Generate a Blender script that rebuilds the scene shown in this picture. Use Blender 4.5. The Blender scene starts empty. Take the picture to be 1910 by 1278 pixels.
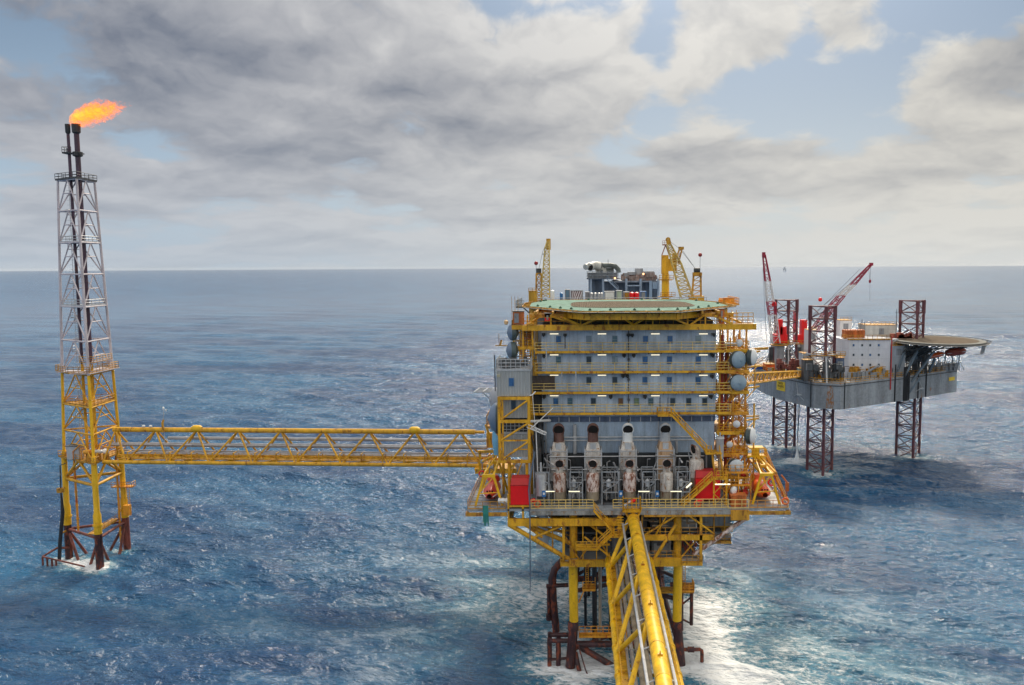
import bpy, math, random
import numpy as np
from mathutils import Vector, Matrix, Euler
random.seed(7)
R = math.radians
scene = bpy.context.scene
col = scene.collection

# ------------------------------------------------------------------ camera
CAMH, FPX, CX, CY = 63.0, 1530.0, 1082.0, 639.0
PITCH, ROLL = R(5.27), R(-0.3)
cam_d = bpy.data.cameras.new("camera")
cam = bpy.data.objects.new("camera", cam_d); col.objects.link(cam)
cam_d.sensor_width = 36.0
cam_d.lens = FPX / 1910 * 36
cam_d.shift_x = -(CX - 955) / 1910
cam_d.clip_start, cam_d.clip_end = 1.0, 200000.0
CROT = Matrix.Rotation(math.pi / 2 - PITCH, 3, 'X') @ Matrix.Rotation(ROLL, 3, 'Z')
cam.matrix_world = Matrix.Translation((0, 0, CAMH)) @ CROT.to_4x4()
scene.camera = cam

def at(px, py, Y):
    """the point of the vertical plane y = Y that the photograph shows at (px, py)"""
    d = CROT @ Vector((px - CX, -(py - CY), -FPX))
    return Vector((0, 0, CAMH)) + d * (Y / d.y)

# ------------------------------------------------------------------ exposure
scene.view_settings.view_transform = 'Standard'
scene.view_settings.look = 'None'
scene.view_settings.exposure = 0.98
scene.view_settings.gamma = 1.0
scene.view_settings.use_curve_mapping = False

# ------------------------------------------------------------------ sun
SUN_AZ, SUN_EL = R(10), R(42)          # azimuth from +Y towards +X
sun_d = bpy.data.lights.new("sun", 'SUN')
sun_d.energy, sun_d.angle, sun_d.color = 1.8, R(9), (1.0, 0.87, 0.70)
sun = bpy.data.objects.new("sun", sun_d); col.objects.link(sun)
sv = Vector((math.sin(SUN_AZ) * math.cos(SUN_EL), math.cos(SUN_AZ) * math.cos(SUN_EL), math.sin(SUN_EL)))
sun.rotation_euler = sv.to_track_quat('Z', 'Y').to_euler()
sun.location = sv * 300

# ------------------------------------------------------------------ node helper
class NT:
    def __init__(s, tree): s.t = tree; s.n = tree.nodes; s.l = tree.links
    def node(s, kind, **kw):
        n = s.n.new(kind)
        for k, v in kw.items(): setattr(n, k, v)
        return n
    def put(s, sock, v):
        if v is None: return
        if isinstance(v, bpy.types.NodeSocket): s.l.new(v, sock)
        else: sock.default_value = v
    def m(s, op, a, b=None, c=None, clamp=False):
        n = s.node('ShaderNodeMath', operation=op, use_clamp=clamp)
        s.put(n.inputs[0], a); s.put(n.inputs[1], b); s.put(n.inputs[2], c)
        return n.outputs[0]
    def vm(s, op, a, b=None):
        n = s.node('ShaderNodeVectorMath', operation=op)
        s.put(n.inputs[0], a)
        if b is not None:
            if op == 'SCALE': s.put(n.inputs['Scale'], b)
            else: s.put(n.inputs[1], b)
        return n.outputs['Value'] if op in ('LENGTH', 'DOT_PRODUCT', 'DISTANCE') else n.outputs[0]
    def noise(s, vec, scale, detail=4, rough=.55, dist=0, out=0):
        n = s.node('ShaderNodeTexNoise'); s.put(n.inputs['Vector'], vec)
        n.inputs['Scale'].default_value = scale; n.inputs['Detail'].default_value = detail
        n.inputs['Roughness'].default_value = rough; n.inputs['Distortion'].default_value = dist
        return n.outputs[out]
    def ramp(s, v, a, b, lo=0., hi=1., smooth=True):
        n = s.node('ShaderNodeMapRange', interpolation_type='SMOOTHSTEP' if smooth else 'LINEAR')
        s.put(n.inputs[0], v); s.put(n.inputs[1], a); s.put(n.inputs[2], b)
        s.put(n.inputs[3], lo); s.put(n.inputs[4], hi)
        return n.outputs[0]
    def mix(s, f, a, b, mode='MIX'):
        n = s.node('ShaderNodeMix', data_type='RGBA', blend_type=mode)
        s.put(n.inputs[0], f)
        for i, v in ((6, a), (7, b)):
            if isinstance(v, tuple): v = (*v[:3], 1)
            s.put(n.inputs[i], v)
        return n.outputs[2]
    def comb(s, x, y, z=0.):
        n = s.node('ShaderNodeCombineXYZ'); s.put(n.inputs[0], x); s.put(n.inputs[1], y); s.put(n.inputs[2], z)
        return n.outputs[0]
    def sep(s, v):
        n = s.node('ShaderNodeSeparateXYZ'); s.put(n.inputs[0], v); return n.outputs

# ------------------------------------------------------------------ world: sky texture + procedural clouds
world = bpy.data.worlds.new("World"); scene.world = world; world.use_nodes = True
T = NT(world.node_tree); T.n.clear()
tc = T.node('ShaderNodeTexCoord')
x, y, z = T.sep(tc.outputs['Generated'])
az = T.m('ARCTAN2', x, y)
hyp = T.m('SQRT', T.m('ADD', T.m('MULTIPLY', x, x), T.m('MULTIPLY', y, y)))
el = T.m('ARCTAN2', z, hyp)
elp = T.m('MAXIMUM', el, 0.0)
sky = T.node('ShaderNodeTexSky', sky_type='NISHITA', sun_disc=False)
sky.sun_elevation, sky.sun_rotation = SUN_EL, SUN_AZ
sky.air_density, sky.dust_density, sky.ozone_density = 1.0, 2.0, 1.5
# cloud coordinates: a flat deck seen in perspective
cu = T.m('MULTIPLY', az, 3.1); cv = T.m('MULTIPLY', T.m('LOGARITHM', T.m('ADD', elp, .085), math.e), 1.55)
P0 = T.comb(cu, cv, 0.0)
warp = T.vm('SCALE', T.vm('SUBTRACT', T.noise(P0, 1.8, 4, .6, 0, 1), (.5, .5, .5)), 0.40)
P1 = T.vm('ADD', P0, warp)
n1 = T.noise(P1, 2.0, 10, .54)
n2 = T.noise(T.vm('ADD', P1, (7.3, 2.1, 4.0)), 5.0, 7, .58)
n3 = T.noise(T.vm('ADD', P1, (.0, .10, 0.0)), 2.0, 8, .52)      # towards the sun: for lit edges
AE = T.comb(az, el, 0.)
def ae(px, py):
    d = CROT @ Vector((px - CX, -(py - CY), -FPX)); d.normalize()
    return math.atan2(d.x, d.y), math.asin(d.z)
def blobs(lst):
    tot = None
    for (px, py, rx, ry, a) in lst:
        c = ae(px, py)
        v = T.vm('MULTIPLY', T.vm('SUBTRACT', AE, (c[0], c[1], 0.)), (FPX / rx, FPX / ry, 0.))
        g = T.m('MULTIPLY', T.m('EXPONENT', T.m('MULTIPLY', T.vm('DOT_PRODUCT', v, v), -1.0)), a)
        tot = g if tot is None else T.m('ADD', tot, g)
    return tot
cover = blobs([(1480, 205, 210, 85, -.52), (1225, 120, 50, 110, -.36), (1690, 70, 120, 90, -.36), (1190, 235, 90, 60, -.40),
               (1010, 12, 110, 24, -.35), (1130, 285, 60, 30, -.28), (35, 95, 110, 60, -.25), (310, 296, 80, 12, -.18), (1010, 300, 60, 14, -.15),
               (20, 330, 110, 36, -.24), (1500, 60, 40, 50, -.3), (1880, 10, 90, 30, -.3), (1860, 340, 60, 16, -.12), (520, 455, 500, 22, -.05),
               (200, 420, 260, 30, -.03), (980, 350, 90, 12, -.16),
               (1360, 70, 95, 60, .46), (1580, 60, 70, 40, .34), (1260, 150, 40, 60, .2), (1420, 290, 260, 45, .30), (1790, 230, 130, 80, .30), (1100, 190, 80, 80, .22),
               (1200, 320, 130, 40, .22), (700, 150, 500, 130, .25)])
back = T.ramp(T.m('ABSOLUTE', az), .85, 1.6)                          # unseen sky behind the viewer, brightened as fill for front faces
high = T.m('MAXIMUM', T.ramp(el, .34, .62), T.m('MULTIPLY', back, .8))                                        # unseen sky overhead, closed and brightened as added fill
dens = T.m('ADD', T.m('ADD', T.m('MULTIPLY', T.m('SUBTRACT', n1, .5), 1.55), T.m('MULTIPLY', T.m('SUBTRACT', n2, .5), .42)), T.m('ADD', T.m('MULTIPLY', cover, .82), T.m('MULTIPLY_ADD', high, .35, .69)))
alpha = T.ramp(dens, .45, .67)
shade = blobs([(330, 175, 330, 75, -.34), (120, 60, 160, 120, -.34), (830, 245, 210, 40, -.34), (520, 290, 190, 28, -.34), (800, 165, 150, 30, -.22), (250, 30, 400, 60, -.2),
               (1885, 105, 75, 50, -.55), (1150, 335, 90, 28, -.3), (1370, 285, 130, 20, -.28), (1720, 315, 140, 22, -.3), (1350, 350, 150, 18, -.22), (640, 355, 90, 16, -.25),
               (1000, 210, 90, 60, -.1), (300, 340, 120, 20, -.14), (900, 400, 260, 20, -.12),
               (1060, 110, 110, 90, .2), (1500, 430, 600, 60, .32), (1370, 60, 90, 50, .2), (860, 60, 220, 70, .10), (1500, 235, 300, 16, .2), (400, 210, 120, 30, .12),
               (600, 200, 150, 40, .08), (1100, 300, 160, 16, .15), (1650, 190, 120, 40, .12), (500, 260, 60, 16, .12), (330, 430, 400, 60, .06)])
lit = T.m('MULTIPLY', T.m('SUBTRACT', n1, n3), 2.2)
sh = T.m('ADD', T.m('ADD', T.m('ADD', T.m('MULTIPLY', T.m('SUBTRACT', n2, .5), .42), T.m('MULTIPLY', high, .75)), T.m('MULTIPLY_ADD', shade, 1.05, .73)), lit, clamp=False)
sh = T.m('SUBTRACT', sh, T.m('MULTIPLY', T.m('SUBTRACT', dens, .8), .25))
shc = T.ramp(sh, 0.05, 1.0, 0, 1, False)
side = T.ramp(az, -.6, .5)                                         # the air is warmer and lighter towards the sun
hi = T.mix(side, (2.85, 2.88, 3.0), (3.45, 3.32, 3.05))
lo = T.mix(side, (.95, 1.08, 1.38), (1.35, 1.42, 1.55))
cloudc = T.vm('SCALE', T.mix(shc, lo, hi), T.m('ADD', 1.0, T.m('MULTIPLY', T.m('MAXIMUM', back, T.ramp(el, .34, .62)), .55)))
skyc = T.mix(.88, sky.outputs[0], T.mix(T.ramp(elp, 0, .30), T.mix(side, (1.75, 2.4, 3.1), (1.95, 2.3, 2.6)), (.66, 1.06, 1.55)))
skyt = T.mix(alpha, skyc, cloudc)
hz = T.m('EXPONENT', T.m('MULTIPLY', elp, -14.0))
hzc = T.mix(side, (2.35, 2.75, 3.2), (3.7, 3.75, 3.65))
skyt = T.mix(T.m('MULTIPLY', hz, .80), skyt, hzc)
sdir = (math.sin(SUN_AZ) * math.cos(SUN_EL), math.cos(SUN_AZ) * math.cos(SUN_EL), math.sin(SUN_EL))
cosang = T.vm('DOT_PRODUCT', T.vm('NORMALIZE', tc.outputs['Generated']), sdir)
glow = T.m('EXPONENT', T.m('MULTIPLY', T.m('SUBTRACT', cosang, 1.0), 24.0))      # added glow round the out-of-view sun, for sheen on the sea
skyt = T.vm('SCALE', skyt, T.m('MULTIPLY_ADD', glow, 3.2, 1.0))
bg = T.node('ShaderNodeBackground'); T.put(bg.inputs[0], skyt); bg.inputs[1].default_value = 0.10
wo = T.node('ShaderNodeOutputWorld'); T.l.new(bg.outputs[0], wo.inputs[0])
world.cycles.sampling_method = 'MANUAL'; world.cycles.sample_map_resolution = 512
scene.cycles.max_bounces = 6
scene.cycles.caustics_reflective = False; scene.cycles.caustics_refractive = False

# ------------------------------------------------------------------ materials
MATS = {}
def mat(name, c, rough=.5, metal=0., var=.18, scale=.8, rust=0., rustc=(.16, .055, .02), ribs=None, panel=None, spec=.4, bump=.0, streak=.25, emit=None):
    if name in MATS: return MATS[name]
    mt = bpy.data.materials.new(name); mt.use_nodes = True
    T = NT(mt.node_tree); T.n.clear()
    b = T.node('ShaderNodeBsdfPrincipled'); o = T.node('ShaderNodeOutputMaterial'); T.l.new(b.outputs[0], o.inputs[0])
    g = T.node('ShaderNodeNewGeometry'); p = g.outputs['Position']
    sx, sy, sz = T.sep(p)
    ps = T.comb(sx, sy, T.m('MULTIPLY', sz, streak))
    nz = T.noise(ps, scale, 6, .65)
    fine = T.noise(p, scale * 6, 3, .6)
    f = T.ramp(T.m('ADD', T.m('MULTIPLY', nz, .75), T.m('MULTIPLY', fine, .25)), .30, .70)
    dark = tuple(v * (1 - var * 1.6) for v in c); lite = tuple(min(1, v * (1 + var * .6)) for v in c)
    cc = T.mix(f, dark, lite)
    if panel:                                            # seams of plate work: (spacing x, spacing z)
        def seam(v, w):
            a = T.m('ABSOLUTE', T.m('SUBTRACT', T.m('FRACT', T.m('DIVIDE', v, w)), .5))
            return T.m('GREATER_THAN', a, .5 - .045 / w)
        s = T.m('MAXIMUM', seam(T.m('ADD', sx, sy), panel[0]), seam(sz, panel[1]))
        cell = T.comb(T.m('FLOOR', T.m('DIVIDE', T.m('ADD', sx, sy), panel[0])), T.m('FLOOR', T.m('DIVIDE', sz, panel[1])), 0.)
        wn = T.node('ShaderNodeTexWhiteNoise'); T.put(wn.inputs['Vector'], cell)
        cc = T.mix(T.m('MULTIPLY', wn.outputs['Value'], .22), cc, tuple(v * .72 for v in c))
        cc = T.mix(T.m('MULTIPLY', s, .45), cc, tuple(v * .5 for v in c))
    if rust > 0:
        rz = T.noise(T.vm('ADD', T.comb(sx, sy, T.m('MULTIPLY', sz, .45)), (31., 5., 9.)), scale * 1.7, 8, .7)
        rm = T.ramp(rz, .68 - rust * .35, .76 - rust * .30)
        cc = T.mix(rm, cc, T.mix(fine, tuple(v * .6 for v in rustc), tuple(v * 1.5 for v in rustc)))
        T.put(b.inputs['Roughness'], T.ramp(rm, 0, 1, rough, .85, False))
    else:
        T.put(b.inputs['Roughness'], T.ramp(fine, 0, 1, max(.03, rough - .12), min(1, rough + .12), False))
    T.put(b.inputs['Base Color'], cc)
    b.inputs['Metallic'].default_value = metal
    b.inputs['Specular IOR Level'].default_value = spec
    if ribs or bump:
        bp = T.node('ShaderNodeBump'); bp.inputs['Strength'].default_value = .8
        if ribs:
            hgt = T.m('ABSOLUTE', T.m('SUBTRACT', T.m('FRACT', T.m('DIVIDE', T.m('ADD', sx, T.m('MULTIPLY', sy, 1.01)), ribs)), .5))
            hgt = T.ramp(hgt, .18, .30); bp.inputs['Distance'].default_value = .12
            T.put(b.inputs['Base Color'], T.mix(T.m('MULTIPLY', hgt, .30), cc, tuple(v * .6 for v in c)))
        else:
            hgt = T.noise(p, 5, 5, .6); bp.inputs['Distance'].default_value = bump
        T.put(bp.inputs['Height'], hgt); T.l.new(bp.outputs[0], b.inputs['Normal'])
    if emit:
        b.inputs['Emission Color'].default_value = (*emit[0], 1); b.inputs['Emission Strength'].default_value = emit[1]
    MATS[name] = mt
    return mt

YEL = mat('yellow_paint', (.76, .40, .018), .45, var=.28, rust=.42, rustc=(.30, .11, .02))
YELD = mat('weathered_yellow_paint', (.60, .30, .025), .55, var=.3, rust=.5, rustc=(.20, .08, .02))
YELB = mat('bright_yellow_paint', (.86, .50, .012), .42, var=.22, rust=.30, rustc=(.42, .20, .03))
ORA = mat('orange_yellow_paint', (.80, .36, .03), .45, var=.28, rust=.45, rustc=(.42, .09, .02))
WALL = mat('pale_blue_wall_panels', (.46, .56, .68), .5, var=.24, panel=(1.22, 6.8), rust=.10, rustc=(.25, .24, .22))
WALLD = mat('grey_blue_lower_wall', (.42, .54, .68), .55, var=.26, panel=(2.4, 4.4), rust=.08)
BAND = mat('dark_blue_steel_band', (.09, .13, .22), .5, var=.3)
GREY = mat('grey_steel', (.30, .32, .34), .5, var=.25, rust=.12)
LGREY = mat('light_grey_steel', (.52, .54, .56), .4, var=.2, rust=.1, metal=.2)
PIPE = mat('galvanised_pipe', (.46, .46, .47), .32, var=.2, metal=.6)
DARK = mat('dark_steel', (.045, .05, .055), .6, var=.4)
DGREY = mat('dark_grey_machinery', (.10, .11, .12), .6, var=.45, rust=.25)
BLACKO = mat('black_opening', (.012, .010, .010), .9, var=.2)  # flat near-black for pipe mouths and portlights
CLAD = mat('grey_corrugated_cladding', (.40, .42, .42), .55, var=.15, ribs=.42, rust=.05)
GREEN = mat('pale_green_deck_paint', (.19, .31, .25), .9, var=.3, rust=.10, rustc=(.10, .14, .11), spec=.1)
NETM = mat('sisal_landing_net', (.30, .24, .18), .95, var=.35, scale=4, spec=.05)
NETG = mat('safety_net_mesh', (.17, .17, .15), .8, var=.3)
RED = mat('red_paint', (.82, .010, .012), .4, var=.1)
REDO = mat('orange_red_hull', (.88, .13, .015), .30, var=.22, scale=1.2, rust=.22, rustc=(.85, .45, .25))
WHITE = mat('white_paint', (.78, .79, .78), .4, var=.1, rust=.05)
CREAM = mat('white_deckhouse_plate', (.66, .68, .72), .5, var=.1, panel=(3.2, 3.1), rust=.05)
CREAMD = mat('grey_shade_deckhouse_plate', (.42, .46, .50), .5, var=.15, panel=(3.2, 3.1), rust=.06)  # greyed copy of the white plate; also paints the deckhouse's shaded side
HULL = mat('grey_hull_plate', (.32, .345, .37), .5, var=.34, panel=(6, 3.9), rust=.24, rustc=(.28, .12, .05), scale=.22, streak=.12)
RUSTR = mat('rust_red_bracing', (.24, .065, .045), .5, var=.45, rust=.5, rustc=(.09, .035, .03))
LEG = mat('purple_brown_leg_paint', (.14, .050, .062), .5, var=.35, rust=.35, rustc=(.22, .07, .05))
MAROON = mat('maroon_boom_paint', (.36, .02, .05), .45, var=.2)
WBOOM = mat('white_boom_paint', (.70, .68, .66), .5, var=.2)
SPLASH = mat('rusty_splash_zone_coating', (.055, .022, .026), .45, var=.5, rust=.5, rustc=(.20, .05, .025))
BLACKP = mat('black_riser_coating', (.02, .022, .028), .45, var=.4, rust=.1)
PURP = mat('dark_purple_flare_pipe', (.08, .045, .075), .45, var=.4, rust=.25)
WTOW = mat('pale_mauve_tower_paint', (.58, .53, .56), .5, var=.22, rust=.22, rustc=(.32, .17, .14))
DISHS = mat('slate_blue_dish', (.15, .21, .30), .4, var=.15)
RAILP = mat('pale_yellow_railing', (.82, .60, .20), .5, var=.2, rust=.2)
BROWNC = mat('dark_brown_cowl', (.16, .085, .07), .55, var=.4, rust=.3, rustc=(.28, .16, .12))
DISH = mat('blue_grey_dish', (.27, .36, .43), .38, var=.12)
DISHW = mat('white_radome', (.74, .76, .76), .35, var=.08)
BLUE = mat('blue_paint', (.03, .16, .42), .4, var=.2)
TARP = mat('light_blue_tarpaulin', (.18, .45, .68), .6, var=.2)
TEAL = mat('teal_netting', (.03, .22, .19), .7, var=.3)
STACKM = mat('stained_exhaust_cladding', (.68, .63, .57), .5, var=.38, rust=.42, rustc=(.28, .15, .07), panel=(1.0, 1.1), metal=.1, scale=1.1)
STACKR = mat('scorched_exhaust_cladding', (.70, .58, .52), .5, var=.35, rust=.66, rustc=(.20, .075, .04), scale=1.1)
STACKB = mat('tan_exhaust_base', (.30, .25, .18), .55, var=.3, rust=.3)
LAMPG = mat('glowing_tube', (.9, .88, .75), .5, var=0, emit=((1.0, .86, .58), .5))
LAMPG2 = mat('glowing_tube_warm', (.9, .88, .75), .5, var=0, emit=((1.0, .86, .52), .7))
def glass(n, c): return mat(n, c, .12, var=.3, scale=2.5, spec=.8)
G_BLUE = glass('blue_window_blind', (.035, .13, .33)); G_DARK = glass('dark_window', (.03, .05, .07)); G_TEAL = glass('teal_window', (.08, .17, .22))
G_BROWN = glass('window_with_brown_curtain', (.22, .10, .03)); G_PALE = glass('pale_window', (.26, .34, .38)); G_GREEN = glass('greenish_window', (.22, .30, .16))
FRAME = mat('window_frame_paint', (.20, .27, .34), .5, var=.1)
PLATE = mat('yellow_sign_plate', (.80, .55, .03), .5, var=.08)
INK = mat('brown_lettering', (.16, .08, .02), .6, var=.05)
ORING = mat('orange_lifebuoy', (.85, .12, .03), .5, var=.1)
STRIPE_M = mat('stripe_white', (.72, .70, .70), .5, var=.1); STRIPE_D = mat('stripe_dark_red', (.13, .03, .05), .5, var=.1)

# ------------------------------------------------------------------ mesh helper
def wloc(o):
    v = Vector(o.location) if o else Vector((0, 0, 0))
    return v + wloc(o.parent) if (o and o.parent) else v

# meshes whose separate pieces each become a part of their own
EACH = {'underdeck_braces': 'underdeck_brace', 'frame': 'frame', 'trim': 'trim_strip', 'roof_railing': 'roof_railing', 'band_stiffeners': 'stiffener', 'horizontal_beams': 'horizontal_beam', 'front_truss': 'truss_member', 'pipe_supports': 'pipe_support', 'support_legs': 'support_leg', 'stair_flights': 'stair_run',
        'louvre_panels': 'louvre_panel', 'jack_motors': 'jack_motor', 'pumps': 'pump', 'panel_joints': 'panel_joint', 'deck_beams': 'deck_beam', 'edge_girders': 'edge_girder', 'stair_landings': 'stair_landing', 'rooftop_boxes': 'rooftop_box',
        'dark_modules': 'dark_module', 'bracket_arms': 'bracket_arm', 'lower_railings': 'lower_railing', 'jacking_frames': 'jacking_frame', 'posts': 'post', 'columns': 'column', 'walkway_levels': 'walkway_level', 'roof_units': 'roof_unit', 'hull_caissons': 'hull_caisson', 'ring_platforms': 'ring_platform', 'under_deck_beams': 'under_deck_beam', 'jack_platforms': 'jack_platform', 'deck_levels': 'deck_level', 'wall_panels': 'wall_panel', 'support_struts': 'support_strut'}

class MB:
    def __init__(s): s.v = []; s.f = []
    def add(s, vs, fs):
        b = len(s.v); s.v += [tuple(q) for q in vs]; s.f += [tuple(b + i for i in f) for f in fs]; return s
    def box(s, x0, x1, y0, y1, z0, z1):
        x0, x1 = sorted((x0, x1)); y0, y1 = sorted((y0, y1)); z0, z1 = sorted((z0, z1))
        return s.add([(x0, y0, z0), (x1, y0, z0), (x1, y1, z0), (x0, y1, z0), (x0, y0, z1), (x1, y0, z1), (x1, y1, z1), (x0, y1, z1)],
                     [(0, 3, 2, 1), (4, 5, 6, 7), (0, 1, 5, 4), (1, 2, 6, 5), (2, 3, 7, 6), (3, 0, 4, 7)])
    def frame(s, d):
        d = d.normalized(); up = Vector((0, 0, 1)) if abs(d.z) < .95 else Vector((0, 1, 0))
        a = d.cross(up).normalized(); return a, a.cross(d).normalized()
    def beam(s, p, q, w, h=None):
        p, q = Vector(p), Vector(q); h = h or w
        a, b = s.frame(q - p); a *= w / 2; b *= h / 2
        vs = [c + i * a + j * b for c in (p, q) for i, j in ((-1, -1), (1, -1), (1, 1), (-1, 1))]
        return s.add(vs, [(0, 1, 2, 3), (7, 6, 5, 4), (0, 4, 5, 1), (1, 5, 6, 2), (2, 6, 7, 3), (3, 7, 4, 0)])
    def tube(s, p, q, r, n=6, r2=None, cap=True):
        p, q = Vector(p), Vector(q); r2 = r if r2 is None else r2
        a, b = s.frame(q - p)
        vs = [c + rr * (math.cos(t) * a + math.sin(t) * b) for c, rr in ((p, r), (q, r2)) for t in [2 * math.pi * i / n for i in range(n)]]
        fs = [(i, (i + 1) % n, n + (i + 1) % n, n + i) for i in range(n)]
        if cap: fs += [tuple(range(n - 1, -1, -1)), tuple(range(n, 2 * n))]
        return s.add(vs, fs)
    def sweep(s, pts, rs, n=12, cap=True):
        pts = [Vector(p) for p in pts]; rs = rs if isinstance(rs, (list, tuple)) else [rs] * len(pts)
        vs = []; a = None
        for i, p in enumerate(pts):
            d = (pts[min(i + 1, len(pts) - 1)] - pts[max(i - 1, 0)]).normalized()
            if a is None: a, b = s.frame(d)
            a = (a - d * a.dot(d)).normalized(); b = a.cross(d).normalized()
            vs += [p + rs[i] * (math.cos(t) * a + math.sin(t) * b) for t in [2 * math.pi * k / n for k in range(n)]]
        fs = [(j * n + k, j * n + (k + 1) % n, (j + 1) * n + (k + 1) % n, (j + 1) * n + k) for j in range(len(pts) - 1) for k in range(n)]
        if cap: fs += [tuple(range(n - 1, -1, -1)), tuple(range((len(pts) - 1) * n, len(pts) * n))]
        return s.add(vs, fs)
    def lathe(s, c, axis, prof, n=20):
        """prof: list of (distance along axis, radius)"""
        c = Vector(c); d = Vector(axis).normalized(); a, b = s.frame(d); vs = []
        for t, r in prof:
            vs += [c + d * t + max(r, .001) * (math.cos(w) * a + math.sin(w) * b) for w in [2 * math.pi * k / n for k in range(n)]]
        fs = [(j * n + k, j * n + (k + 1) % n, (j + 1) * n + (k + 1) % n, (j + 1) * n + k) for j in range(len(prof) - 1) for k in range(n)]
        return s.add(vs, fs)
    def prism(s, poly, z0, z1):
        n = len(poly); vs = [(x, y, z0) for x, y in poly] + [(x, y, z1) for x, y in poly]
        return s.add(vs, [tuple(range(n - 1, -1, -1)), tuple(range(n, 2 * n))] + [(i, (i + 1) % n, n + (i + 1) % n, n + i) for i in range(n)])
    def rail(s, pts, h=1.15, step=1.7, r=.045, bars=(.5, 1.0), toe=.14):
        pts = [Vector(p) for p in pts]
        for p, q in zip(pts, pts[1:]):
            L = (q - p).length; n = max(1, round(L / step))
            for i in range(n + 1):
                c = p.lerp(q, i / n); s.tube(c, c + Vector((0, 0, h)), r, 4)
            for f in bars: s.tube(p + Vector((0, 0, h * f)), q + Vector((0, 0, h * f)), r, 4)
            if toe: s.beam(p + Vector((0, 0, toe / 2 + .01)), q + Vector((0, 0, toe / 2 + .01)), .03, toe)
        return s
    def lattice(s, p, q, w0, w1, n, rc, rb, h0=None, h1=None, side=None):
        p, q = Vector(p), Vector(q); h0 = h0 or w0; h1 = h1 or w1
        d = (q - p).normalized(); a = Vector(side).normalized() if side else s.frame(d)[0]; b = a.cross(d).normalized()
        C = [[p.lerp(q, i / n) + a * (sx * (w0 + (w1 - w0) * i / n) / 2) + b * (sy * (h0 + (h1 - h0) * i / n) / 2) for i in range(n + 1)] for sx, sy in ((-1, -1), (1, -1), (1, 1), (-1, 1))]
        for c in C: s.tube(c[0], c[-1], rc, 5)
        for k in range(4):
            A, B = C[k], C[(k + 1) % 4]
            for i in range(n):
                (s.tube(A[i], B[i + 1], rb, 4) if i % 2 else s.tube(B[i], A[i + 1], rb, 4)); s.tube(A[i + 1], B[i + 1], rb, 4)
        return s
    def stair(s, p, q, w, side, rails=True):
        p, q = Vector(p), Vector(q); a = Vector(side).normalized() * w / 2
        for sg in (-1, 1): s.beam(p + a * sg, q + a * sg, .09, .30)
        n = max(3, int(abs(q.z - p.z) / .28))
        for i in range(n + 1):
            c = p.lerp(q, i / n); s.beam(c - a, c + a, .26, .05)
        return s
    def stair_rail(s, p, q, w, side, r=.045, h=1.05):
        p, q = Vector(p), Vector(q); a = Vector(side).normalized() * w / 2
        n = max(2, int((q - p).length / 1.5)); U = Vector((0, 0, h))
        for sg in (-1, 1):
            for f in (.5, 1): s.tube(p + a * sg + U * f, q + a * sg + U * f, r, 4)
            for i in range(n + 1):
                c = p.lerp(q, i / n) + a * sg; s.tube(c, c + U, r, 4)
        return s
    def islands(s):
        """the separate pieces: faces joined by points, then by touching bounds"""
        par = list(range(len(s.v)))
        def find(i):
            while par[i] != i: par[i] = par[par[i]]; i = par[i]
            return i
        for f in s.f:
            for i in f[1:]: par[find(i)] = find(f[0])
        grp = {}
        for i in range(len(s.v)): grp.setdefault(find(i), []).append(i)
        B = [[min(s.v[i][a] for i in g) - .04 for a in range(3)] + [max(s.v[i][a] for i in g) + .04 for a in range(3)] + [[g]] for g in grp.values()]
        changed = True
        while changed:
            changed = False; out = []
            for b in B:
                for o in out:
                    if all(b[a] <= o[a + 3] and o[a] <= b[a + 3] for a in range(3)):
                        for a in range(3): o[a] = min(o[a], b[a]); o[a + 3] = max(o[a + 3], b[a + 3])
                        o[6] += b[6]; changed = True; break
                else: out.append(b)
            B = out
        res = []
        for b in B:
            ids = sorted(i for g in b[6] for i in g); mp = {i: k for k, i in enumerate(ids)}; q = MB(); q.v = [s.v[i] for i in ids]; q.f = [tuple(mp[i] for i in f) for f in s.f if f[0] in mp]; res.append(q)
        return res
    def build(s, name, m, parent=None, smooth=False, label=None, split=True):
        if split and name in EACH and parent is not None:
            o = None
            for q in s.islands(): o = q.build(EACH[name], m, parent, smooth, label, False)
            return o
        off = wloc(parent)
        me = bpy.data.meshes.new(name)
        me.from_pydata([(v[0] - off.x, v[1] - off.y, v[2] - off.z) for v in s.v], [], s.f); me.update()
        me.materials.append(m)
        if smooth:
            me.shade_smooth()
            try: me.set_sharp_from_angle(angle=R(40))
            except Exception: pass
        o = bpy.data.objects.new(name, me); col.objects.link(o)
        if parent: o.parent = parent
        if label: o['label'] = label
        return o

def thing(name, label, cat, loc, group=None):
    o = bpy.data.objects.new(name, None); col.objects.link(o); o.location = loc
    o.empty_display_size = .5
    o['label'] = label; o['category'] = cat
    if group: o['group'] = group
    return o
def single(mb, name, m, label, cat, loc, group=None, smooth=False):
    """a thing that is one mesh, its origin at loc"""
    me_o = thing(name, label, cat, loc, group)
    o = mb.build(name, m, me_o, smooth); o.parent = None; o.location = loc
    for k in ('label', 'category', 'group'):
        if k in me_o: o[k] = me_o[k]
    bpy.data.objects.remove(me_o); o.name = name
    return o
def tree_copy(o, parent=None):
    c = o.copy(); col.objects.link(c); c.parent = parent
    for ch in list(o.children): tree_copy(ch, c)
    return c
def V(*a): return Vector(a)

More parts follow.
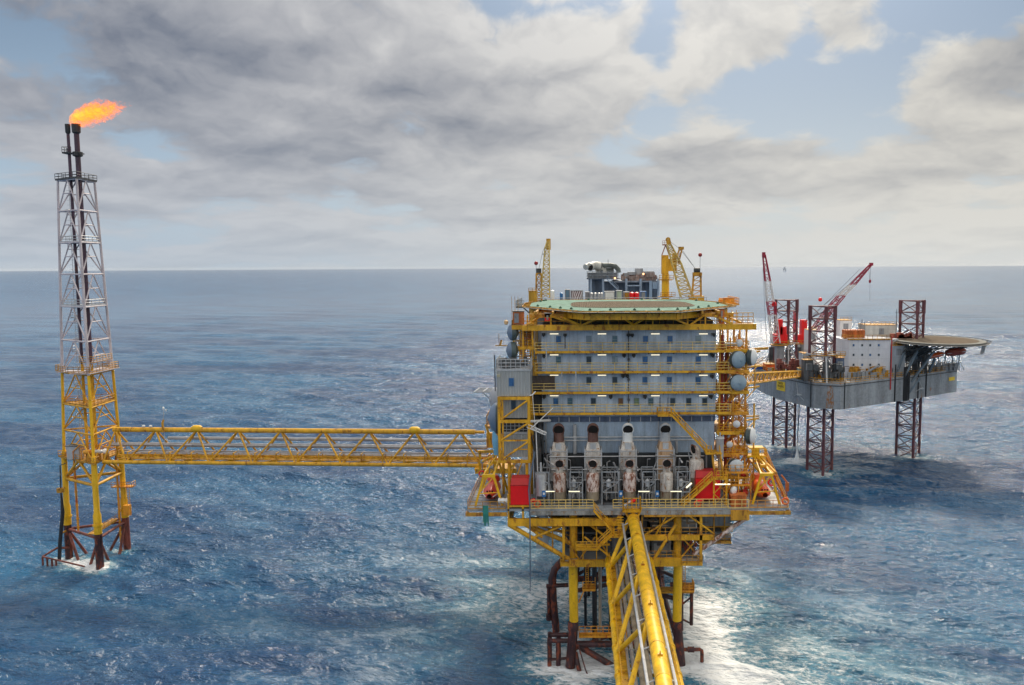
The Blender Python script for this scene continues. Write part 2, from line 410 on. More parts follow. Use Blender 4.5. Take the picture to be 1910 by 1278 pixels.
# ================================================================== SEA
def build_sea():
    rng = np.random.default_rng(5)
    # angular columns: fine in front of the camera, coarse elsewhere; radial rows even in the tangent of the depression angle
    th = np.concatenate([np.radians(np.linspace(-180, -47, 40, endpoint=False)), np.radians(np.linspace(-47, 41, 1250)), np.radians(np.linspace(42, 180, 40))])
    kk = np.concatenate([np.linspace(.70, .0030, 1250), np.geomspace(.0029, .0013, 8)])
    r = np.concatenate([[2.0, 30.0, 60.0], CAMH / kk])
    Rr, Tt = np.meshgrid(r, th, indexing='ij')
    X = Rr * np.sin(Tt); Y = Rr * np.cos(Tt)
    dr = np.gradient(r)[:, None] * np.ones_like(X)
    Z = np.zeros_like(X); DX = np.zeros_like(X); DY = np.zeros_like(X); J = np.zeros_like(X)
    wind = R(72)                                   # travel direction measured from +X
    n = 100
    lam = np.geomspace(70, 1.7, n)
    for i, L in enumerate(lam):
        a_ = wind + rng.normal(0, .24 + .22 * (i / n))
        kx, ky = math.cos(a_), math.sin(a_)
        k = 2 * math.pi / L
        A = .0150 * L ** .78 * math.exp(-(L / 50) ** 2 * .9) * rng.uniform(.6, 1.3)
        fade = np.clip((L / dr - 2.2) / 2.0, 0, 1)
        # slow grouping so crests come and go
        gx, gy = math.cos(a_ + 1.2), math.sin(a_ + 1.2)
        grp = .55 + .45 * np.sin(2 * math.pi * (X * gx + Y * gy) / (L * rng.uniform(4, 7)) + rng.uniform(0, 6.28)) * np.sin(2 * math.pi * (X * kx + Y * ky) / (L * rng.uniform(6, 9)) + rng.uniform(0, 6.28))
        ph = k * (X * kx + Y * ky) + rng.uniform(0, 6.28)
        s, c = np.sin(ph), np.cos(ph); AA = A * fade * grp
        Z += AA * c; q = .9
        DX -= q * AA * kx * s; DY -= q * AA * ky * s; J += k * AA * c
    # patches of broken water; broad ones also paint in pale sheen and glint
    def g(cx, cy, sx, sy, rot=0.):
        ca, sa = math.cos(rot), math.sin(rot)
        u = ((X - cx) * ca + (Y - cy) * sa) / sx; v = (-(X - cx) * sa + (Y - cy) * ca) / sy
        return np.exp(-(u * u + v * v))
    foam = np.clip(J * 1.1 - 1.0, 0, 1) * .8
    churn_sheen = .95 * g(21.5, 132, 6, 22, .12) + .5 * g(27, 148, 12, 26, .1) + .45 * g(-2, 150, 10, 26) + .30 * g(15, 118, 18, 10) + .40 * g(40, 120, 26, 30, .2) + .26 * g(-16, 140, 14, 34) + .18 * g(-40, 150, 40, 40) + .16 * g(75, 130, 50, 40)
    churn_sheen += .9 * g(70.5, 262, 5, 4) + .55 * g(60, 257, 14, 5, .1) + .25 * g(82, 250, 22, 12)
    churn_sheen += .30 * g(-8, 175, 22, 50)
    for (lx, ly, s_) in LEGFOAM: churn_sheen += 1.1 * g(lx - .4, ly - .8, s_, s_ * .8)
    Z *= 1 + .15 * np.clip(churn_sheen, 0, 1)
    foamv = foam
    co = np.stack([X + DX, Y + DY, Z], -1).reshape(-1, 3).astype(np.float32)
    nr, nt = X.shape
    i0 = (np.arange(nr - 1)[:, None] * nt + np.arange(nt - 1)[None, :]).ravel()
    quads = np.stack([i0, i0 + nt, i0 + nt + 1, i0 + 1], -1)
    quads = quads[:, ::-1].astype(np.int32)
    me = bpy.data.meshes.new("sea")
    me.vertices.add(len(co)); me.vertices.foreach_set("co", co.ravel())
    me.loops.add(quads.size); me.loops.foreach_set("vertex_index", quads.ravel())
    me.polygons.add(len(quads)); me.polygons.foreach_set("loop_start", np.arange(0, quads.size, 4, dtype=np.int32))
    me.polygons.foreach_set("loop_total", np.full(len(quads), 4, dtype=np.int32))
    me.update(calc_edges=True); me.validate(); me.shade_smooth()
    for nm, arr in (("whitecap", foamv), ("churn_sheen", np.clip(churn_sheen, 0, 1.5))):
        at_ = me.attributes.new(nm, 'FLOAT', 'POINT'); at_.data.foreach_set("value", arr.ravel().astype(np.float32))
    # check normals point up
    if me.polygons[len(me.polygons) // 2].normal.z < 0: me.flip_normals()
    o = bpy.data.objects.new("sea", me); col.objects.link(o); o['kind'] = 'structure'
    o['label'] = 'choppy blue sea with foam streaks reaching the horizon'
    mt = bpy.data.materials.new("sea_water"); mt.use_nodes = True; T = NT(mt.node_tree); T.n.clear()
    b = T.node('ShaderNodeBsdfPrincipled'); out = T.node('ShaderNodeOutputMaterial')
    g_ = T.node('ShaderNodeNewGeometry'); p = g_.outputs['Position']
    sx, sy, sz = T.sep(p)
    # wind-aligned coordinates (crests stretched across the wind)
    ca, sa = math.cos(wind), math.sin(wind)
    uu = T.m('ADD', T.m('MULTIPLY', sx, ca), T.m('MULTIPLY', sy, sa)); vv = T.m('SUBTRACT', T.m('MULTIPLY', sy, ca), T.m('MULTIPLY', sx, sa))
    W = T.comb(uu, T.m('MULTIPLY', vv, .45), 0.)
    def attr(nm):
        a_ = T.node('ShaderNodeAttribute', attribute_name=nm); return a_.outputs['Fac']
    cap, ch = attr('whitecap'), attr('churn_sheen')
    nf = T.noise(W, 1.5, 10, .74, .25); nbig = T.noise(W, .10, 4, .6, .5); nl = T.noise(W, .018, 3, .5)
    # lacy foam
    lace = T.m('SUBTRACT', 1.0, T.m('MULTIPLY', T.m('ABSOLUTE', T.m('SUBTRACT', T.noise(W, .42, 8, .66, .5), .5)), 9.0), clamp=True)
    f1 = T.ramp(T.m('ADD', cap, T.m('MULTIPLY', T.m('SUBTRACT', nf, .5), 1.6)), .42, .72)
    f1 = T.m('MULTIPLY', f1, T.ramp(cap, .02, .25))
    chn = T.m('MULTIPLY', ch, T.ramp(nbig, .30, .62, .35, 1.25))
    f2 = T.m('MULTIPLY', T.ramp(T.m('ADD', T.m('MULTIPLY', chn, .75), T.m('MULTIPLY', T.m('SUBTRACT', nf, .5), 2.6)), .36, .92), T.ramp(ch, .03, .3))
    f3 = T.m('MULTIPLY', T.m('MULTIPLY', lace, T.ramp(nbig, .50, .72)), T.ramp(ch, .02, .5, .05, .8))
    # thin foam web that the wind draws over the whole surface
    web = T.m('MULTIPLY', T.m('MULTIPLY', T.ramp(T.noise(W, .9, 9, .80, .2), .52, .66), T.ramp(T.m('ADD', nbig, T.m('MULTIPLY', T.m('SUBTRACT', nl, .5), .8)), .44, .66, .05, 1.)), .30)
    foamf = T.m('MAXIMUM', T.m('MAXIMUM', T.m('MAXIMUM', f1, f2), f3), web, clamp=True)
    deep = T.mix(T.ramp(T.m('ADD', nl, T.m('MULTIPLY', T.m('SUBTRACT', nbig, .5), .4)), .35, .68), (.004, .046, .128), (.007, .100, .215))
    aer = T.mix(T.m('MULTIPLY', T.ramp(chn, .0, 1.0), .70), deep, (.06, .30, .40))           # air-filled water and painted sheen are paler
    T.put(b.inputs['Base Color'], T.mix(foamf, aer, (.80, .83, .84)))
    T.put(b.inputs['Roughness'], T.m('ADD', T.m('MULTIPLY', foamf, .5), T.ramp(T.m('SQRT', T.m('ADD', T.m('MULTIPLY', sx, sx), T.m('MULTIPLY', sy, sy))), 300., 3000., .09, .22)))
    b.inputs['IOR'].default_value = 1.40; b.inputs['Specular IOR Level'].default_value = .52
    W2 = T.comb(uu, T.m('MULTIPLY', vv, .38), 0.)
    h = T.m('ADD', T.m('MULTIPLY', T.noise(W2, .60, 5, .55, .15), 1.35), T.m('MULTIPLY', T.noise(W2, 2.1, 4, .6, .2), .30))
    h = T.m('ADD', h, T.m('MULTIPLY', foamf, .12))
    h = T.m('ADD', h, T.m('MULTIPLY', T.noise(W, .12, 5, .6, .2), 4.5))
    bp = T.node('ShaderNodeBump'); bp.inputs['Distance'].default_value = 1.0
    dist_ = T.m('SQRT', T.m('ADD', T.m('MULTIPLY', sx, sx), T.m('MULTIPLY', sy, sy))); T.put(bp.inputs['Strength'], T.ramp(dist_, 220., 1300., 1.0, .18))      # ripples too small to resolve far out
    T.put(bp.inputs['Height'], h); T.l.new(bp.outputs[0], b.inputs['Normal']); T.l.new(b.outputs[0], out.inputs[0])
    me.materials.append(mt)

# jacket and rig leg positions (shared by the structures and the foam round them)
FT = {'f': (-101.9, 168.7), 'r': (-102.6, 180.0), 'l': (-112.1, 175.0)}
FTC = (-105.5, 174.6)
RIGLEGS = [(73.4, 246.5), (71.6, 283.5), (109.0, 267.5)]
LEGFOAM = [(*FT['f'], 3.0), (*FT['r'], 3.0), (*FT['l'], 3.4), (-107, 172, 5), (-1.5, 124, 6), (16.2, 124, 6)] + [(x_, y_ - 2, 5.5) for x_, y_ in RIGLEGS]
build_sea()

# ================================================================== FLARE TOWER
def tri(z, names='frl'):
    s = 1.04 - .04 * min(z, 22) / 22 if z < 22 else 1 + (.62 - 1) * (z - 22) / (81.6 - 22)
    return {k: V(FTC[0] + (FT[k][0] - FTC[0]) * s, FTC[1] + (FT[k][1] - FTC[1]) * s, z) for k in 'frl'}
ft = thing('flare_tower', 'tall three legged lattice flare tower standing in the sea, pale above and yellow below', 'flare tower', (*FTC, 0))
LV = [22.5, 28.5, 34.2, 41.0, 48.0, 55.2, 62.0, 68.6, 75.2, 81.6]
for k in 'frl':
    m = MB(); a, b_ = tri(-6)[k], tri(7.5)[k]
    m.tube(a, b_, .80, 16, .76); m.build('lower_leg', RUSTR if k == 'r' else SPLASH, ft, True, 'rust brown leg section at the waterline')
    m = MB(); m.sweep([tri(7.5)[k], tri(11.5)[k], tri(12.2)[k], tri(22.5)[k], tri(24)[k]], [.78, .78, .58, .56, .42], 16)
    m.lathe(tri(9.2)[k], (0, 0, 1), [(0, .82), (0, .94), (.35, .94), (.35, .82)], 16); m.build('yellow_leg', YELB, ft, True)
    m = MB(); m.tube(tri(24)[k], tri(41)[k], .31, 10, .28); m.build('leg', YELB, ft, True)
    m = MB(); m.tube(tri(41)[k], tri(81.6)[k], .28, 10, .24); m.build('leg', WTOW, ft, True)
def faces(): return (('f', 'r'), ('r', 'l'), ('l', 'f'))
for zone, lo_, hi_, mm in (('lower_bracing', 0, 3, YEL), ('upper_bracing', 3, 9, WTOW)):
    for A, B in faces():
        m = MB()
        for i in range(lo_, hi_):
            z0, z1 = LV[i], LV[i + 1]; t0, t1 = tri(z0), tri(z1)
            top = (t1[A] + t1[B]) / 2
            m.tube(t1[A], t1[B], .19, 6); m.tube(t0[A], top, .15, 6); m.tube(t0[B], top, .15, 6)
            zm = (z0 + z1) / 2 + .4; f = (zm - z0) / (z1 - z0)
            m.tube(t0[A].lerp(top, f), t0[B].lerp(top, f), .12, 5)
        m.build('bracing', mm, ft)
# lower jacket bracing
for A, B in faces():
    m = MB(); t0, t1 = tri(17.8), tri(22.5); m.tube(t0[A], t0[B], .32, 10); m.tube(t0[A], (t1[A] + t1[B]) / 2, .28, 8); m.tube(t0[B], (t1[A] + t1[B]) / 2, .28, 8)
    m.build('jacket_brace', YEL, ft, True)
    m = MB(); t0, t1 = tri(-5), tri(6.5); m.tube(t1[A], t1[B], .30, 10); mid = (t0[A] + t0[B]) / 2; mid.z = -4
    m.tube(t1[A], mid, .30, 10); m.tube(t1[B], mid, .30, 10); m.build('jacket_brace', RUSTR, ft, True, 'rusty brown brace near the water')
m = MB(); a, b_ = tri(7.4)['f'], tri(7.4)['r']; m.beam(a + V(-1.5, 0, 0), b_ + V(-1.5, -1, 0), 1.6, .2); m.rail([a + V(-.8, 1, .1), b_ + V(-.8, -1.2, .1)], r=.06)
m.build('boat_landing_walkway', YELD, ft)
# spokes and platforms
def tri_deck(z, out=.5, name='platform', mt=GREY, rail=True):
    t = tri(z); c = V(*FTC, z); pts = [c + (t[k] - c) * (1 + out / 4) for k in 'frl']
    m = MB(); m.prism([(q.x, q.y) for q in pts], z - .12, z + .12); m.build(name, mt, ft)
    if rail:
        m = MB(); m.rail([q + V(0, 0, .12) for q in pts + pts[:1]], r=.055, step=1.5); m.build('railing', mt, ft)
tri_deck(81.75, .6, 'top_platform', DARK)
for z in (68.7, 55.4): tri_deck(z, .1, 'platform', LGREY, True)
tri_deck(34.4, .1, 'platform', YELD, True)
tri_deck(22.6, .8, 'equipment_deck', YELD)
# service platform at the colour change, running out past the legs
t = tri(41.2)
m = MB(); m.box(t['l'].x - .4, t['r'].x + .6, t['l'].y - 1.4, t['l'].y + 1.4, 41.1, 41.3); m.box(t['r'].x - 3, t['r'].x + 1.3, t['f'].y - .6, t['r'].y + .6, 41.32, 41.5)
m.box(t['r'].x - .2, t['r'].x + 1.4, t['f'].y + 1, t['r'].y - 2, 43.4, 43.55); m.build('service_platform', WTOW, ft)
m = MB(); X0, X1, Y0, Y1 = t['l'].x - .3, t['r'].x + 1.5, t['f'].y - .4, t['r'].y + .4
m.rail([V(X0, Y0 + 6.4, 41.5), V(X0, Y0 + 4.2, 41.5), V(X1 - 5, Y0 + .2, 41.5), V(X1 - .4, Y0, 41.5), V(X1 - .4, Y1, 41.5), V(X1 - 5, Y1, 41.5)], h=1.3, r=.06, step=1.2, bars=(.33, .66, 1))
m.rail([V(X1 - 3, Y0 + 1, 43.6), V(X1, Y0 + 1, 43.6), V(X1, Y1 - 3, 43.6)], h=1.3, r=.06, step=1.2, bars=(.33, .66, 1)); m.build('railing', YELD, ft)
# caged ladder
m = MB()
for i in range(8):
    z0, z1 = 24 + i * 7.2, 24 + i * 7.2 + 7.2; c = V(FTC[0] - 1.9 + .12 * i, FTC[1] - .6, 0)
    for dx in (-.28, .28): m.tube(c + V(dx, 0, z0), c + V(dx, 0, z1), .05, 4)
    for j in range(18): m.tube(c + V(-.28, 0, z0 + j * .4), c + V(.28, 0, z0 + j * .4), .03, 4)
    for j in range(5): m.sweep([c + V(.5 * math.cos(w_), -.5 - .45 * math.sin(w_), z0 + 2 + j * 1.0) for w_ in (0, .8, 1.57, 2.3, 3.14)], .03, 4)
    m.box(c.x - 1, c.x + .8, c.y - .3, c.y + 1, z0 - .05, z0 + .05)
    m.rail([c + V(-1, 1, z0), c + V(-1, -.3, z0), c + V(.8, -.3, z0)], r=.04, step=1)
m.build('caged_ladder', LGREY, ft)
# caissons and riser beside the tower legs
m = MB(); l0 = tri(3)['l']
m.sweep([V(-110.6, 173.0, 21.6), V(-111.6, 172.7, 21.2), V(-111.7, 172.6, 15.4), V(-111.6, 172.6, 11), V(-112.4, 172.2, 4), V(-113.0, 172.0, -3)], [.10, .12, .14, .36, .36, .36], 10)
m.build('riser', BLACKP, ft, True, 'thin black riser left of the tower')
m = MB(); m.lathe(V(-111.7, 172.5, 15.4), (0, 0, 1), [(0, .75), (.9, .75), (.9, .3)], 10); m.tube(V(-111.7, 172.5, 15.8), tri(16)['l'], .12, 6); m.tube(V(-112.2, 172.2, 6.3), tri(6.3)['l'], .2, 6); m.build('riser_clamp', YELD, ft)
m = MB(); P = [V(-115.2, 170.5, 1.9), V(-113.8, 173.3, 2.8), V(-111.6, 174.0, 2.6)]; m.tube(P[0], P[1], .22, 8); m.tube(P[1], P[2], .28, 8); m.tube(P[0], V(-104.5, 167.5, .8), .18, 6)
for q in (P[0], P[0] + V(1.1, -.2, -.2), P[0] + V(2.3, -.5, -.3), P[0] + V(3.3, -.7, -.4)): m.tube(q, V(q.x, q.y, -3), .20, 8)
m.build('boat_fender', RUSTR, ft, True)
for dx, dy in ((-3.6, -1), (2.6, 4)):
    m = MB(); q = V(FTC[0] + dx, FTC[1] + dy, 0); m.tube(q + V(0, 0, -2 if dx > 0 else 6), q + V(0, 0, 22), .22, 8)
    for z in range(6, 22, 3): m.lathe(q + V(0, 0, z), (0, 0, 1), [(0, .3), (.35, .3)], 8)
    m.build('caisson', ORA, ft, True)
m = MB(); q = tri(15.5)['r']
m.box(q.x - 1.9, q.x + 2.7, q.y - 1.3, q.y + .3, 14.6, 14.75); m.rail([q + V(-1.9, -1.3, -.8), q + V(2.7, -1.3, -.8), q + V(2.7, .3, -.8)], r=.06, step=1)
for j in range(16): m.tube(V(q.x + 1.5, q.y - 1.3, 9 + j * .38), V(q.x + 2.1, q.y - 1.3, 9 + j * .38), .04, 4)
for dx in (1.5, 2.1): m.tube(V(q.x + dx, q.y - 1.3, 8.2), V(q.x + dx, q.y - 1.3, 15.8), .06, 4)
m.box(q.x + .6, q.x + 1.9, q.y - 1.5, q.y - .5, 8.3, 10.6); m.build('leg_access_platform', ORA, ft)
# two flare pipes
def flare_pipe(p, ztop, r, label):
    t_ = thing('flare_pipe', label, 'flare pipe', (p[0], p[1], 24), 'flare pipes inside the tower')
    c = V(p[0], p[1], 0); m = MB(); m.tube(c + V(0, 0, 24), c + V(0, 0, 43), r, 12); m.build('lower_pipe', YEL, t_, True)
    m = MB(); m.tube(c + V(0, 0, 43), c + V(0, 0, ztop - 2), r, 12); m.build('pipe', PURP, t_, True)
    m = MB(); m.lathe(c + V(0, 0, ztop - 2), (0, 0, 1), [(0, r), (.3, r * 1.6), (2, r * 1.7), (2, r * 1.2), (1.2, r * 1.1)], 14); m.build('burner_tip', DARK, t_, True)
flare_pipe((-104.2, 173.4), 93.0, .50, 'thick dark flare pipe with the flame burning at its tip')
flare_pipe((-105.95, 173.4), 93.0, .30, 'thin dark flare pipe beside the burning one, without a flame')
m = MB(); m.box(-106.9, -103.3, 172.5, 174.3, 86.9, 87.1); m.rail([V(-106.9, 172.5, 87.1), V(-105.0, 172.5, 87.1)], r=.05, step=.8); m.rail([V(-106.9, 174.3, 87.1), V(-106.9, 172.5, 87.1)], r=.05, step=.8)
m.lathe(V(-104.2, 173.4, 86.3), (0, 0, 1), [(0, .55), (.2, .95), (1.0, .95), (1.1, .55)], 12); m.build('pipe_tie_platform', DARK, ft)
# equipment on the tower deck
m = MB(); m.box(-109.2, -106.6, 171.4, 173.2, 22.8, 25.6); eq = thing('control_cabinet', 'pale grey control cabinet on the flare tower deck', 'cabinet', (-107.9, 172.3, 22.8))
m.build('cabinet_body', LGREY, eq); m = MB(); m.box(-109.4, -106.4, 171.2, 173.4, 25.6, 25.75); m.build('cabinet_roof', DGREY, eq)
for i, (dx, r_, l_) in enumerate(((1.6, .5, 2.6), (3.3, .42, 2.2), (4.8, .55, 1.4))):
    t_ = thing('pressure_vessel', ('white horizontal vessel at the end of the flare bridge', 'middle small vessel on the flare tower deck', 'rounded vessel nearest the cabinet on the flare tower')[(2 - i)], 'vessel', (FTC[0] + dx, 170.5, 23.4), 'vessels on the flare tower deck')
    m = MB(); m.lathe(V(FTC[0] + dx - l_ / 2, 170.5 + i * .3, 24.6), (1, 0, 0), [(0, .05), (.15, r_ * .7), (.4, r_), (l_ - .4, r_), (l_ - .15, r_ * .7), (l_, .05)], 12); m.build('shell', (ORA, LGREY, WHITE)[i], t_, True)
    m = MB(); m.box(FTC[0] + dx - .6, FTC[0] + dx + .6, 170.3 + i * .3, 170.7 + i * .3, 22.72, 24.1); m.build('saddle', YELD, t_)
m = MB()
for i in range(14):
    a = V(-109 + random.random() * 9, 170.6 + random.random() * 5, 22.9); m.sweep([a, a + V(0, 0, 1 + random.random() * 2), a + V(1.5, 0, 2.2 + random.random())], .12, 6)
m.build('deck_pipework', ORA, ft)

# flame: a drifting body of burning gas
fl = thing('gas_flame', 'orange and yellow flame streaming right from the flare tip', 'flame', (-104.2, 173.4, 93))
def flame_mesh():
    import mathutils.noise as mn
    m = MB(); c0, c1 = V(-105.3, 173.4, 93.9), V(-92.2, 173.4, 96.4); n, k = 40, 28; vs = []
    for i in range(n + 1):
        t = i / n; c = c0.lerp(c1, t) + V(0, 0, .9 * math.sin(t * 2.6) - .6 * (1 - t))
        r = (.35 + 2.45 * math.sin(math.pi * min(1, t * .86 + .1)) ** .8) * (1 - .55 * t ** 3)
        if i in (0, n): r = .03
        for j in range(k):
            w = 2 * math.pi * j / k
            q = c + V(0, math.cos(w) * r * .8, math.sin(w) * r)
            nn = mn.fractal(q * .75, .8, 2.0, 5) * .55 * min(1, r)
            vs.append(q + V(nn * 1.2, math.cos(w) * nn, math.sin(w) * nn * 1.5))
    fs = [(i * k + j, i * k + (j + 1) % k, (i + 1) * k + (j + 1) % k, (i + 1) * k + j) for i in range(n) for j in range(k)]
    return m.add(vs, fs)
mt = bpy.data.materials.new('burning_gas'); mt.use_nodes = True; T = NT(mt.node_tree); T.n.clear()
g = T.node('ShaderNodeNewGeometry'); p = g.outputs['Position']; q = T.vm('SUBTRACT', p, (-105.3, 173.4, 93.9))
tt = T.m('DIVIDE', T.vm('DOT_PRODUCT', q, (.982, 0., .188)), 13.3)
nz = T.noise(T.vm('MULTIPLY', p, (.7, .9, 1.0)), 1.05, 8, .70, 1.5)
axd = T.m('ABSOLUTE', T.m('SUBTRACT', T.vm('DOT_PRODUCT', q, (-.188, 0., .982)), .45))
core = T.m('SUBTRACT', 1.0, T.m('DIVIDE', axd, 2.9))
dn = T.m('ADD', nz, T.m('MULTIPLY', T.m('SUBTRACT', core, .5), .19))
dn = T.m('SUBTRACT', dn, T.m('MULTIPLY', T.m('POWER', T.m('MAXIMUM', tt, 0.), 3.), .22))
ds = T.ramp(dn, .46, .56)
heat = T.ramp(dn, .48, .70)
colr = T.mix(heat, (1.0, .13, .005), (1.0, .58, .04))
em = T.node('ShaderNodeEmission'); T.put(em.inputs[0], colr); T.put(em.inputs[1], T.m('MULTIPLY', ds, .62))
vp = T.node('ShaderNodeVolumeAbsorption'); vp.inputs[0].default_value = (.5, .18, .10, 1); T.put(vp.inputs[1], T.m('MULTIPLY', ds, .75))
ad = T.node('ShaderNodeAddShader'); T.l.new(em.outputs[0], ad.inputs[0]); T.l.new(vp.outputs[0], ad.inputs[1])
o_ = T.node('ShaderNodeOutputMaterial'); T.l.new(ad.outputs[0], o_.inputs['Volume'])
mt.cycles.volume_step_rate = .35
flame_mesh().build('burning_gas', mt, fl, True)

# ================================================================== BRIDGE TO THE FLARE TOWER
fb = thing('flare_bridge', 'long yellow tubular truss bridge running from the platform to the flare tower', 'bridge', (-60, 170, 22.5))
def fbp(px, top=None, dy=0., z=0.):
    """point of the bridge axis above which the photo column px falls"""
    A, B = V(-101.5, 172.6, 0), V(-16.5, 167.4, 0)
    lo_, hi_ = 0., 1.
    c = A
    for _ in range(40):
        mid = (lo_ + hi_) / 2; c = A.lerp(B, mid)
        u = CX + FPX * c.x / (c.y * .9958 + 40.3 * .092)
        if u < px: lo_ = mid
        else: hi_ = mid
    return V(c.x, c.y + dy, z)
tops = [218, 292.5, 369, 445.7, 525, 604, 689, 774, 858.5]; bots = [246.8, 323, 399, 478.5, 558, 642.6, 728, 812.7, 898]
ZT, ZB = 29.0, 22.6
m = MB(); m.tube(fbp(214, z=ZT), fbp(886, z=ZT), .52, 14); m.tube(fbp(886, z=ZT), fbp(903, z=ZT), .3, 10); m.build('top_chord', YEL, fb, True)
for p_, l_ in ((369, 1), (774, 1)):
    m = MB(); m.lathe(fbp(p_, z=ZT + .3), (1, 0, 0), [(-1.1, .45), (-.6, .75), (.6, .75), (1.1, .45)], 12); m.build('chord_node', YELB, fb, True)
for dy in (-2.7, 2.7):
    m = MB(); m.tube(fbp(205, dy=dy, z=ZB), fbp(930, dy=dy, z=ZB), .42, 12); m.build('bottom_chord', YEL, fb, True)
    m = MB()
    seq = sorted([(p_, 1) for p_ in tops] + [(p_, 0) for p_ in bots])
    for (a, ta), (b, tb) in zip(seq, seq[1:]):
        m.tube(fbp(a, dy=0 if ta else dy, z=ZT if ta else ZB), fbp(b, dy=0 if tb else dy, z=ZT if tb else ZB), .2, 7)
    m.tube(fbp(205, dy=dy, z=ZB), fbp(218, z=ZT), .2, 7); m.build('web_braces', YEL, fb, True)
m = MB()
for b in bots: m.tube(fbp(b, dy=-2.7, z=ZB), fbp(b, dy=2.7, z=ZB), .22, 6)
for a, b in zip(bots, bots[1:]): m.tube(fbp(a, dy=-2.7, z=ZB), fbp(b, dy=2.7, z=ZB), .15, 5); m.tube(fbp(a, dy=0, z=ZB), fbp((a + b) / 2, dy=2.7, z=ZB), .12, 5)
m.build('floor_beams', YEL, fb)
m = MB(); m.beam(fbp(230, dy=-1.2, z=ZB + .5), fbp(925, dy=-1.2, z=ZB + .5), 1.3, .08); m.build('walkway', YELD, fb)
m = MB()
for dy in (-2.2, -.2): m.rail([fbp(230, dy=dy, z=ZB + .5), fbp(925, dy=dy, z=ZB + .5)], r=.05, step=2.0, h=1.1)
for i in range(34): c = fbp(240 + i * 20.3, dy=-2.25, z=ZB + .5); m.box(c.x - .5, c.x + .6, c.y - .04, c.y, ZB + .9, ZB + 1.25)
m.build('walkway_railing', YEL, fb)
m = MB()
for i in range(18): c = fbp(250 + i * 39, dy=-2.6, z=ZB); m.tube(c, c + V(0, 0, 2.2), .13, 6); m.tube(c + V(0, 2.6, 2.1), c + V(0, 0, 2.1), .1, 5); m.tube(c + V(0, 2.6, 0), c + V(0, 2.6, 2.2), .11, 5)
m.build('pipe_supports', YEL, fb)
for j, (dy, z_, r_, a_, mm) in enumerate(((1.1, 27.0, .34, 310, PIPE), (.9, 25.6, .44, 205, PIPE), (-.9, 24.75, .16, 235, PIPE), (-1.5, 24.55, .14, 240, PIPE), (-.2, 24.3, .18, 235, DGREY), (.9, 23.6, .22, 235, PIPE), (1.6, 23.5, .2, 240, YELD))):
    m = MB(); pts = [fbp(a_ + i * (908 - a_) / 14, dy=dy, z=z_ + .04 * math.sin(i)) for i in range(15)]; m.sweep(pts, r_, 10)
    for q in pts[1::2]: m.lathe(q, (1, 0, 0), [(-.12, r_), (-.12, r_ * 1.25), (.12, r_ * 1.25), (.12, r_)], 10)
    m.build('pipeline', mm, fb, True)
for i, p_ in enumerate((270, 283)):
    m = MB(); c = fbp(p_, z=ZT + .5); m.lathe(c, (0, 0, 1), [(0, .1), (.2, .1), (.2, .35), (.45, .3), (.5, .05)], 8); single(m, 'navigation_lamp', WHITE, ('white lamp on the bridge top chord, nearer the flare tower', 'white lamp on the bridge top chord, right of the other one')[i], 'lamp', (c.x, c.y, c.z), 'lamps on the flare bridge')
c = fbp(309.5, z=0)
mast = thing('instrument_mast', 'thin grey instrument mast rising above the flare bridge near the tower', 'mast', (c.x, c.y, ZB))
m = MB(); m.tube(c + V(0, -.4, 24.5), c + V(0, -.4, 31.2), .08, 6); m.tube(c + V(0, -.4, 31), c + V(.1, -.4, 33.6), .06, 6); m.build('pole', LGREY, mast)
m = MB(); m.sweep([c + V(-.15, -.6, 28.6), c + V(-.15, -.6, 30.6), c + V(0, -.4, 31.2)], .22, 8); m.build('bracket', YEL, mast)
m = MB(); m.lathe(c + V(.1, -.4, 33.4), (0, 0, 1), [(0, .05), (.1, .22), (.5, .22), (.6, .05)], 8); m.tube(c + V(.1, -.4, 33.1), c + V(.6, -.4, 33.1), .04, 5); m.lathe(c + V(.6, -.4, 33.0), (0, 0, 1), [(0, .03), (.1, .14), (.4, .14), (.45, .03)], 8); m.build('sensor', WHITE, mast)

# ================================================================== BRIDGE TOWARDS THE CAMERA
nb = thing('tubular_bridge', 'bright yellow tubular truss bridge with a thick top tube running down towards the viewer', 'bridge', (7.6, 118, 18))
def gx(y_): return 7.62 + (y_ - 100) * .006
m = MB(); m.tube((7.9, 121.0, 24.9), (7.3, 40, 24.9), .78, 24); m.build('top_tube', YELB, nb, True)
m = MB()
for i in range(13): y_ = 118.7 - i * 6.6; c = V(7.9 - (121 - y_) * .0074, y_, 24.9); m.lathe(c, (0, 1, 0), [(-.06, .78), (-.05, .805), (.05, .805), (.06, .78)], 24)
for i in range(6): y_ = 112 - i * 12; c = V(7.9 - (121 - y_) * .0074, y_, 24.9); m.beam(c + V(0, -.12, .78), c + V(0, .12, .78), .5, .3); m.lathe(c + V(0, 0, 1.05), (1, 0, 0), [(-.05, .08), (-.05, .22), (.05, .22), (.05, .08)], 12)
m.build('weld_ring', YEL, nb)
m = MB(); m.lathe((7.9, 121.2, 24.9), (0, -1, 0), [(0, .3), (0, .95), (.8, .95), (1.4, .78)], 24); m.tube((7.9, 121.2, 24.9), (7.9, 122.2, 26.3), .25, 8); m.tube((7.4, 121, 24.9), (6.4, 122.4, 26.4), .2, 8); m.tube((8.4, 121, 24.9), (9.2, 122.4, 26.4), .2, 8); m.build('end_cap', YEL, nb, True)
NX = [119.0 - 13.4 * i for i in range(7)]; BX_ = [120.3 - 6.7 * i for i in range(12)]
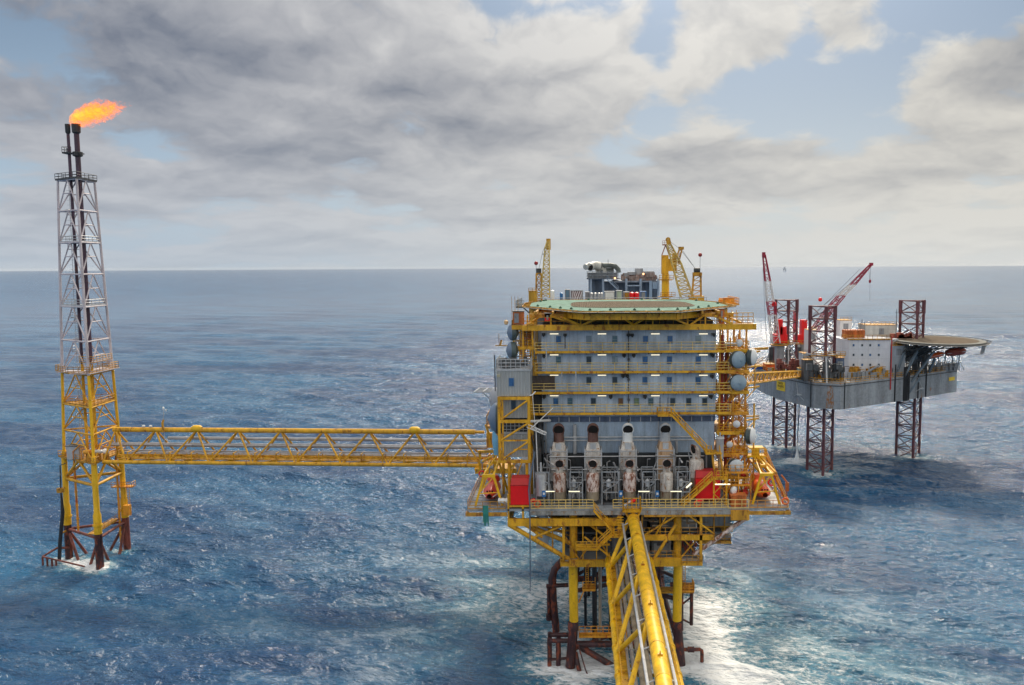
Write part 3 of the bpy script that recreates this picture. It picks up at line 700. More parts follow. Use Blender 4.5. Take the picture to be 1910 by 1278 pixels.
for sx, xx, mm in ((-1, 4.1, YELB), (1, 10.6, YELB)):
    m = MB(); m.tube((xx, 123, 18), (xx, 40, 18), .44, 16)
    for y_ in BX_: m.lathe((xx, y_, 18), (0, 1, 0), [(-.25, .44), (-.25, .52), (.25, .52), (.25, .44)], 16)
    m.build('bottom_chord', mm, nb, True)
    m = MB(); pts = []
    for i, y_ in enumerate(NX[:-1]):
        a = V(xx, y_, 18); mid = V(7.6 + sx * .45, y_ - 6.7, 24.7); b = V(xx, NX[i + 1], 18); m.tube(a, mid, .30, 12); m.tube(mid, b, .30, 12)
    m.tube((xx, 119, 18), (7.6 + sx * .45, 121.5, 24.6), .3, 12); m.build('diagonal_braces', mm, nb, True)
m = MB()
for y_ in BX_: m.beam((4.1, y_, 18.05), (10.6, y_, 18.05), .25, .3); m.beam((4.0, y_, 18.6), (6.0, y_, 18.6), .2, .2)
for i, y_ in enumerate(NX[:-1]): m.tube((4.1, y_, 17.9), (10.6, NX[i + 1], 17.9), .14, 6)
m.build('floor_beams', YEL, nb)
for xx, zz, r_, mm in ((5.2, 18.9, .16, PIPE), (5.75, 18.8, .26, PIPE), (6.5, 18.75, .34, STACKB), (7.35, 18.75, .34, STACKB), (8.15, 18.7, .30, STACKR), (8.85, 18.7, .2, PIPE), (9.4, 18.9, .26, STACKB)):
    m = MB(); m.tube((xx, 122, zz), (xx - .02, 42, zz), r_, 10)
    for y_ in range(46, 120, 9): m.lathe((xx, y_, zz), (0, 1, 0), [(-.15, r_), (-.15, r_ * 1.3), (.15, r_ * 1.3), (.15, r_)], 10)
    m.build('pipeline', mm, nb, True)
for xx, zz in ((6.35, 24.2), (8.95, 24.4)):
    m = MB(); m.tube((xx, 121.5, zz), (xx - .35, 42, zz), .17, 8)
    for y_ in BX_: m.tube((xx - .1 - (121 - y_) * .004, y_, zz), (7.5, y_, 24.8), .09, 5)
    m.build('conduit', LGREY, nb, True)
m = MB(); m.beam((4.75, 122, 18.3), (4.75, 42, 18.3), .9, .08); m.rail([V(4.3, 122, 18.3), V(4.3, 42, 18.3)], r=.045, step=3.3); m.rail([V(10.35, 122, 18.3), V(10.35, 42, 18.3)], r=.05, step=3.3); m.build('walkway_railing', YEL, nb)

# ================================================================== MAIN PLATFORM: jacket
jk = thing('platform_jacket', 'yellow legged steel jacket with rusty brown bracing standing in the sea under the platform', 'platform legs', (7, 138, 0))
JL = [(-1.2, 124.3), (15.0, 124.3), (-1.0, 150), (14.6, 150), (-1, 172), (14.6, 172)]
for (x_, y_) in JL:
    sx = -1 if x_ < 5 else 1
    m = MB(); m.tube((x_, y_, 7.6), (x_ + sx * .1, y_, 18), .70, 20); m.build('yellow_leg', YELB, jk, True)
    m = MB(); m.tube((x_ + sx * 1.1, y_ - (.5 if y_ < 130 else -.5), -6), (x_, y_, 7.6), .84, 18, .72); m.lathe((x_ + sx * .15, y_, 6.2), (0, 0, 1), [(0, .78), (0, .86), (1.1, .82), (1.3, .7)], 18); m.build('lower_leg', SPLASH, jk, True, 'black and rust brown leg section at the waterline')
def br(a, b, r=.4, mm=SPLASH, nm='brace', n=10): m = MB(); m.tube(a, b, r, n); m.build(nm, mm, jk, True)
br((-1.4, 124.3, 3.8), (15.2, 124.3, 3.8), .5); br((-1.3, 124.4, 4.0), (8.5, 124.6, -2.2), .5); br((15.2, 124.4, 4.0), (8, 124.6, -4.5), .48)
br((-1.4, 124.3, 4.2), (-1, 150, 4.2), .42); br((15.1, 124.3, 4.2), (14.7, 150, 4.2), .42); br((-1, 150, 4.2), (14.6, 150, 4.2), .42)
br((-1, 126, 11.8), (9, 149, 4.4), .36); br((15, 124.4, 11), (6, 149, 4.4), .36); br((-1, 150, 14), (14, 150, 5), .36)
br((-1, 150, 10), (-1, 172, 4), .4); br((-1, 172, 5), (14.6, 172, 5), .4); br((-1, 171, 14), (14, 171, 5), .34)
for (x_, y_, r_) in ((2.2, 133, .42), (5.0, 133.5, .42), (3.6, 150, .34), (10.2, 146, .4), (12, 155, .3)):
    m = MB(); m.tube((x_, y_, -4), (x_, y_, 18.4), r_, 12); m.build('riser', BLACKP if r_ > .33 else ORA, jk, True, 'upright black riser between the platform legs' if r_ > .33 else 'upright rust orange riser between the platform legs')
for (x_, y_, r_) in ((3.3, 133, .13), (2.9, 127, .18), (6.2, 138, .2)):
    m = MB(); m.tube((x_, y_, 2), (x_, y_, 18.4), r_, 8); m.build('caisson', PIPE if r_ < .15 else STACKB, jk, True)
for (a, b, r_) in (((-1.2, 124.3, 14.5), (-1, 150, 6), .28), ((15, 124.3, 14.5), (14.7, 150, 6), .28), ((-1, 150, 15.5), (14.6, 150, 15.5), .3), ((-1, 150, 9.6), (14.6, 150, 9.6), .3), ((14.6, 150, 15), (-1, 150, 5), .3),
                   ((-1.2, 124.4, 3), (14.7, 150, -3), .34), ((15, 124.4, 3), (-1, 150, -3), .34), ((-1, 150, 14), (-1, 172, 14), .3), ((14.6, 150, 14), (14.6, 172, 14), .3), ((-1, 172, 15), (14.6, 172, 6), .3), ((3, 137, 12), (12, 137, 12), .26), ((1, 137, 8), (9, 150, 13), .24)):
    br(a, b, r_)
for i, (x_, y_, r_) in enumerate(((.7, 140, .26), (7.5, 142, .3), (9.2, 152, .32), (11.4, 138, .24), (13.2, 141, .3), (6.4, 152, .3), (1.4, 152, .3), (12.8, 130, .22), (9.6, 134, .24))):
    m = MB(); m.tube((x_, y_, -4), (x_, y_, 18.4), r_, 12)
    for z_ in (5, 9.5, 14): m.lathe((x_, y_, z_), (0, 0, 1), [(0, r_), (0, r_ * 1.35), (.3, r_ * 1.35), (.3, r_)], 10)
    m.build('riser', SPLASH if i % 3 else BLACKP, jk, True)
for z_ in (9.4, 14):
    m = MB(); m.beam((-.8, 138, z_), (14.2, 138, z_), .3); m.beam((-.8, 144, z_), (14.2, 144, z_), .3); m.build('riser_guide', SPLASH, jk)
# boat-landing walkway between the front legs
m = MB(); m.box(-.4, 7.2, 124.9, 126.1, 4.55, 4.75); m.rail([V(-.4, 126.1, 4.75), V(7.2, 126.1, 4.75)], r=.06, step=1); m.rail([V(-.4, 124.9, 4.75), V(7.2, 124.9, 4.75)], r=.05, step=1.2); m.build('landing_walkway', ORA, jk)
m = MB(); m.rail([V(-5.0, 126, 6.2), V(-2.2, 127, 6.4)], r=.06, step=.8, toe=0)
# left boat fender: inverted frames of brown pipe
m = MB()
for y_ in (124.5, 126.6):
    m.tube((-5.1, y_, -3), (-5.1, y_, 4.7), .34, 10); m.tube((-5.3, y_, 4.3), (-1.4, y_, 4.3), .36, 10); m.tube((-3.7, y_, -3), (-3.7, y_, 4.2), .38, 10)
m.tube((-5.1, 124.5, 2), (-5.1, 126.6, 2), .2, 8); m.tube((-5.1, 124.5, 1.2), (-1.5, 124.5, 1.5), .22, 8); m.build('boat_fender', SPLASH, jk, True)
m = MB(); m.tube((-6.0, 136, 8.6), (-2.2, 136, 8.8), .36, 10); m.tube((-5.6, 136, 8.7), (-5.6, 136, 3.2), .32, 10); m.tube((-5.6, 136, 3.6), (-5.6, 136, 2.6), .5, 10, .5)
m.build('boat_fender', SPLASH, jk, True)
m = MB(); m.sweep([(-1.6, 137, 13.4), (-3.2, 136.6, 12.9), (-4.6, 136.4, 11.4), (-5.0, 136.4, 9.8), (-4.9, 136.3, 6), (-4.4, 136, 1), (-4.4, 136, -3)], [.55, .62, .62, .7, .7, .62, .6], 12)
m.build('bent_riser', SPLASH, jk, True)
m = MB(); m.sweep([(-1, 124.4, 2.4), (-.3, 122.5, -.2), (.6, 121.7, -1.0), (2.5, 121.5, -1.1), (10, 121.5, -1.1)], .38, 10); m.sweep([(-.6, 124, 4), (.6, 122.2, .6), (1.2, 121.6, -.6)], .12, 6); m.build('waterline_pipe', SPLASH, jk, True)
m = MB(); m.sweep([(15.4, 124.2, 2.9), (18.6, 124.2, 2.9), (18.9, 124.2, 2.7), (18.95, 124.2, 2.2), (18.95, 124.2, -4)], .30, 10); m.lathe((17.2, 124.2, 2.9), (1, 0, 0), [(-.5, .3), (-.5, .45), (.5, .45), (.5, .3)], 10); m.build('bent_caisson', SPLASH, jk, True)
m = MB(); m.tube((16.9, 134, 1.5), (16.9, 134, 10.4), .35, 8); m.tube((18.6, 134, 2.5), (18.6, 134, 8.2), .3, 8); m.tube((15, 134, 9.6), (18.6, 134, 9.4), .4, 8); m.tube((16.9, 134, 6), (18.6, 134, 7.4), .16, 6); m.tube((16.9, 134, 3.6), (18.6, 134, 2.7), .16, 6); m.build('boat_fender', SPLASH, jk, True)
# stair cages beside the legs
for (x0, x1, y_, z0, zt) in ((.2, 2.2, 124.8, 12.4, 17.4), (15.6, 17.9, 126, 11.6, 17.4)):
    m = MB(); m.box(x0, x1, y_, y_ + 1.8, z0 - .15, z0); m.rail([V(x0, y_, z0), V(x1, y_, z0), V(x1, y_ + 1.8, z0)], r=.05, step=.7, h=1.4, bars=(.33, .66, 1))
    for k in range(3): m.box(x0 + .1, x1 - .1, y_ + .2, y_ + 1.6, z0 - .3 + k * .35, z0 - .24 + k * .35)
    for dx in (.5, .9): m.tube((x0 + dx, y_ + .2, z0), (x0 + dx, y_ + .2, zt), .05, 4)
    for j in range(int((zt - z0) / .35)): m.tube((x0 + .5, y_ + .2, z0 + j * .35), (x0 + .9, y_ + .2, z0 + j * .35), .04, 4)
    m.tube((x0 + .2, y_, z0 - .1), (x0 - .6, y_, z0 - 2), .1, 5); m.build('caged_ladder', ORA, jk)
m = MB(); m.box(10.9, 17.9, 126.2, 128.4, 11.2, 11.45); m.rail([V(14.9, 126.2, 11.45), V(17.9, 126.2, 11.45), V(17.9, 128.4, 11.45)], r=.05, step=1); m.build('access_platform', YELD, jk)

# ================================================================== MAIN PLATFORM: decks
dk = thing('platform_deck', 'yellow steel deck structure carrying the living quarters, with trusses and brackets below', 'deck', (7, 150, 22))
m = MB()
m.box(-11.3, 25.6, 122.2, 180, 25.95, 26.3); m.box(-17.4, -11.32, 122.4, 141, 25.9, 26.2); m.box(25.62, 31.8, 122.4, 141, 25.9, 26.2); m.build('main_deck', GREY, dk)
m = MB(); m.box(-11.2, 5.6, 122.1, 122.6, 23.6, 24.75); m.box(5.61, 6.2, 122.0, 122.5, 22, 25.6); m.box(-11.2, -10.7, 122.62, 170, 23.7, 24.6); m.build('edge_girders', YEL, dk)
m = MB(); m.box(-7.9, 25.5, 121.95, 122.15, 25.35, 25.95); m.build('deck_edge_beam', mat('stained_deck_edge', (.36, .36, .34), .6, var=.4, rust=.45, rustc=(.26, .14, .06)), dk)
m = MB(); m.box(22.8, 25.6, 121.7, 122.18, 24.5, 26.0); m.box(9.6, 22.78, 121.98, 122.2, 25.0, 25.32); m.build('edge_girders', YELD, dk)
m = MB(); m.box(-17.4, -11.3, 122.1, 122.38, 25.2, 25.75); m.box(-17.6, -17.42, 122.1, 141, 25.2, 25.75); m.box(25.62, 31.8, 122.1, 122.38, 25.2, 25.75); m.box(31.82, 32, 122.1, 141, 25.2, 25.75); m.build('edge_girders', YELD, dk)
m = MB()
for y_ in (130, 138, 146, 154, 162, 170, 178): m.box(-11, 25.4, y_, y_ + .4, 24.9, 25.94)
for x_ in (-5, 0, 5, 10, 15, 20): m.box(x_, x_ + .3, 123, 179, 25.1, 25.93)
m.build('deck_beams', YELD, dk)
# lower deck and cellar deck
m = MB(); m.box(-2.6, 18.2, 122.9, 176, 17.75, 17.95); m.build('lower_deck', GREY, dk)
m = MB(); m.box(-1.9, 4.6, 122.5, 123.0, 17.0, 18.05); m.box(10.4, 15.4, 122.5, 123.0, 17.0, 18.3); m.box(-3.2, -1.92, 122.2, 124.2, 17.2, 17.7); m.box(15.42, 18.6, 122.1, 124.2, 17.25, 17.75)
m.box(-2.8, -2.4, 124.22, 175, 17.1, 17.7); m.box(17.9, 18.3, 124.22, 175, 17.1, 17.7); m.build('edge_girders', YEL, dk)
m = MB(); m.box(-1.8, 22, 124.5, 172, 21.6, 21.8); m.build('mezzanine_deck', DGREY, dk)
m = MB(); m.box(9.2, 20.4, 122.6, 123.1, 21.1, 21.9); m.build('mezzanine_girder', YEL, dk)
m = MB(); m.box(4.8, 6.3, 122.9, 123.3, 17, 25); m.build('stair_shaft_panel', DGREY, dk)
for x_ in (-1.2, 15.0):
    for y_ in (124.3, 150, 172): m = MB(); m.tube((x_, y_, 17.9), (x_, y_, 25.0), .62, 16); m.build('deck_column', YEL, dk, True)
for x_ in (-2.7, 18.4):
    m = MB(); m.box(x_ - .2, x_ + .2, 122.6, 123, 17.9, 24.9 if x_ > 0 else 23.6); m.build('post', YEL, dk)
# outrigger brackets
for (a, b, r_, mm) in (((-11, 122.6, 23.7), (-1.9, 123.4, 17.9), .36, YEL), ((-9.4, 124, 23.6), (-1.4, 124.2, 20.1), .36, YEL), ((-11, 140, 23.7), (-1.9, 140, 17.9), .34, YELD), ((-7.6, 123, 21.4), (-2.9, 123, 23.4), .2, YEL),
                       ((25.3, 122.6, 24.6), (17.4, 123.2, 18.6), .34, STACKR), ((25.3, 140, 24.6), (18, 140, 18.2), .32, YELD), ((14.6, 122.8, 23.6), (11.0, 122.7, 17.8), .26, YEL), ((14.7, 122.8, 25), (9.8, 122.9, 21.9), .16, YEL),
                       ((16.5, 122.6, 25), (20.5, 122.8, 22), .16, YEL), ((13.1, 122.5, 25), (11.4, 122.7, 21.9), .12, YEL), ((-8.5, 122.6, 23.6), (-6, 123.2, 21.5), .2, YEL)):
    m = MB(); m.tube(a, b, r_, 12); m.build('bracket_brace', mm, dk, True, 'rust streaked bracket brace on the right' if mm is STACKR else None)
m = MB()
for (a, b) in (((.2, 123.2, 24.6), (3.6, 123.2, 21.7)), ((.5, 123, 21.6), (5, 123, 18)), ((4.6, 123, 21), (1.2, 123, 23.6))): m.tube(a, b, .16, 7)
for x_ in (.2, 2.3, 3.9): m.box(x_, x_ + .15, 123.0, 123.2, 17.9, 24.6)
m.box(-.9, 4.4, 122.7, 122.95, 20.3, 20.55); m.build('front_bracing', YEL, dk)
rnd = random.Random(61); m = MB()
for i in range(34):
    a = V(-9 + rnd.random() * 33, 123.6 + rnd.random() * 5, 22.2 + rnd.random() * 2.4)
    if a.x < -6: a.z = 23.4 + rnd.random()
    m.tube(a, a + V(1 + rnd.random() * 3, 0, 0), .07 + rnd.random() * .1, 6)
    if i % 3 == 0: m.tube(a, a + V(0, 0, 25.9 - a.z), .08, 5)
m.build('underdeck_pipework', STACKB, dk)
m = MB()
for (a, b) in (((-2.5, 123.3, 21.6), (-.4, 123.3, 18)), ((-.2, 123.3, 18), (2.2, 123.3, 21.5)), ((4.6, 123.3, 18.1), (2.4, 123.3, 21.5)), ((15.5, 123.3, 18.2), (18.2, 123.3, 21.4)), ((18.2, 123.3, 18.2), (15.6, 123.3, 21.4)), ((9.4, 123.4, 18.2), (9.4, 123.4, 25)), ((12.2, 123.4, 21.9), (12.2, 123.4, 25)), ((-10.8, 126, 23.8), (-2.6, 126, 21.2)), ((-6.8, 123.2, 21.0), (-6.8, 123.2, 23.7)), ((-4.4, 123.2, 19.4), (-4.4, 123.2, 23.7)), ((20.5, 123.4, 21), (20.5, 123.4, 25.2)), ((22.6, 126, 21.4), (22.6, 126, 25.2))): m.tube(a, b, .13, 7)
m.build('underdeck_braces', YELD, dk)
# zigzag stair in front of the lower decks
def stairs(p, q, w, side, nm='stair_flight', parent=dk, mm=YEL, rmm=None):
    m = MB(); m.stair(p, q, w, side); o = m.build(nm, mm, parent); m = MB(); m.stair_rail(p, q, w, side, .055); m.build('handrail', rmm or mm, o); return o
stairs((2.0, 122.0, 26.1), (5.0, 122.0, 22.7), 1.0, (0, 1, 0)); stairs((4.6, 121.0, 22.6), (2.4, 121.0, 20.6), 1.0, (0, 1, 0))
m = MB(); m.box(4.4, 6.6, 120.4, 122.6, 22.3, 22.5); m.box(-.8, 2.6, 120.4, 122.0, 20.35, 20.55); m.build('stair_landings', YEL, dk)
m = MB(); m.rail([V(5.0, 120.4, 22.5), V(6.6, 120.4, 22.5), V(6.6, 122, 22.5)], r=.055, step=.7, bars=(.33, .66, 1)); m.rail([V(-.8, 120.4, 20.55), V(2.4, 120.4, 20.55)], r=.055, step=.9, bars=(.33, .66, 1))
for j in range(7): m.beam((5.4, 120.6, 22.9 + j * .42), (6.4, 120.6, 22.9 + j * .42), .06, .12)
m.build('landing_railing', YEL, dk)
m = MB(); m.rail([V(9.2, 122.7, 21.9), V(20.4, 122.7, 21.9)], r=.045, step=1.2); m.rail([V(10.4, 122.6, 18.3), V(15, 122.6, 18.3)], r=.045, step=1.0); m.rail([V(15.4, 122.1, 17.75), V(18.6, 122.1, 17.75), V(18.6, 124.2, 17.75)], r=.05, step=.8); m.rail([V(-3.2, 122.2, 17.7), V(-1.9, 122.2, 17.7)], r=.05, step=.6)
m.build('lower_railings', YELD, dk)
# main deck railings
m = MB(); m.rail([V(-7.6, 122.25, 26.3), V(1.9, 122.25, 26.3)], r=.055, step=1.1, h=1.35, bars=(.33, .66, 1)); m.rail([V(4.9, 122.25, 26.3), V(6.4, 122.25, 26.3)], r=.055, step=1.1, h=1.35, bars=(.33, .66, 1)); m.build('deck_railing', RAILP, dk)
m = MB(); m.rail([V(9.1, 122.25, 26.3), V(22.4, 122.25, 26.3)], r=.055, step=.95, h=1.35, bars=(.33, .66, 1)); m.rail([V(22.4, 121.9, 26.3), V(25.5, 121.9, 26.3)], r=.055, step=.9, h=1.35, bars=(.5, 1)); m.build('deck_railing', RAILP, dk)
m = MB(); m.box(6.3, 9.1, 121.0, 122.2, 26.0, 26.3); m.rail([V(6.4, 122.2, 26.3), V(6.4, 121, 26.3), V(9.0, 121, 26.3), V(9.0, 122.2, 26.3)], r=.06, step=.7, h=1.9, bars=(.3, .6, 1)); m.build('bridge_landing_cage', YEL, dk)
m = MB(); m.rail([V(-17.3, 122.5, 26.2), V(-11.6, 122.5, 26.2)], r=.045, step=1.1); m.rail([V(-17.3, 122.5, 26.2), V(-17.3, 141, 26.2), V(-12, 141, 26.2)], r=.045, step=1.6, h=1.4); m.build('lifeboat_deck_railing', YELD, dk)
m = MB(); m.rail([V(25.8, 122.5, 26.2), V(31.7, 122.5, 26.2)], r=.045, step=1.1); m.rail([V(31.7, 122.5, 26.2), V(31.7, 141, 26.2), V(26, 141, 26.2)], r=.05, step=1.6, h=1.4); m.build('lifeboat_deck_railing', ORA, dk)

# dangling hose and caisson, teal net
m = MB(); m.sweep([(-7.0, 123, 35), (-7.7, 122.2, 31), (-7.9, 121.8, 29.3), (-7.75, 121.6, 27), (-7.8, 121.6, 16), (-7.85, 121.6, 13.6)], [.14, .15, .12, .10, .09, .07], 8)
single(m, 'hanging_hose', BLUE and mat('slate_hose', (.10, .14, .20), .5), 'long slate coloured hose hanging down beside the left red shelter', 'hose', (-7.8, 122, 14), smooth=True)
m = MB(); m.box(-7.4, -5.5, 132, 134, 16.6, 25); m.box(-5.5, -5.1, 132.2, 133.8, 18, 19.4); single(m, 'sump_caisson', LGREY, 'grey square caisson hanging below the left side of the deck', 'caisson', (-6.4, 133, 25))
m = MB()
for i in range(9):
    x_ = -14.9 + .09 * i; m.sweep([(x_, 122.1, 26.9), (x_ + .05, 121.9, 25.6), (x_ + .1 * math.sin(i), 121.95, 24.0 + .3 * math.cos(i * 2))], .07, 5)
single(m, 'fishing_net', TEAL, 'bundle of teal netting hanging over the left lifeboat deck edge', 'net', (-14.6, 122, 25))

# ================================================================== LIVING QUARTERS
BX0, BX1, BY0, BY1 = -6.2, 21.8, 131.0, 168.0
hb = thing('living_quarters', 'large pale blue accommodation block with five rows of yellow galleries', 'building', (7.8, 131, 26.3))
m = MB(); m.box(BX0, BX1, BY0, BY1, 38.9, 53.3); m.build('upper_walls', WALL, hb)
m = MB(); m.box(BX0 + .1, BX1 - .1, BY0 + .25, BY1, 26.31, 38.0); m.build('lower_wall', WALLD, hb)
m = MB(); m.box(BX0, BX1, BY0 + .02, BY0 + .6, 38.01, 38.89); m.build('steel_band', BAND, hb)
m = MB()
for i in range(17): m.box(BX0 + 1 + i * 1.65, BX0 + 1.12 + i * 1.65, BY0 - .12, BY0 + .01, 38.05, 38.8)
m.build('band_stiffeners', LGREY, hb)
m = MB(); m.box(BX0 - .1, BX1 + .1, BY0 - .2, BY1, 53.31, 53.5); m.build('roof', DARK, hb)
rows = [633.5, 671.7, 710, 749.3]
galz = []
gal_y = [655.8, 693.6, 731.8, 770.8]
for i, gy in enumerate(gal_y):
    zc = at(1170, gy, 129.7).z; galz.append(zc)
    x0 = (at(998, gy, 129.7).x, at(998, gy, 129.7).x, at(993, gy, 129.7).x, at(985, gy, 129.7).x)[i]; x1 = (23.2, 23.6, 24, 24)[i]
    g_ = MB(); g_.box(x0, x1, 129.6, 130.98, zc - .12, zc); G = g_.build('gallery', GREY, hb)
    g_ = MB(); g_.box(x0, x1, 129.42, 129.58, zc - .22, zc + .16); g_.build('edge_beam', YEL, G)
    g_ = MB(); g_.rail([V(x0, 129.5, zc + .16), V(x1, 129.5, zc + .16)], h=1.32, step=1.84, r=.05, bars=(.30, .64, 1), toe=0); g_.build('railing', RAILP, G)
    g_ = MB()
    for k in range(16): g_.beam((x0 + .3 + k * (x1 - x0 - .6) / 15, 129.7, zc - .22), (x0 + .3 + k * (x1 - x0 - .6) / 15, 130.98, zc - .5), .1, .16)
    g_.build('bracket', DGREY, G)
wcols = {0: [G_BLUE, FRAME, G_TEAL, G_BLUE, G_BLUE, G_PALE], 1: [G_TEAL, G_DARK, G_PALE, G_BLUE, G_BLUE, G_BLUE], 2: [G_DARK, G_DARK, G_BLUE, G_BLUE, G_BLUE], 3: [G_BLUE, G_TEAL, G_DARK, G_BROWN, G_GREEN, G_TEAL, G_DARK, G_DARK, G_DARK]}
wx = {0: [1041.7, 1098.4, 1146.7, 1203.9, 1249.7, 1302.4], 1: [1041.7, 1098.4, 1146.7, 1203.3, 1248.7, 1302.4], 2: [1098.4, 1146.7, 1202.9, 1248.3, 1302], 3: [1036.7, 1063.2, 1106.8, 1157.7, 1187.4, 1213.8, 1254.6, 1284.5, 1314.3]}
for r_ in range(4):
    for px, g_ in zip(wx[r_], wcols[r_]):
        c = at(px, rows[r_], 131)
        m = MB(); w, h, t = .37, .56, .07
        for (a, b, cc, d) in ((-w - t, w + t, h, h + t), (-w - t, w + t, -h - t, -h), (-w - t, -w, -h, h), (w, w + t, -h, h)): m.box(c.x + a, c.x + b, 130.9, 130.999, c.z + cc, c.z + d)
        f_ = m.build('window', FRAME, hb)
        m = MB(); m.box(c.x - w, c.x + w, 130.955, 130.997, c.z - h, c.z + h); m.build('pane', g_, f_)
        if g_ in (G_TEAL, G_GREEN, G_PALE): m = MB(); m.box(c.x - w, c.x + w, 130.94, 130.953, c.z - .05, c.z + .02); m.build('glazing_bar', FRAME, f_)
lampx = [1033.7, 1122.7, 1222.4, 1312]
for r_, (ly, w_) in enumerate(((622.5, 1.5), (661.7, 1.5), (699.6, 1.5), (737.8, 1.45))):
    for k, px in enumerate(lampx):
        c = at(px, ly, 130.4)
        L = thing('strip_light', 'lit white strip light, %s from the left under the %s' % (('first', 'second', 'third', 'fourth')[k], ('helideck beam', 'top gallery', 'second gallery from the top', 'third gallery from the top')[r_]), 'light', (c.x, c.y, c.z + .12), 'strip lights above the galleries')
        m = MB(); m.box(c.x - .72, c.x + .72, 130.25, 130.55, c.z + .06, c.z + .16); m.build('housing', GREY, L)
        m = MB(); m.box(c.x - .68, c.x + .68, 130.28, 130.52, c.z - .1, c.z + .055); m.build('tube', LAMPG, L)
m = MB(); m.box(7.72, 7.84, 130.8, 130.99, 38.9, 53); m.box(7.72, 7.84, 131.0, 131.24, 35.5, 38); m.build('drain_pipe', DGREY, hb)
for r_, zz in enumerate(galz): m = MB(); m.lathe((7.78, 130.7, zz - 1.6), (0, 0, 1), [(0, .05), (.05, .2), (.4, .2), (.45, .05)], 8); m.build('drain_collar', DGREY, hb)
for i, (px, py) in enumerate(((1014, 624), (1054, 625), (1172, 625), (1179, 625), (1331, 624), (1164, 663), (1182, 663), (1329, 663), (1162, 701), (1170, 701), (1328, 702), (1139, 740), (1203, 740), (1326, 740), (1015, 740), (1015, 664))):
    c = at(px, py, 130.6); m = MB(); m.box(c.x - .28, c.x + .28, 130.3, 130.9, c.z - .16, c.z + .22); m.tube((c.x, 130.4, c.z), (c.x, 130.05, c.z - .2), .16, 8); m.build('floodlight', DARK, hb)
for px, y0, y1 in ((1019, 648, 690), (1048, 695, 715), (1074, 693, 718), (1054, 628, 650)):
    a, b = at(px, y0, 129.3), at(px, y1, 129.3); m = MB(); m.tube(a, b, .09, 6); m.build('vent_pipe', LGREY if px != 1054 else DGREY, hb)
m = MB()
for px in (1231, 1246): a, b = at(px, 742, 130.9), at(px, 768, 130.9); m.box(a.x - .05, a.x + .05, 130.88, 130.98, b.z, a.z)
m.build('panel_joints', BAND, hb)
# wall stains: bare weathered cladding at the left of row 3
m = MB(); a, b = at(993, 701, 130.9), at(1035, 726, 130.9); m.box(a.x, b.x, 130.86, 130.97, b.z, a.z); m.build('brown_louvre', mat('brown_louvre_metal', (.15, .12, .11), .6, ribs=.3, var=.3), hb)
# pipes and conduits on the lower wall
for px, y0, y1, r_ in ((1072, 792, 905, .30), (1190, 840, 905, .12), (1018, 790, 850, .10), (1262, 820, 930, .22), (1214, 850, 940, .1), (1141, 858, 905, .12), (1228, 786, 812, .08)):
    a, b = at(px, y0, 130.7), at(px, y1, 130.7); m = MB(); m.tube((a.x, 130.7, a.z), (a.x, 130.7, b.z), r_, 8); m.build('wall_pipe', LGREY, hb, True)
m = MB()
for py in (816, 822, 866): a, b = at(1040, py, 130.5), at(1300, py, 130.5); m.tube((a.x, 130.5, a.z), (b.x, 130.5, a.z), .12, 6)
m.build('header_pipe', LGREY, hb, True)
m = MB()
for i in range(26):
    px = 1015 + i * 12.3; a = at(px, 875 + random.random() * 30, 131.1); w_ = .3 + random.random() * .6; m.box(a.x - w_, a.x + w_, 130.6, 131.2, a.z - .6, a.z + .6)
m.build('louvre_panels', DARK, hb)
m = MB(); m.box(-6.0, 21.5, 130.3, 131.2, 26.35, 32.9); m.build('painted_recess_shade', DARK, hb)  # dark slab paints the recess's shade in front of the lower wall

# ================================================================== HELIDECK
hd = thing('helideck', 'pale green octagonal helideck on a yellow truss above the living quarters', 'helideck', (8, 145, 53.5))
ZH = 56.35
def hp(px, py): d = at(px, py, 100) - V(0, 0, CAMH); s = (ZH - CAMH) / d.z; return V(0, 0, CAMH) + d * s
oct_ = [V(.6, 124.5, ZH), V(14.7, 124.2, ZH), V(25.2, 139.5, ZH), V(25.0, 152, ZH), V(21, 166, ZH), V(-6.8, 166, ZH), V(-9.0, 153, ZH), V(-8.6, 140.5, ZH)]
m = MB(); m.prism([(q.x, q.y) for q in oct_], ZH - .25, ZH); m.build('deck_plate', GREEN, hd)
cen = V(8, 146, 0)
def ring(f, z): return [V(cen.x + (q.x - cen.x) * f, cen.y + (q.y - cen.y) * f, z) for q in oct_]
m = MB(); n_ = 26; net = [V(cen.x + 1 + 10.6 * math.copysign(abs(math.cos(w)) ** .5, math.cos(w)), 145 + 12.0 * math.copysign(abs(math.sin(w)) ** .5, math.sin(w)), 0) for w in [2 * math.pi * i / n_ for i in range(n_)]]
m.prism([(q.x, q.y) for q in net], ZH + .004, ZH + .012); m.build('net_backing', mat('green_brown_deck', (.20, .24, .18), .85, var=.2), hd)
m = MB()
def clip(a, b):
    """part of the segment a-b inside the net outline"""
    t0, t1 = 0., 1.; d = b - a
    for i in range(n_):
        p_, q_ = net[i], net[(i + 1) % n_]; e = q_ - p_; nx_, ny_ = -e.y, e.x; den_ = nx_ * d.x + ny_ * d.y; num_ = nx_ * (p_.x - a.x) + ny_ * (p_.y - a.y)
        if abs(den_) < 1e-9: continue
        t = num_ / den_
        if den_ > 0: t0 = max(t0, t)
        else: t1 = min(t1, t)
    return (a.lerp(b, t0), a.lerp(b, t1)) if t0 < t1 else None
for s_ in (1, -1):
    for i in range(-60, 61):
        c = cen + V(i * .62, -1, 0); r_ = clip(c - V(20 * s_, 20, 0), c + V(20 * s_, 20, 0))
        if r_: m.beam(V(r_[0].x, r_[0].y, ZH + .05), V(r_[1].x, r_[1].y, ZH + .05), .13, .06)
m.build('landing_net', NETM, hd)
m = MB()
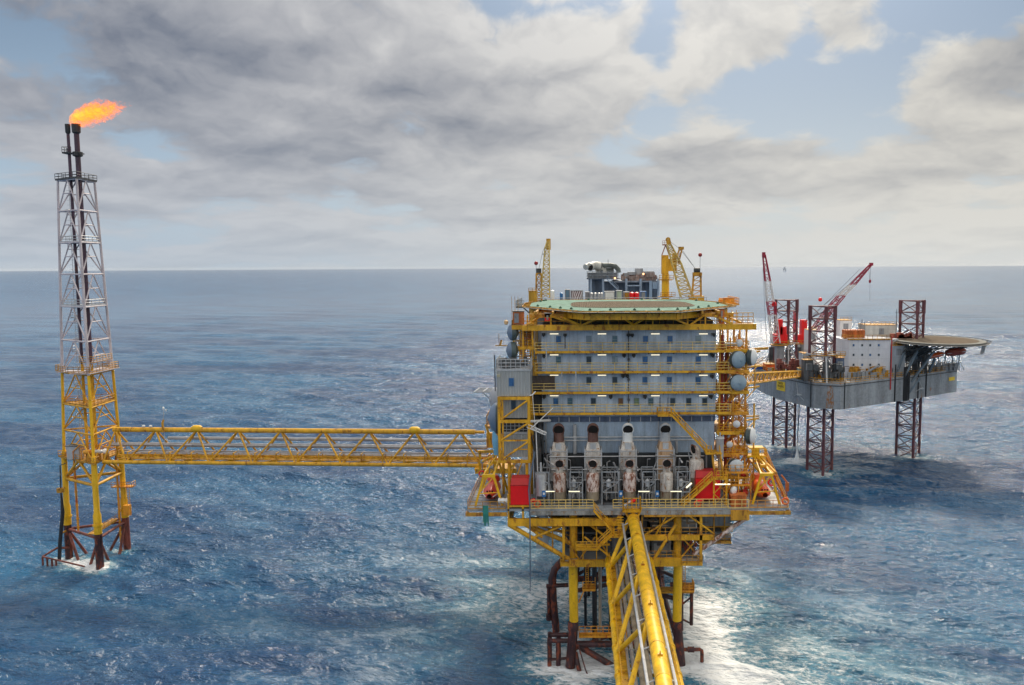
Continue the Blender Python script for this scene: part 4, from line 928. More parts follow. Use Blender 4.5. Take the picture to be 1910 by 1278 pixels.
for k in range(30):
    w0, w1 = 2 * math.pi * k / 30, 2 * math.pi * (k + 1) / 30; c = V(-2.5, 143, ZH + .01)
    m.add([c + V(1.4 * math.cos(w0), 2.6 * math.sin(w0), 0), c + V(1.4 * math.cos(w1), 2.6 * math.sin(w1), 0), c + V(1.15 * math.cos(w1), 2.3 * math.sin(w1), 0), c + V(1.15 * math.cos(w0), 2.3 * math.sin(w0), 0)], [(3, 2, 1, 0)])
for k in range(9): m.box(18.3 + k * .35, 18.45 + k * .35, 138 + k * .9, 138.6 + k * .9, ZH + .006, ZH + .014); m.box(18.9 + k * .35, 19.05 + k * .35, 138 + k * .9, 138.6 + k * .9, ZH + .006, ZH + .014)
m.build('deck_markings', mat('dark_green_marking', (.08, .16, .12), .6), hd)
# safety net frames round the edge
o2 = ring(1.075, ZH - .05); m = MB()
for i in range(8):
    a, b, c, d = oct_[i], oct_[(i + 1) % 8], o2[(i + 1) % 8], o2[i]
    lift = -.15
    m.add([a + V(0, 0, -.1), b + V(0, 0, -.1), c + V(0, 0, lift), d + V(0, 0, lift), a + V(0, 0, -.16), b + V(0, 0, -.16), c + V(0, 0, lift - .06), d + V(0, 0, lift - .06)], [(3, 2, 1, 0), (4, 5, 6, 7), (2, 3, 7, 6), (0, 1, 5, 4), (1, 2, 6, 5), (3, 0, 4, 7)])
m.build('safety_net', NETG, hd)
m = MB()
for i in range(8):
    L = (o2[(i + 1) % 8] - o2[i]).length; n = max(2, int(L / 2.2))
    for k in range(n + 1): a = oct_[i].lerp(oct_[(i + 1) % 8], k / n); b = o2[i].lerp(o2[(i + 1) % 8], k / n); m.beam(a + V(0, 0, -.05), b + V(0, 0, -.02), .08, .14)
    m.beam(o2[i] + V(0, 0, .0), o2[(i + 1) % 8] + V(0, 0, .0), .1, .16)
m.build('net_frame', YELD, hd)
# edge beam under the octagon
e1 = ring(.985, ZH - .95); m = MB()
for i in range(8): m.beam(e1[i], e1[(i + 1) % 8], .4, .95)
m.build('edge_beam', YEL, hd)
m = MB()
for i in range(12): x_ = -7 + i * 2.6; m.box(x_, x_ + .3, 128, 164, ZH - .75, ZH - .27)
for y_ in (130, 138, 146, 154, 162): m.box(-8, 24.4, y_, y_ + .4, ZH - 1.35, ZH - .76)
m.build('under_deck_beams', YELD, hd)
# front truss standing on the roof beam
m = MB(); m.box(-9.2, 25.8, 129.0, 129.6, 53.0, 53.9); m.box(-10.8, -9.22, 129.2, 129.7, 53.2, 53.9); m.build('roof_beam', YEL, hd)
m = MB(); ztp = ZH - 1.2
for (xa, xb) in ((-4.6, -.2), (-2.9, .1), (3.2, .3), (6.6, 8.4), (10.5, 8.4), (13.9, 17.0), (19.7, 17.4)): m.beam((xa, 127.0 if -4 < xa < 17 else 130, ztp + .1), (xb, 129.2, 53.8), .28)
for x_ in (-8.3, -4.6, .1, 4.5, 8.3, 11.5, 17.0, 19.8, 23.6): m.beam((x_, 129.3, 53.8), (x_, 129.3, ZH - .9), .22)
m.beam((-8.6, 130.4, 53.7), (-6.0, 132, ZH - 1), .24); m.beam((21.2, 128.6, 56.2 - 1), (24.0, 129.2, 53.9), .34); m.build('front_truss', YEL, hd)
m = MB(); m.box(-5.8, 21.4, 131.6, 164, 53.55, 54.4)
for i in range(40): x_ = -5 + random.random() * 25; y_ = 130.2 + random.random() * 2; w_ = .2 + random.random() * .8; m.box(x_, x_ + w_, y_, y_ + .6, 53.55, 54.0 + random.random() * .9)
m.build('roof_plant', DARK, hd)
m = MB(); m.rail([V(-9, 129.1, 53.9), V(25.5, 129.1, 53.9)], r=.035, step=2.2, toe=0); m.build('roof_railing', YELD, hd)
for i, q in enumerate([oct_[k].lerp(oct_[(k + 1) % 8], f) for k, f in ((0, .05), (0, .28), (0, .55), (0, .82), (1, .05), (1, .25), (1, .45), (1, .66), (7, .35), (7, .55), (7, .75), (7, .1), (5, .2), (5, .35), (5, .6), (4, .3), (4, .7), (2, .5), (3, .5))]):
    c = q.lerp(V(cen.x, cen.y, ZH), .035); m = MB(); m.lathe(c, (0, 0, 1), [(0, .22), (.1, .24), (.2, .2), (.35, .05)], 8); m.build('deck_light', mat('green_lamp_housing', (.03, .09, .05), .4), hd)
# roof-side cabins below the helideck edge
def cabin(name, label, x0, x1, y0, y1, z0, z1, mm, cat='cabinet'):
    t_ = thing(name, label, cat, ((x0 + x1) / 2, (y0 + y1) / 2, z0)); m = MB(); m.box(x0, x1, y0, y1, z0, z1); m.build('body', mm, t_)
    m = MB(); m.box(x0 - .08, x1 + .08, y0 - .08, y1 + .08, z1, z1 + .12); m.build('roof', DGREY, t_); m = MB(); m.box(x0 + .25, (x0 + x1) / 2 + .1, y0 - .06, y0 - .005, z0 + .25, z1 - .25); m.build('door', GREY, t_); return t_
ORAP = mat('orange_rust_panel', (.62, .17, .035), .5, var=.35, rust=.3)
cabin('orange_tool_box', 'rusty orange box on the platform left of the helideck truss', -10.6, -8.9, 129.2, 131, 54.0, 56.0, ORAP)
cabin('red_cabinet', 'small red cabinet under the helideck on the left', -5.6, -4.6, 130, 131, 54.4, 55.6, RED)
cabin('orange_locker', 'upright orange locker at the right under the helideck', 22.1, 22.9, 129.8, 131, 53.9, 56.2, ORAP)
m = MB(); m.box(15.6, 19.0, 133, 135, 53.5, 55.4)
for k in range(5): m.tube((15.9 + k * .7, 132.9, 53.5), (15.9 + k * .7, 132.9, 55.4), .33, 8)
single(m, 'white_tank_rack', WHITE, 'row of white upright tanks under the right side of the helideck', 'tanks', (17.3, 134, 53.5), smooth=True)
m = MB(); m.box(-10.9, -9.25, 129.75, 134, 53.35, 53.5); m.rail([V(-10.8, 129.8, 53.5), V(-9.3, 129.8, 53.5)], r=.05, step=.8); m.rail([V(-10.8, 129.8, 53.5), V(-10.8, 134, 53.5)], r=.05, step=.8)
for x_ in (-10.8, -10.3, -9.8): m.tube((x_, 130, 53.3), (x_, 130, 58.4), .035, 4)
m.build('side_platform', YELD, hd)
m = MB(); m.stair((-7.7, 128.6, 54), (-7.1, 128.6, 56), .8, (0, 1, 0)); m.box(-8.4, -6.9, 128, 129, ZH - 2.2, ZH - 2.1)
for k in range(7): m.box(-8.3, -7.2, 128.5, 128.6, 53.95 + k * .3, 54.02 + k * .3)
m.build('access_steps', YEL, hd)

# ================================================================== EXHAUST STACKS
cols_up = [1042, 1106, 1171, 1241]
upm = [(BROWNC, STACKM), (BROWNC, STACKM), (WHITE, STACKM), (LGREY, STACKM)]
TAN = mat('tan_exhaust_cladding', (.52, .34, .20), .5, var=.25, rust=.35, rustc=(.30, .16, .07), panel=(1.0, 1.1))
UPL = ['upper exhaust stack at far left with a dark brown cowl', 'upper exhaust stack second from left with a brown cowl', 'upper exhaust stack third from left with a clean white cowl', 'upper exhaust stack at far right with tan casing']
LOL = ['short scorched exhaust in front of the far left stack', 'short exhaust with red brown rim, second from left', 'short exhaust third from left with a purple black burn mark', 'short exhaust fourth from left with a rust red burn patch']
for i, px in enumerate(cols_up):
    c = at(px, 800, 128.2); x_ = c.x
    t_ = thing('exhaust_stack', UPL[i], 'exhaust stack', (x_, 128.4, 29), 'upper exhaust stacks in front of the blue wall')
    cap, body = upm[i]; body = TAN if i == 3 else body
    m = MB(); m.sweep([(x_, 128.8, 35.3), (x_, 128.8, 36.6), (x_, 128.72, 37.1), (x_, 128.5, 37.45), (x_, 128.2, 37.5), (x_, 127.9, 37.38)], [.84, .84, .87, .90, .90, .90], 24, False); m.build('cowl', cap, t_, True)
    m = MB(); d = V(0, -.94, -.34); m.lathe(V(x_, 127.86, 37.36), d, [(.0, .90), (.05, .95), (.10, .95), (.11, .80), (-.3, .76)], 24); m.build('cowl_rim', cap, t_, True)
    m = MB(); m.lathe(V(x_, 127.87, 37.36), d, [(.03, .84), (.03, .001)], 24); m.build('opening', BLACKO, t_)
    m = MB(); x0, x1 = x_ - 1.18, x_ + 1.18
    m.prism([(x0, 127.4), (x1, 127.4), (x1, 130.2), (x0, 130.2)], 29.2, 34.0)
    m.add([(x0, 127.4, 34), (x1, 127.4, 34), (x1, 130.2, 34), (x0, 130.2, 34), (x_ - .88, 127.9, 35.3), (x_ + .88, 127.9, 35.3), (x_ + .88, 129.8, 35.3), (x_ - .88, 129.8, 35.3)], [(0, 1, 5, 4), (1, 2, 6, 5), (2, 3, 7, 6), (3, 0, 4, 7), (4, 5, 6, 7)])
    m.build('casing', body, t_)
    m = MB()
    for z_ in (30.4, 31.6, 32.8, 34.0): m.box(x0 - .06, x1 + .06, 127.33, 127.395, z_ - .06, z_ + .06)
    for sx in (x0 - .22, x1 + .02): m.box(sx, sx + .2, 127.3, 130.1, 29.3, 34.3)
    m.box(x_ - .45, x_ + .45, 127.5, 127.79, 34.25, 35.25); m.build('casing_bands', LGREY, t_)
    m = MB()
    for sx in (x0, x1):
        for y_ in (127.5, 130): m.box(sx - .1, sx + .1, y_ - .1, y_ + .1, 26.3, 29.2)
    m.beam((x0, 127.5, 26.5), (x1, 127.5, 29), .1); m.build('support_legs', GREY, t_)
LOB = [STACKR, STACKR, STACKR, STACKM]
cols_lo = [1043.5, 1105.5, 1174, 1243]
def short_exhaust(x_, z0, label, mm, yaw=0., s=1., tilt=-.05, y0=124.9):
    t_ = thing('turbine_exhaust', label, 'exhaust', (x_, y0, z0), 'short exhausts on the front of the deck')
    def P(a, b, c): return V(x_ + a * math.cos(yaw) - b * math.sin(yaw), y0 + a * math.sin(yaw) + b * math.cos(yaw), z0 + c)
    m = MB(); m.lathe(P(0, 0, 0), (0, 0, 1), [(0, .01), (0, 1.02 * s), (1.25, 1.02 * s), (1.3, 1.08 * s), (1.36, 1.05 * s)], 22); m.build('base_drum', STACKB, t_, True)
    m = MB(); m.lathe(P(0, 0, 1.36), (0, 0, 1), [(0, 1.02 * s), (.9, 1.02 * s), (.92, 1.06 * s), (1.0, 1.06 * s), (1.02, 1.02 * s), (2.45, 1.02 * s), (2.75, .9 * s), (2.95, .62 * s)], 22); m.build('silencer', mm, t_, True)
    m = MB(); m.sweep([P(0, 0, 4.2), P(0, 0, 5.0), P(0, -.06, 5.4), P(0, -.26, 5.66), P(0, -.58, 5.72)], [.58 * s, .58 * s, .60 * s, .64 * s, .66 * s], 18, False); m.build('elbow', mm if mm is not STACKR else STACKM, t_, True)
    d = (P(0, -.88, tilt) - P(0, 0, 0)); 
    m = MB(); m.lathe(P(0, -.56, 5.72), d, [(0, .7 * s), (.05, .76 * s), (.12, .76 * s), (.13, .62 * s), (-.2, .6 * s)], 18); m.build('outlet_rim', STACKR, t_, True)
    m = MB(); m.lathe(P(0, -.58, 5.72), d, [(.02, .64 * s), (0, .001)], 18); m.build('opening', BLACKO, t_); return t_
for i, px in enumerate(cols_lo): short_exhaust(at(px, 900, 124.9).x, 27.0, LOL[i], LOB[i])
short_exhaust(at(1299, 880, 127).x, 28.6, 'grey exhaust with a bent pipe at far right beside the stair', STACKM, yaw=-1.1, s=1.15, tilt=-.1, y0=127)

# ---- process skids between the stacks
def skid(px, label, seed, w=2.2):
    rnd = random.Random(seed); x_ = at(px, 900, 125).x
    t_ = thing('process_skid', label, 'machinery', (x_, 125, 26.3), 'machinery skids between the exhausts')
    m = MB()
    for sx in (-w / 2, w / 2):
        for y_ in (123.6, 126.6): m.box(x_ + sx - .08, x_ + sx + .08, y_, y_ + .16, 26.31, 31.6)
    for z_ in (28.4, 30.0, 31.6): m.box(x_ - w / 2, x_ + w / 2, 123.61, 123.72, z_ - .08, z_ + .08); m.box(x_ - w / 2, x_ + w / 2, 126.6, 126.75, z_ - .08, z_ + .08)
    m.beam((x_ - w / 2, 123.65, 28.4), (x_ + w / 2, 123.65, 30), .1); m.build('frame', GREY, t_)
    m = MB(); m.box(x_ - w / 2 + .1, x_ + w / 2 - .1, 123.9, 126.5, 26.32, 26.6)
    for k in range(9):
        a = x_ + (rnd.random() - .5) * (w - .9); b = 124 + rnd.random() * 2; h = .3 + rnd.random() * 1.2; z_ = 26.6 + rnd.random() * 2.6; m.box(a - .35, a + .35, b, b + .6, z_, z_ + h)
    m.build('machinery', DGREY, t_)
    m = MB()
    for k in range(9):
        a = V(x_ + (rnd.random() - .5) * (w - .4), 123.9 + rnd.random() * 1.4, 26.6 + rnd.random() * 2.0); b = a + V(0, 0, .8 + rnd.random() * 1.6); c = b + V((rnd.random() - .5) * 1.4, 0, 0); m.sweep([a, b, b.lerp(c, .2) + V(0, 0, .08), c, c + V(0, 0, 1)], .05 + rnd.random() * .08, 6)
    m.build('pipework', PIPE, t_, True)
    m = MB(); m.lathe((x_ + (rnd.random() - .5) * .8, 124.2, 29.1), (0, 0, 1), [(0, .05), (.1, .38), (1.0, .38), (1.1, .25), (1.3, .05)], 12); m.build('vessel', LGREY, t_, True)
    return t_
for i, (px, s) in enumerate(((1013, 'leftmost'), (1075, 'second from left'), (1138, 'third from left'), (1209, 'fourth from left'), (1273, 'rightmost'))):
    skid(px, 'grey steel frame packed with dark machinery and pipes, %s between the exhausts' % s, 11 + i, 1.9 if px != 1138 else 2.6)
# pipe racks behind them
m = MB(); rnd = random.Random(3)
for i in range(60):
    px = 1008 + rnd.random() * 300; x_ = at(px, 880, 128).x; z0 = 26.5 + rnd.random() * 4; m.sweep([(x_, 126.9 + rnd.random() * 2, z0), (x_, 127, z0 + 1 + rnd.random() * 2.6), (x_ + rnd.random() * 2 - 1, 127, z0 + 1.3 + rnd.random() * 2.6)], .05 + rnd.random() * .11, 6)
for z_ in (29.4, 31.1, 33.2): m.tube((-5, 127.2, z_), (19.5, 127.2, z_), .10, 6)
single(m, 'pipe_rack', PIPE, 'tangle of grey pipes running along the wall behind the exhausts', 'pipework', (7, 127.5, 26.4), smooth=True)
for i, px in enumerate((1024, 1071, 1201, 1261)):
    c = at(px, 917, 123.2); T_ = thing('deck_light', 'lit tube light on the deck, %s along the front railing' % ('first from the left', 'second', 'third', 'fourth')[i], 'light', (c.x, 123.2, 26.3), 'tube lights along the deck front')
    m = MB(); m.box(c.x - .85, c.x + .85, 123.1, 123.3, c.z - .02, c.z + .1); m.build('tube', LAMPG2, T_)
    m = MB(); m.box(c.x - .88, c.x + .88, 123.05, 123.35, c.z + .105, c.z + .16)
    for sx in (-.84, .8): m.box(c.x + sx, c.x + sx + .06, 123.15, 123.22, 26.31, c.z + .1)
    m.build('stand', LGREY, T_)
for i, px in enumerate((1014.5, 1158, 1226)):
    c = at(px, 921, 123.0); b_ = thing('control_box', 'blue control box beside the exhausts, %s' % ('leftmost', 'middle', 'rightmost')[i], 'control box', (c.x, 123.0, 26.3), 'blue control boxes')
    m = MB(); m.box(c.x - .28, c.x + .28, 122.9, 123.15, c.z - .5, c.z + .45); m.build('box', BLUE, b_); m = MB(); m.box(c.x - .15, c.x + .15, 122.86, 122.895, c.z - .15, c.z + .2); m.build('dial', DISHW, b_)
    m = MB(); m.box(c.x - .05, c.x + .05, 122.98, 123.08, 26.31, c.z - .5); m.build('post', GREY, b_)
for i, (px, py, yd) in enumerate(((1002.5, 940, 122.7), (1301, 940, 122.9), (1465, 935, 122.7))):
    c = at(px, py, yd); m = MB(); n = 18; r0, r1 = .48, .13
    pts = [c + V(r0 * math.cos(2 * math.pi * k / n), 0, r0 * math.sin(2 * math.pi * k / n)) for k in range(n + 1)]; m.sweep(pts, r1, 8)
    single(m, 'lifebuoy', ORING, 'orange lifebuoy on the railing %s' % ('beside the left red shelter', 'in front of the right red shelter', 'at the corner of the right lifeboat deck')[i], 'lifebuoy', tuple(c), 'lifebuoys', True)
for i, (px, py) in enumerate(((993, 935), (1181, 936), (1307, 935))):
    c = at(px, py, 122.9); m = MB(); m.lathe(c + V(-.45, 0, -.1), (1, 0, .45), [(0, .05), (.05, .26), (.4, .3), (.9, .22), (1.0, .05)], 12); single(m, 'hose_reel', RED, 'red hose reel drum on the front railing, %s' % ('left end', 'at the top of the near bridge', 'beside the right red shelter')[i], 'hose reel', tuple(c), 'hose reels', True)
m = MB(); a, b = at(1165, 943, 121.5), at(1176, 935, 121.3); m.tube(a, b, .16, 10); single(m, 'fire_monitor', WHITE, 'white fire monitor barrel pointing out over the near bridge', 'fire monitor', tuple(a), smooth=True)

# ================================================================== RED SHELTERS
def shelter(label, x0, x1, y0, y1, z0, z1):
    t_ = thing('red_shelter', label, 'shelter', ((x0 + x1) / 2, (y0 + y1) / 2, z0), 'red shelters at the deck corners'); m = MB()
    m.prism([(x0, y0), (x1, y0), (x1, y1), (x0, y1)], z0, z1 - .9); m.build('walls', RED, t_)
    m = MB(); b = .5; m.add([(x0, y0, z1 - .9), (x1, y0, z1 - .9), (x1, y1, z1 - .9), (x0, y1, z1 - .9), (x0 + .1, y0 + b, z1), (x1 - .1, y0 + b, z1), (x1 - .1, y1, z1), (x0 + .1, y1, z1)], [(0, 1, 5, 4), (1, 2, 6, 5), (2, 3, 7, 6), (3, 0, 4, 7), (4, 5, 6, 7)])
    m.build('sloping_roof', mat('dull_red_roof', (.50, .02, .02), .5, var=.15), t_)
    m = MB(); m.box(x0 - .1, x1 + .1, y0 - .08, y0 - .005, z1 - .96, z1 - .88); m.box(x0 - .1, x1 + .1, y0 - .08, y0 - .01, z0, z0 + .08); m.build('trim', mat('dark_red_trim', (.35, .01, .01), .5), t_)
shelter('bright red shelter at the left corner of the deck under the grey stair tower', -10.7, -7.85, 122.2, 125, 26.9, 30.9)
shelter('red shelter behind the diagonal stair at the right side of the deck', 17.8, 21.6, 124.4, 127, 26.9, 31.3)
m = MB(); m.box(23.0, 25.3, 122.6, 124.2, 26.32, 28.0); m.box(22.9, 25.4, 122.5, 124.3, 28.01, 28.12); single(m, 'red_chest', ORAP, 'low orange red chest at the right end of the front railing', 'chest', (24.2, 123.4, 26.3))
m = MB(); m.box(-10.9, -7.8, 122.15, 125.2, 26.6, 26.88); m.box(-11.2, -10.95, 122.2, 122.6, 24.8, 28.5); m.box(-9.0, -8.7, 122.2, 122.5, 24.8, 26.6); single(m, 'shelter_frame', YEL, 'yellow support frame carrying the left red shelter', 'frame', (-9.4, 122.5, 24.8))

# ================================================================== LEFT STAIR TOWER
st = thing('stair_tower', 'grey clad stair tower in a yellow frame at the left front corner', 'stair tower', (-10.3, 126.5, 26.3))
m = MB(); m.box(-12.9, -7.7, 125.2, 131.5, 43.2, 47.1); m.build('cabin', CLAD, st)
m = MB(); m.box(-13.0, -7.6, 125.1, 131.6, 47.11, 47.3); m.rail([V(-12.9, 131, 47.3), V(-12.9, 125.2, 47.3), V(-7.7, 125.2, 47.3), V(-7.7, 131, 47.3)], r=.055, step=.75, h=1.6, bars=(.33, .66, 1)); m.build('cabin_roof_railing', LGREY, st)
m = MB()
for i in range(14): a = V(-12.4 + random.random() * 4.2, 126 + random.random() * 4, 47.31); w = .2 + random.random() * .5; m.box(a.x - w, a.x + w, a.y - w, a.y + w, 47.31, 47.6 + random.random() * 1.3)
m.build('roof_equipment', DGREY, st)
m = MB(); m.tube((-13.1, 125.2, 44), (-13.15, 125.2, 49.6), .09, 6); m.build('antenna_pole', DGREY, st)
def twin(x, z, w=.36, h=.6, y=125.2, g=G_BLUE, par=st): m = MB(); m.box(x - w - .08, x + w + .08, y - .08, y - .005, z - h - .08, z + h + .08); o = m.build('window', FRAME, par); m = MB(); m.box(x - w, x + w, y - .1, y - .082, z - h, z + h); m.build('pane', g, o)
twin(-10.6, 45.4, g=G_BLUE)
m = MB(); m.box(-12.8, -12.35, 124.95, 125.19, 46.2, 46.6); m.build('wall_lamp', mat('dirty_lamp', (.5, .45, .3), .4), st)
m = MB(); m.box(-12.2, -8.2, 126.2, 131, 39.6, 43.19); m.build('clad_panel', CLAD, st); twin(-10.4, 41.7, .35, .7, 126.2, G_DARK)
m = MB(); m.box(-12.2, -8.3, 126.2, 131, 33.4, 37.0); m.build('clad_panel', CLAD, st)
m = MB(); m.box(-12.2, -8.3, 127.4, 131, 37.01, 39.59); m.build('dark_interior', DARK, st)
m = MB(); m.box(-12.3, -8.2, 126.2, 127.39, 37.05, 37.2); m.rail([V(-12.2, 126.3, 37.2), V(-8.3, 126.3, 37.2)], r=.045, step=.7, h=1.7, bars=(.33, .66, 1)); m.build('balcony_railing', LGREY, st)
FY = 125.0
m = MB()
for x_ in (-12.55, -7.95):
    m.tube((x_, FY, 33), (x_, FY, 43.15), .24, 10); m.tube((x_, 130.6, 26.3), (x_, 130.6, 43.15), .22, 10)
m.tube((-11.95, FY, 39), (-12.5, FY, 43), .14, 8); m.tube((-12.0, FY, 33), (-12.0, FY, 42.9), .13, 8); m.build('column', YEL, st, True)
m = MB()
for z_ in (42.9, 39.3, 33.0): m.beam((-12.7, FY, z_), (-7.8, FY, z_), .42, .46)
for z_ in (36.3,): m.beam((-12.5, FY, z_), (-8, FY, z_), .24, .24)
m.tube((-10.4, FY, 34.9), (-8, FY, 34.9), .1, 6)
for z_ in (42.9, 39.3, 33.0):
    for x_ in (-12.5, -8): m.beam((x_, FY, z_), (x_, 130.6, z_), .3, .3)
m.build('horizontal_beams', YEL, st)
m = MB()
for (z0, z1) in ((39.6, 42.6), (36.4, 39.0), (33.3, 36.1)): m.tube((-12.2, FY - .05, z0), (-8.1, FY - .05, z1), .16, 8)
m.tube((-12.3, 126.4, 39.5), (-12.3, 130, 42.8), .12, 6); m.build('diagonal_brace', YEL, st, True)
m = MB()
for x_ in (-11.15, -8.4): m.tube((x_, 125.6, 26.3), (x_, 125.6, 32.9), .25, 10)
m.tube((-10.9, 125.6, 28), (-9.2, 125.6, 32.6), .11, 6); m.tube((-10.9, 125.6, 31), (-10.1, 125.6, 32.8), .1, 6); m.build('lower_column', YEL, st, True)
m = MB(); m.stair((-10.9, 126.8, 26.6), (-8.6, 126.8, 29.4), .9, (0, 1, 0)); m.stair((-8.6, 127.8, 29.4), (-10.9, 127.8, 32.6), .9, (0, 1, 0)); m.rail([V(-10.8, 126.3, 29.4), V(-8.5, 126.3, 29.4)], r=.045, step=.7); m.box(-10.8, -8.5, 126.6, 128.6, 29.3, 29.4); m.box(-10.2, -9.0, 128, 130, 26.4, 31.5); m.build('inner_stair', LGREY, st)
# fittings between the tower and the building
m = MB(); m.tube((-7.4, 125.3, 43.4), (-6.9, 125.3, 43.9), .1, 6); m.tube((-7.8, 125.1, 43.3), (-7.3, 125.3, 43.4), .1, 6)
m.tube((-8, 125.4, 39.2), (-4.9, 130.4, 38.4), .2, 8); m.tube((-7.6, 125.2, 38.2), (-4.4, 129.4, 40.6), .08, 6); m.lattice((-8.2, 125, 38.6), (-5.4, 125.6, 37.2), .5, .4, 5, .05, .035); m.tube((-6.9, 125.3, 38.0), (-6.7, 125.3, 31), .08, 6); m.tube((-7.4, 125.3, 43.4), (-7.0, 125.35, 38), .05, 5)
single(m, 'davit_arm', WHITE, 'white lattice davit arm between the stair tower and the blue wall', 'davit', (-7, 125.4, 37))
m = MB(); m.lathe((-6.15, 124.2, 27.8), (0, 0, 1), [(0, .1), (.1, .85), (3.4, .85), (3.5, .1)], 14); m.tube((-6.15, 124.2, 31.3), (-6.15, 124.2, 33), .15, 6); single(m, 'grey_tank', LGREY, 'grey upright tank right of the stair tower on the deck', 'tank', (-6.1, 124.2, 26.3), smooth=True)
m = MB(); rnd = random.Random(9)
m.box(-7.6, -6.25, 131.2, 136, 27, 43.5)
single(m, 'service_shaft', DARK, 'dark service shaft between the stair tower and the living quarters', 'shaft', (-6.9, 133, 26.3))
m = MB()
for i in range(30): a = V(-7.5 + rnd.random() * 1.5, 130.2 + rnd.random(), 28 + rnd.random() * 9); m.sweep([a, a + V(0, 0, 1 + rnd.random() * 3), a + V(rnd.random() - .5, 0, 2 + rnd.random() * 2)], .06 + rnd.random() * .1, 6)
m.box(-7.4, -6.4, 130.0, 131, 30, 34); single(m, 'service_pipes', DGREY, 'dark bundle of pipes and boxes right of the stair tower', 'pipework', (-7, 130.6, 26.4))
m = MB()
for i in range(12): m.sweep([(-13.6 + .08 * i, 126, 37.6 - .1 * i), (-13.7 + .09 * i, 125.9, 36), (-13.4 + .05 * i, 126, 33.8 + .2 * (i % 3))], .12, 6)
single(m, 'blue_tarpaulin', TARP, 'light blue tarpaulin hanging beside the end of the flare bridge', 'tarpaulin', (-13.5, 126, 37.5))

# ---- upper left frame (beside the top galleries)
uf = thing('yellow_scaffold', 'yellow scaffold of posts and walkways at the upper left of the living quarters', 'access frame', (-9.5, 131, 47.3))
m = MB()
for x_ in (-10.6, -9.1, -7.6):
    for y_ in (130.3, 134.5): m.box(x_ - .13, x_ + .13, y_, y_ + .26, 47.3, 53.3)
m.build('posts', YEL, uf)
for z_ in (49.9, 53.0):
    m = MB(); m.box(-10.8, -7.2, 130.2, 130.5, z_, z_ + .35); m.box(-10.8, -6.3, 130.52, 134.6, z_ + .05, z_ + .18); m.rail([V(-10.7, 130.3, z_ + .35), V(-7.4, 130.3, z_ + .35)], r=.045, step=.9); m.build('walkway', YEL, uf)
m = MB(); rnd = random.Random(4)
for i in range(36):
    x_ = -10.5 + rnd.random() * 4.0; y_ = 131 + rnd.random() * 3; z_ = 47.4 + rnd.random() * 4
    if rnd.random() < .5: m.tube((x_, y_, z_), (x_, y_, z_ + 2), .09, 5)
    else: m.tube((x_, y_, z_), (min(x_ + 2.4, -6.3), y_, z_), .08, 5)
m.build('pipework', PIPE, uf)
m = MB()
for i in range(9): m.box(-9.6, -7.9, 131.2, 133.8, 50.4 + i * .28, 50.5 + i * .28)
for i in range(6): m.beam((-9.8, 130.6, 47.6 + i * .4), (-8, 130.6, 47.6 + i * .4), .1, .12)
m.build('louvre_stack', ORA, uf)
# helideck access platform far left of the deck level items
m = MB(); m.box(-14.6, -13.1, 150, 153, 39.4, 39.55)
for i in range(5): m.beam((-19.6 + i * .1, 149 + i * 1.1, 40.2), (-13.6, 149 + i * 1.1, 40.2), .14, .18)
for i in range(4): m.beam((-19.5 + i * 1.6, 149, 40.25), (-19.1 + i * 1.6, 153.5, 40.25), .16, .2)
m.beam((-18, 149.5, 40.1), (-14.3, 150, 36.5), .2); m.beam((-14.4, 150, 36), (-14.4, 150, 39.4), .2); single(m, 'folded_rack', LGREY, 'pale grey lattice rack sticking out left of the grey cabin', 'rack', (-13.2, 151, 41))
sp = thing('stern_platform', 'small yellow railed platform with grey gear left of the stair tower', 'platform', (-14.5, 150, 33))
m = MB(); m.box(-17.2, -12.6, 148, 156, 33.6, 33.9); m.beam((-13, 150, 24), (-14.5, 150, 33.6), .3)
for i in range(4): m.box(-16.9, -13.3, 147.9, 147.99, 34.4 + i * .5, 34.5 + i * .5)
m.rail([V(-17.2, 156, 33.9), V(-17.2, 148, 33.9), V(-12.8, 148, 33.9)], r=.05, step=1.1, h=2.2, bars=(.33, .66, 1)); m.build('platform', YELD, sp)
m = MB(); m.lathe((-16.8, 150, 38.6), (1, 0, 0), [(0, .1), (.2, .5), (1.8, .5), (2, .1)], 10); m.tube((-15.6, 150, 33.9), (-15.6, 150, 38.2), .1, 6); m.box(-15.0, -13.4, 151, 153, 34, 38.6); m.tube((-15.2, 150, 38), (-14.2, 150, 41.2), .5, 8); m.build('gear', GREY, sp, True)

# ================================================================== RIGHT ACCESS TOWER
rt = thing('access_tower', 'orange yellow scaffold tower of stairs, pipes and walkways right of the living quarters', 'access tower', (24.5, 134, 26.3))
LVZ = [28.9, 32.6, 36.2, 39.4, 42.8, 46.1, 49.5]
m = MB()
for x_ in (22.4, 24.6, 26.6):
    for y_ in (130.6, 136, 141): m.box(x_ - .13, x_ + .13, y_, y_ + .26, 26.31, 53.2 if x_ < 26 else 53.0)
m.build('posts', ORA, rt)
for i, z_ in enumerate(LVZ):
    m = MB(); m.box(21.9, 27.0 if i not in (1, 2) else 25.6, 129.9, 130.2, z_ - .2, z_ + .22); m.box(21.9, 26.8, 130.22, 141.2, z_ - .05, z_ + .1); m.box(26.81, 27.0, 130.22, 141, z_ - .2, z_ + .2); m.build('walkway', ORA if i % 2 else YEL, rt)
    m = MB(); m.rail([V(22, 130, z_ + .22), V(26.9, 130, z_ + .22), V(26.9, 141, z_ + .22)], r=.05, step=1.0, bars=(.33, .66, 1), h=1.3); m.build('railing', YEL, rt)
m = MB()
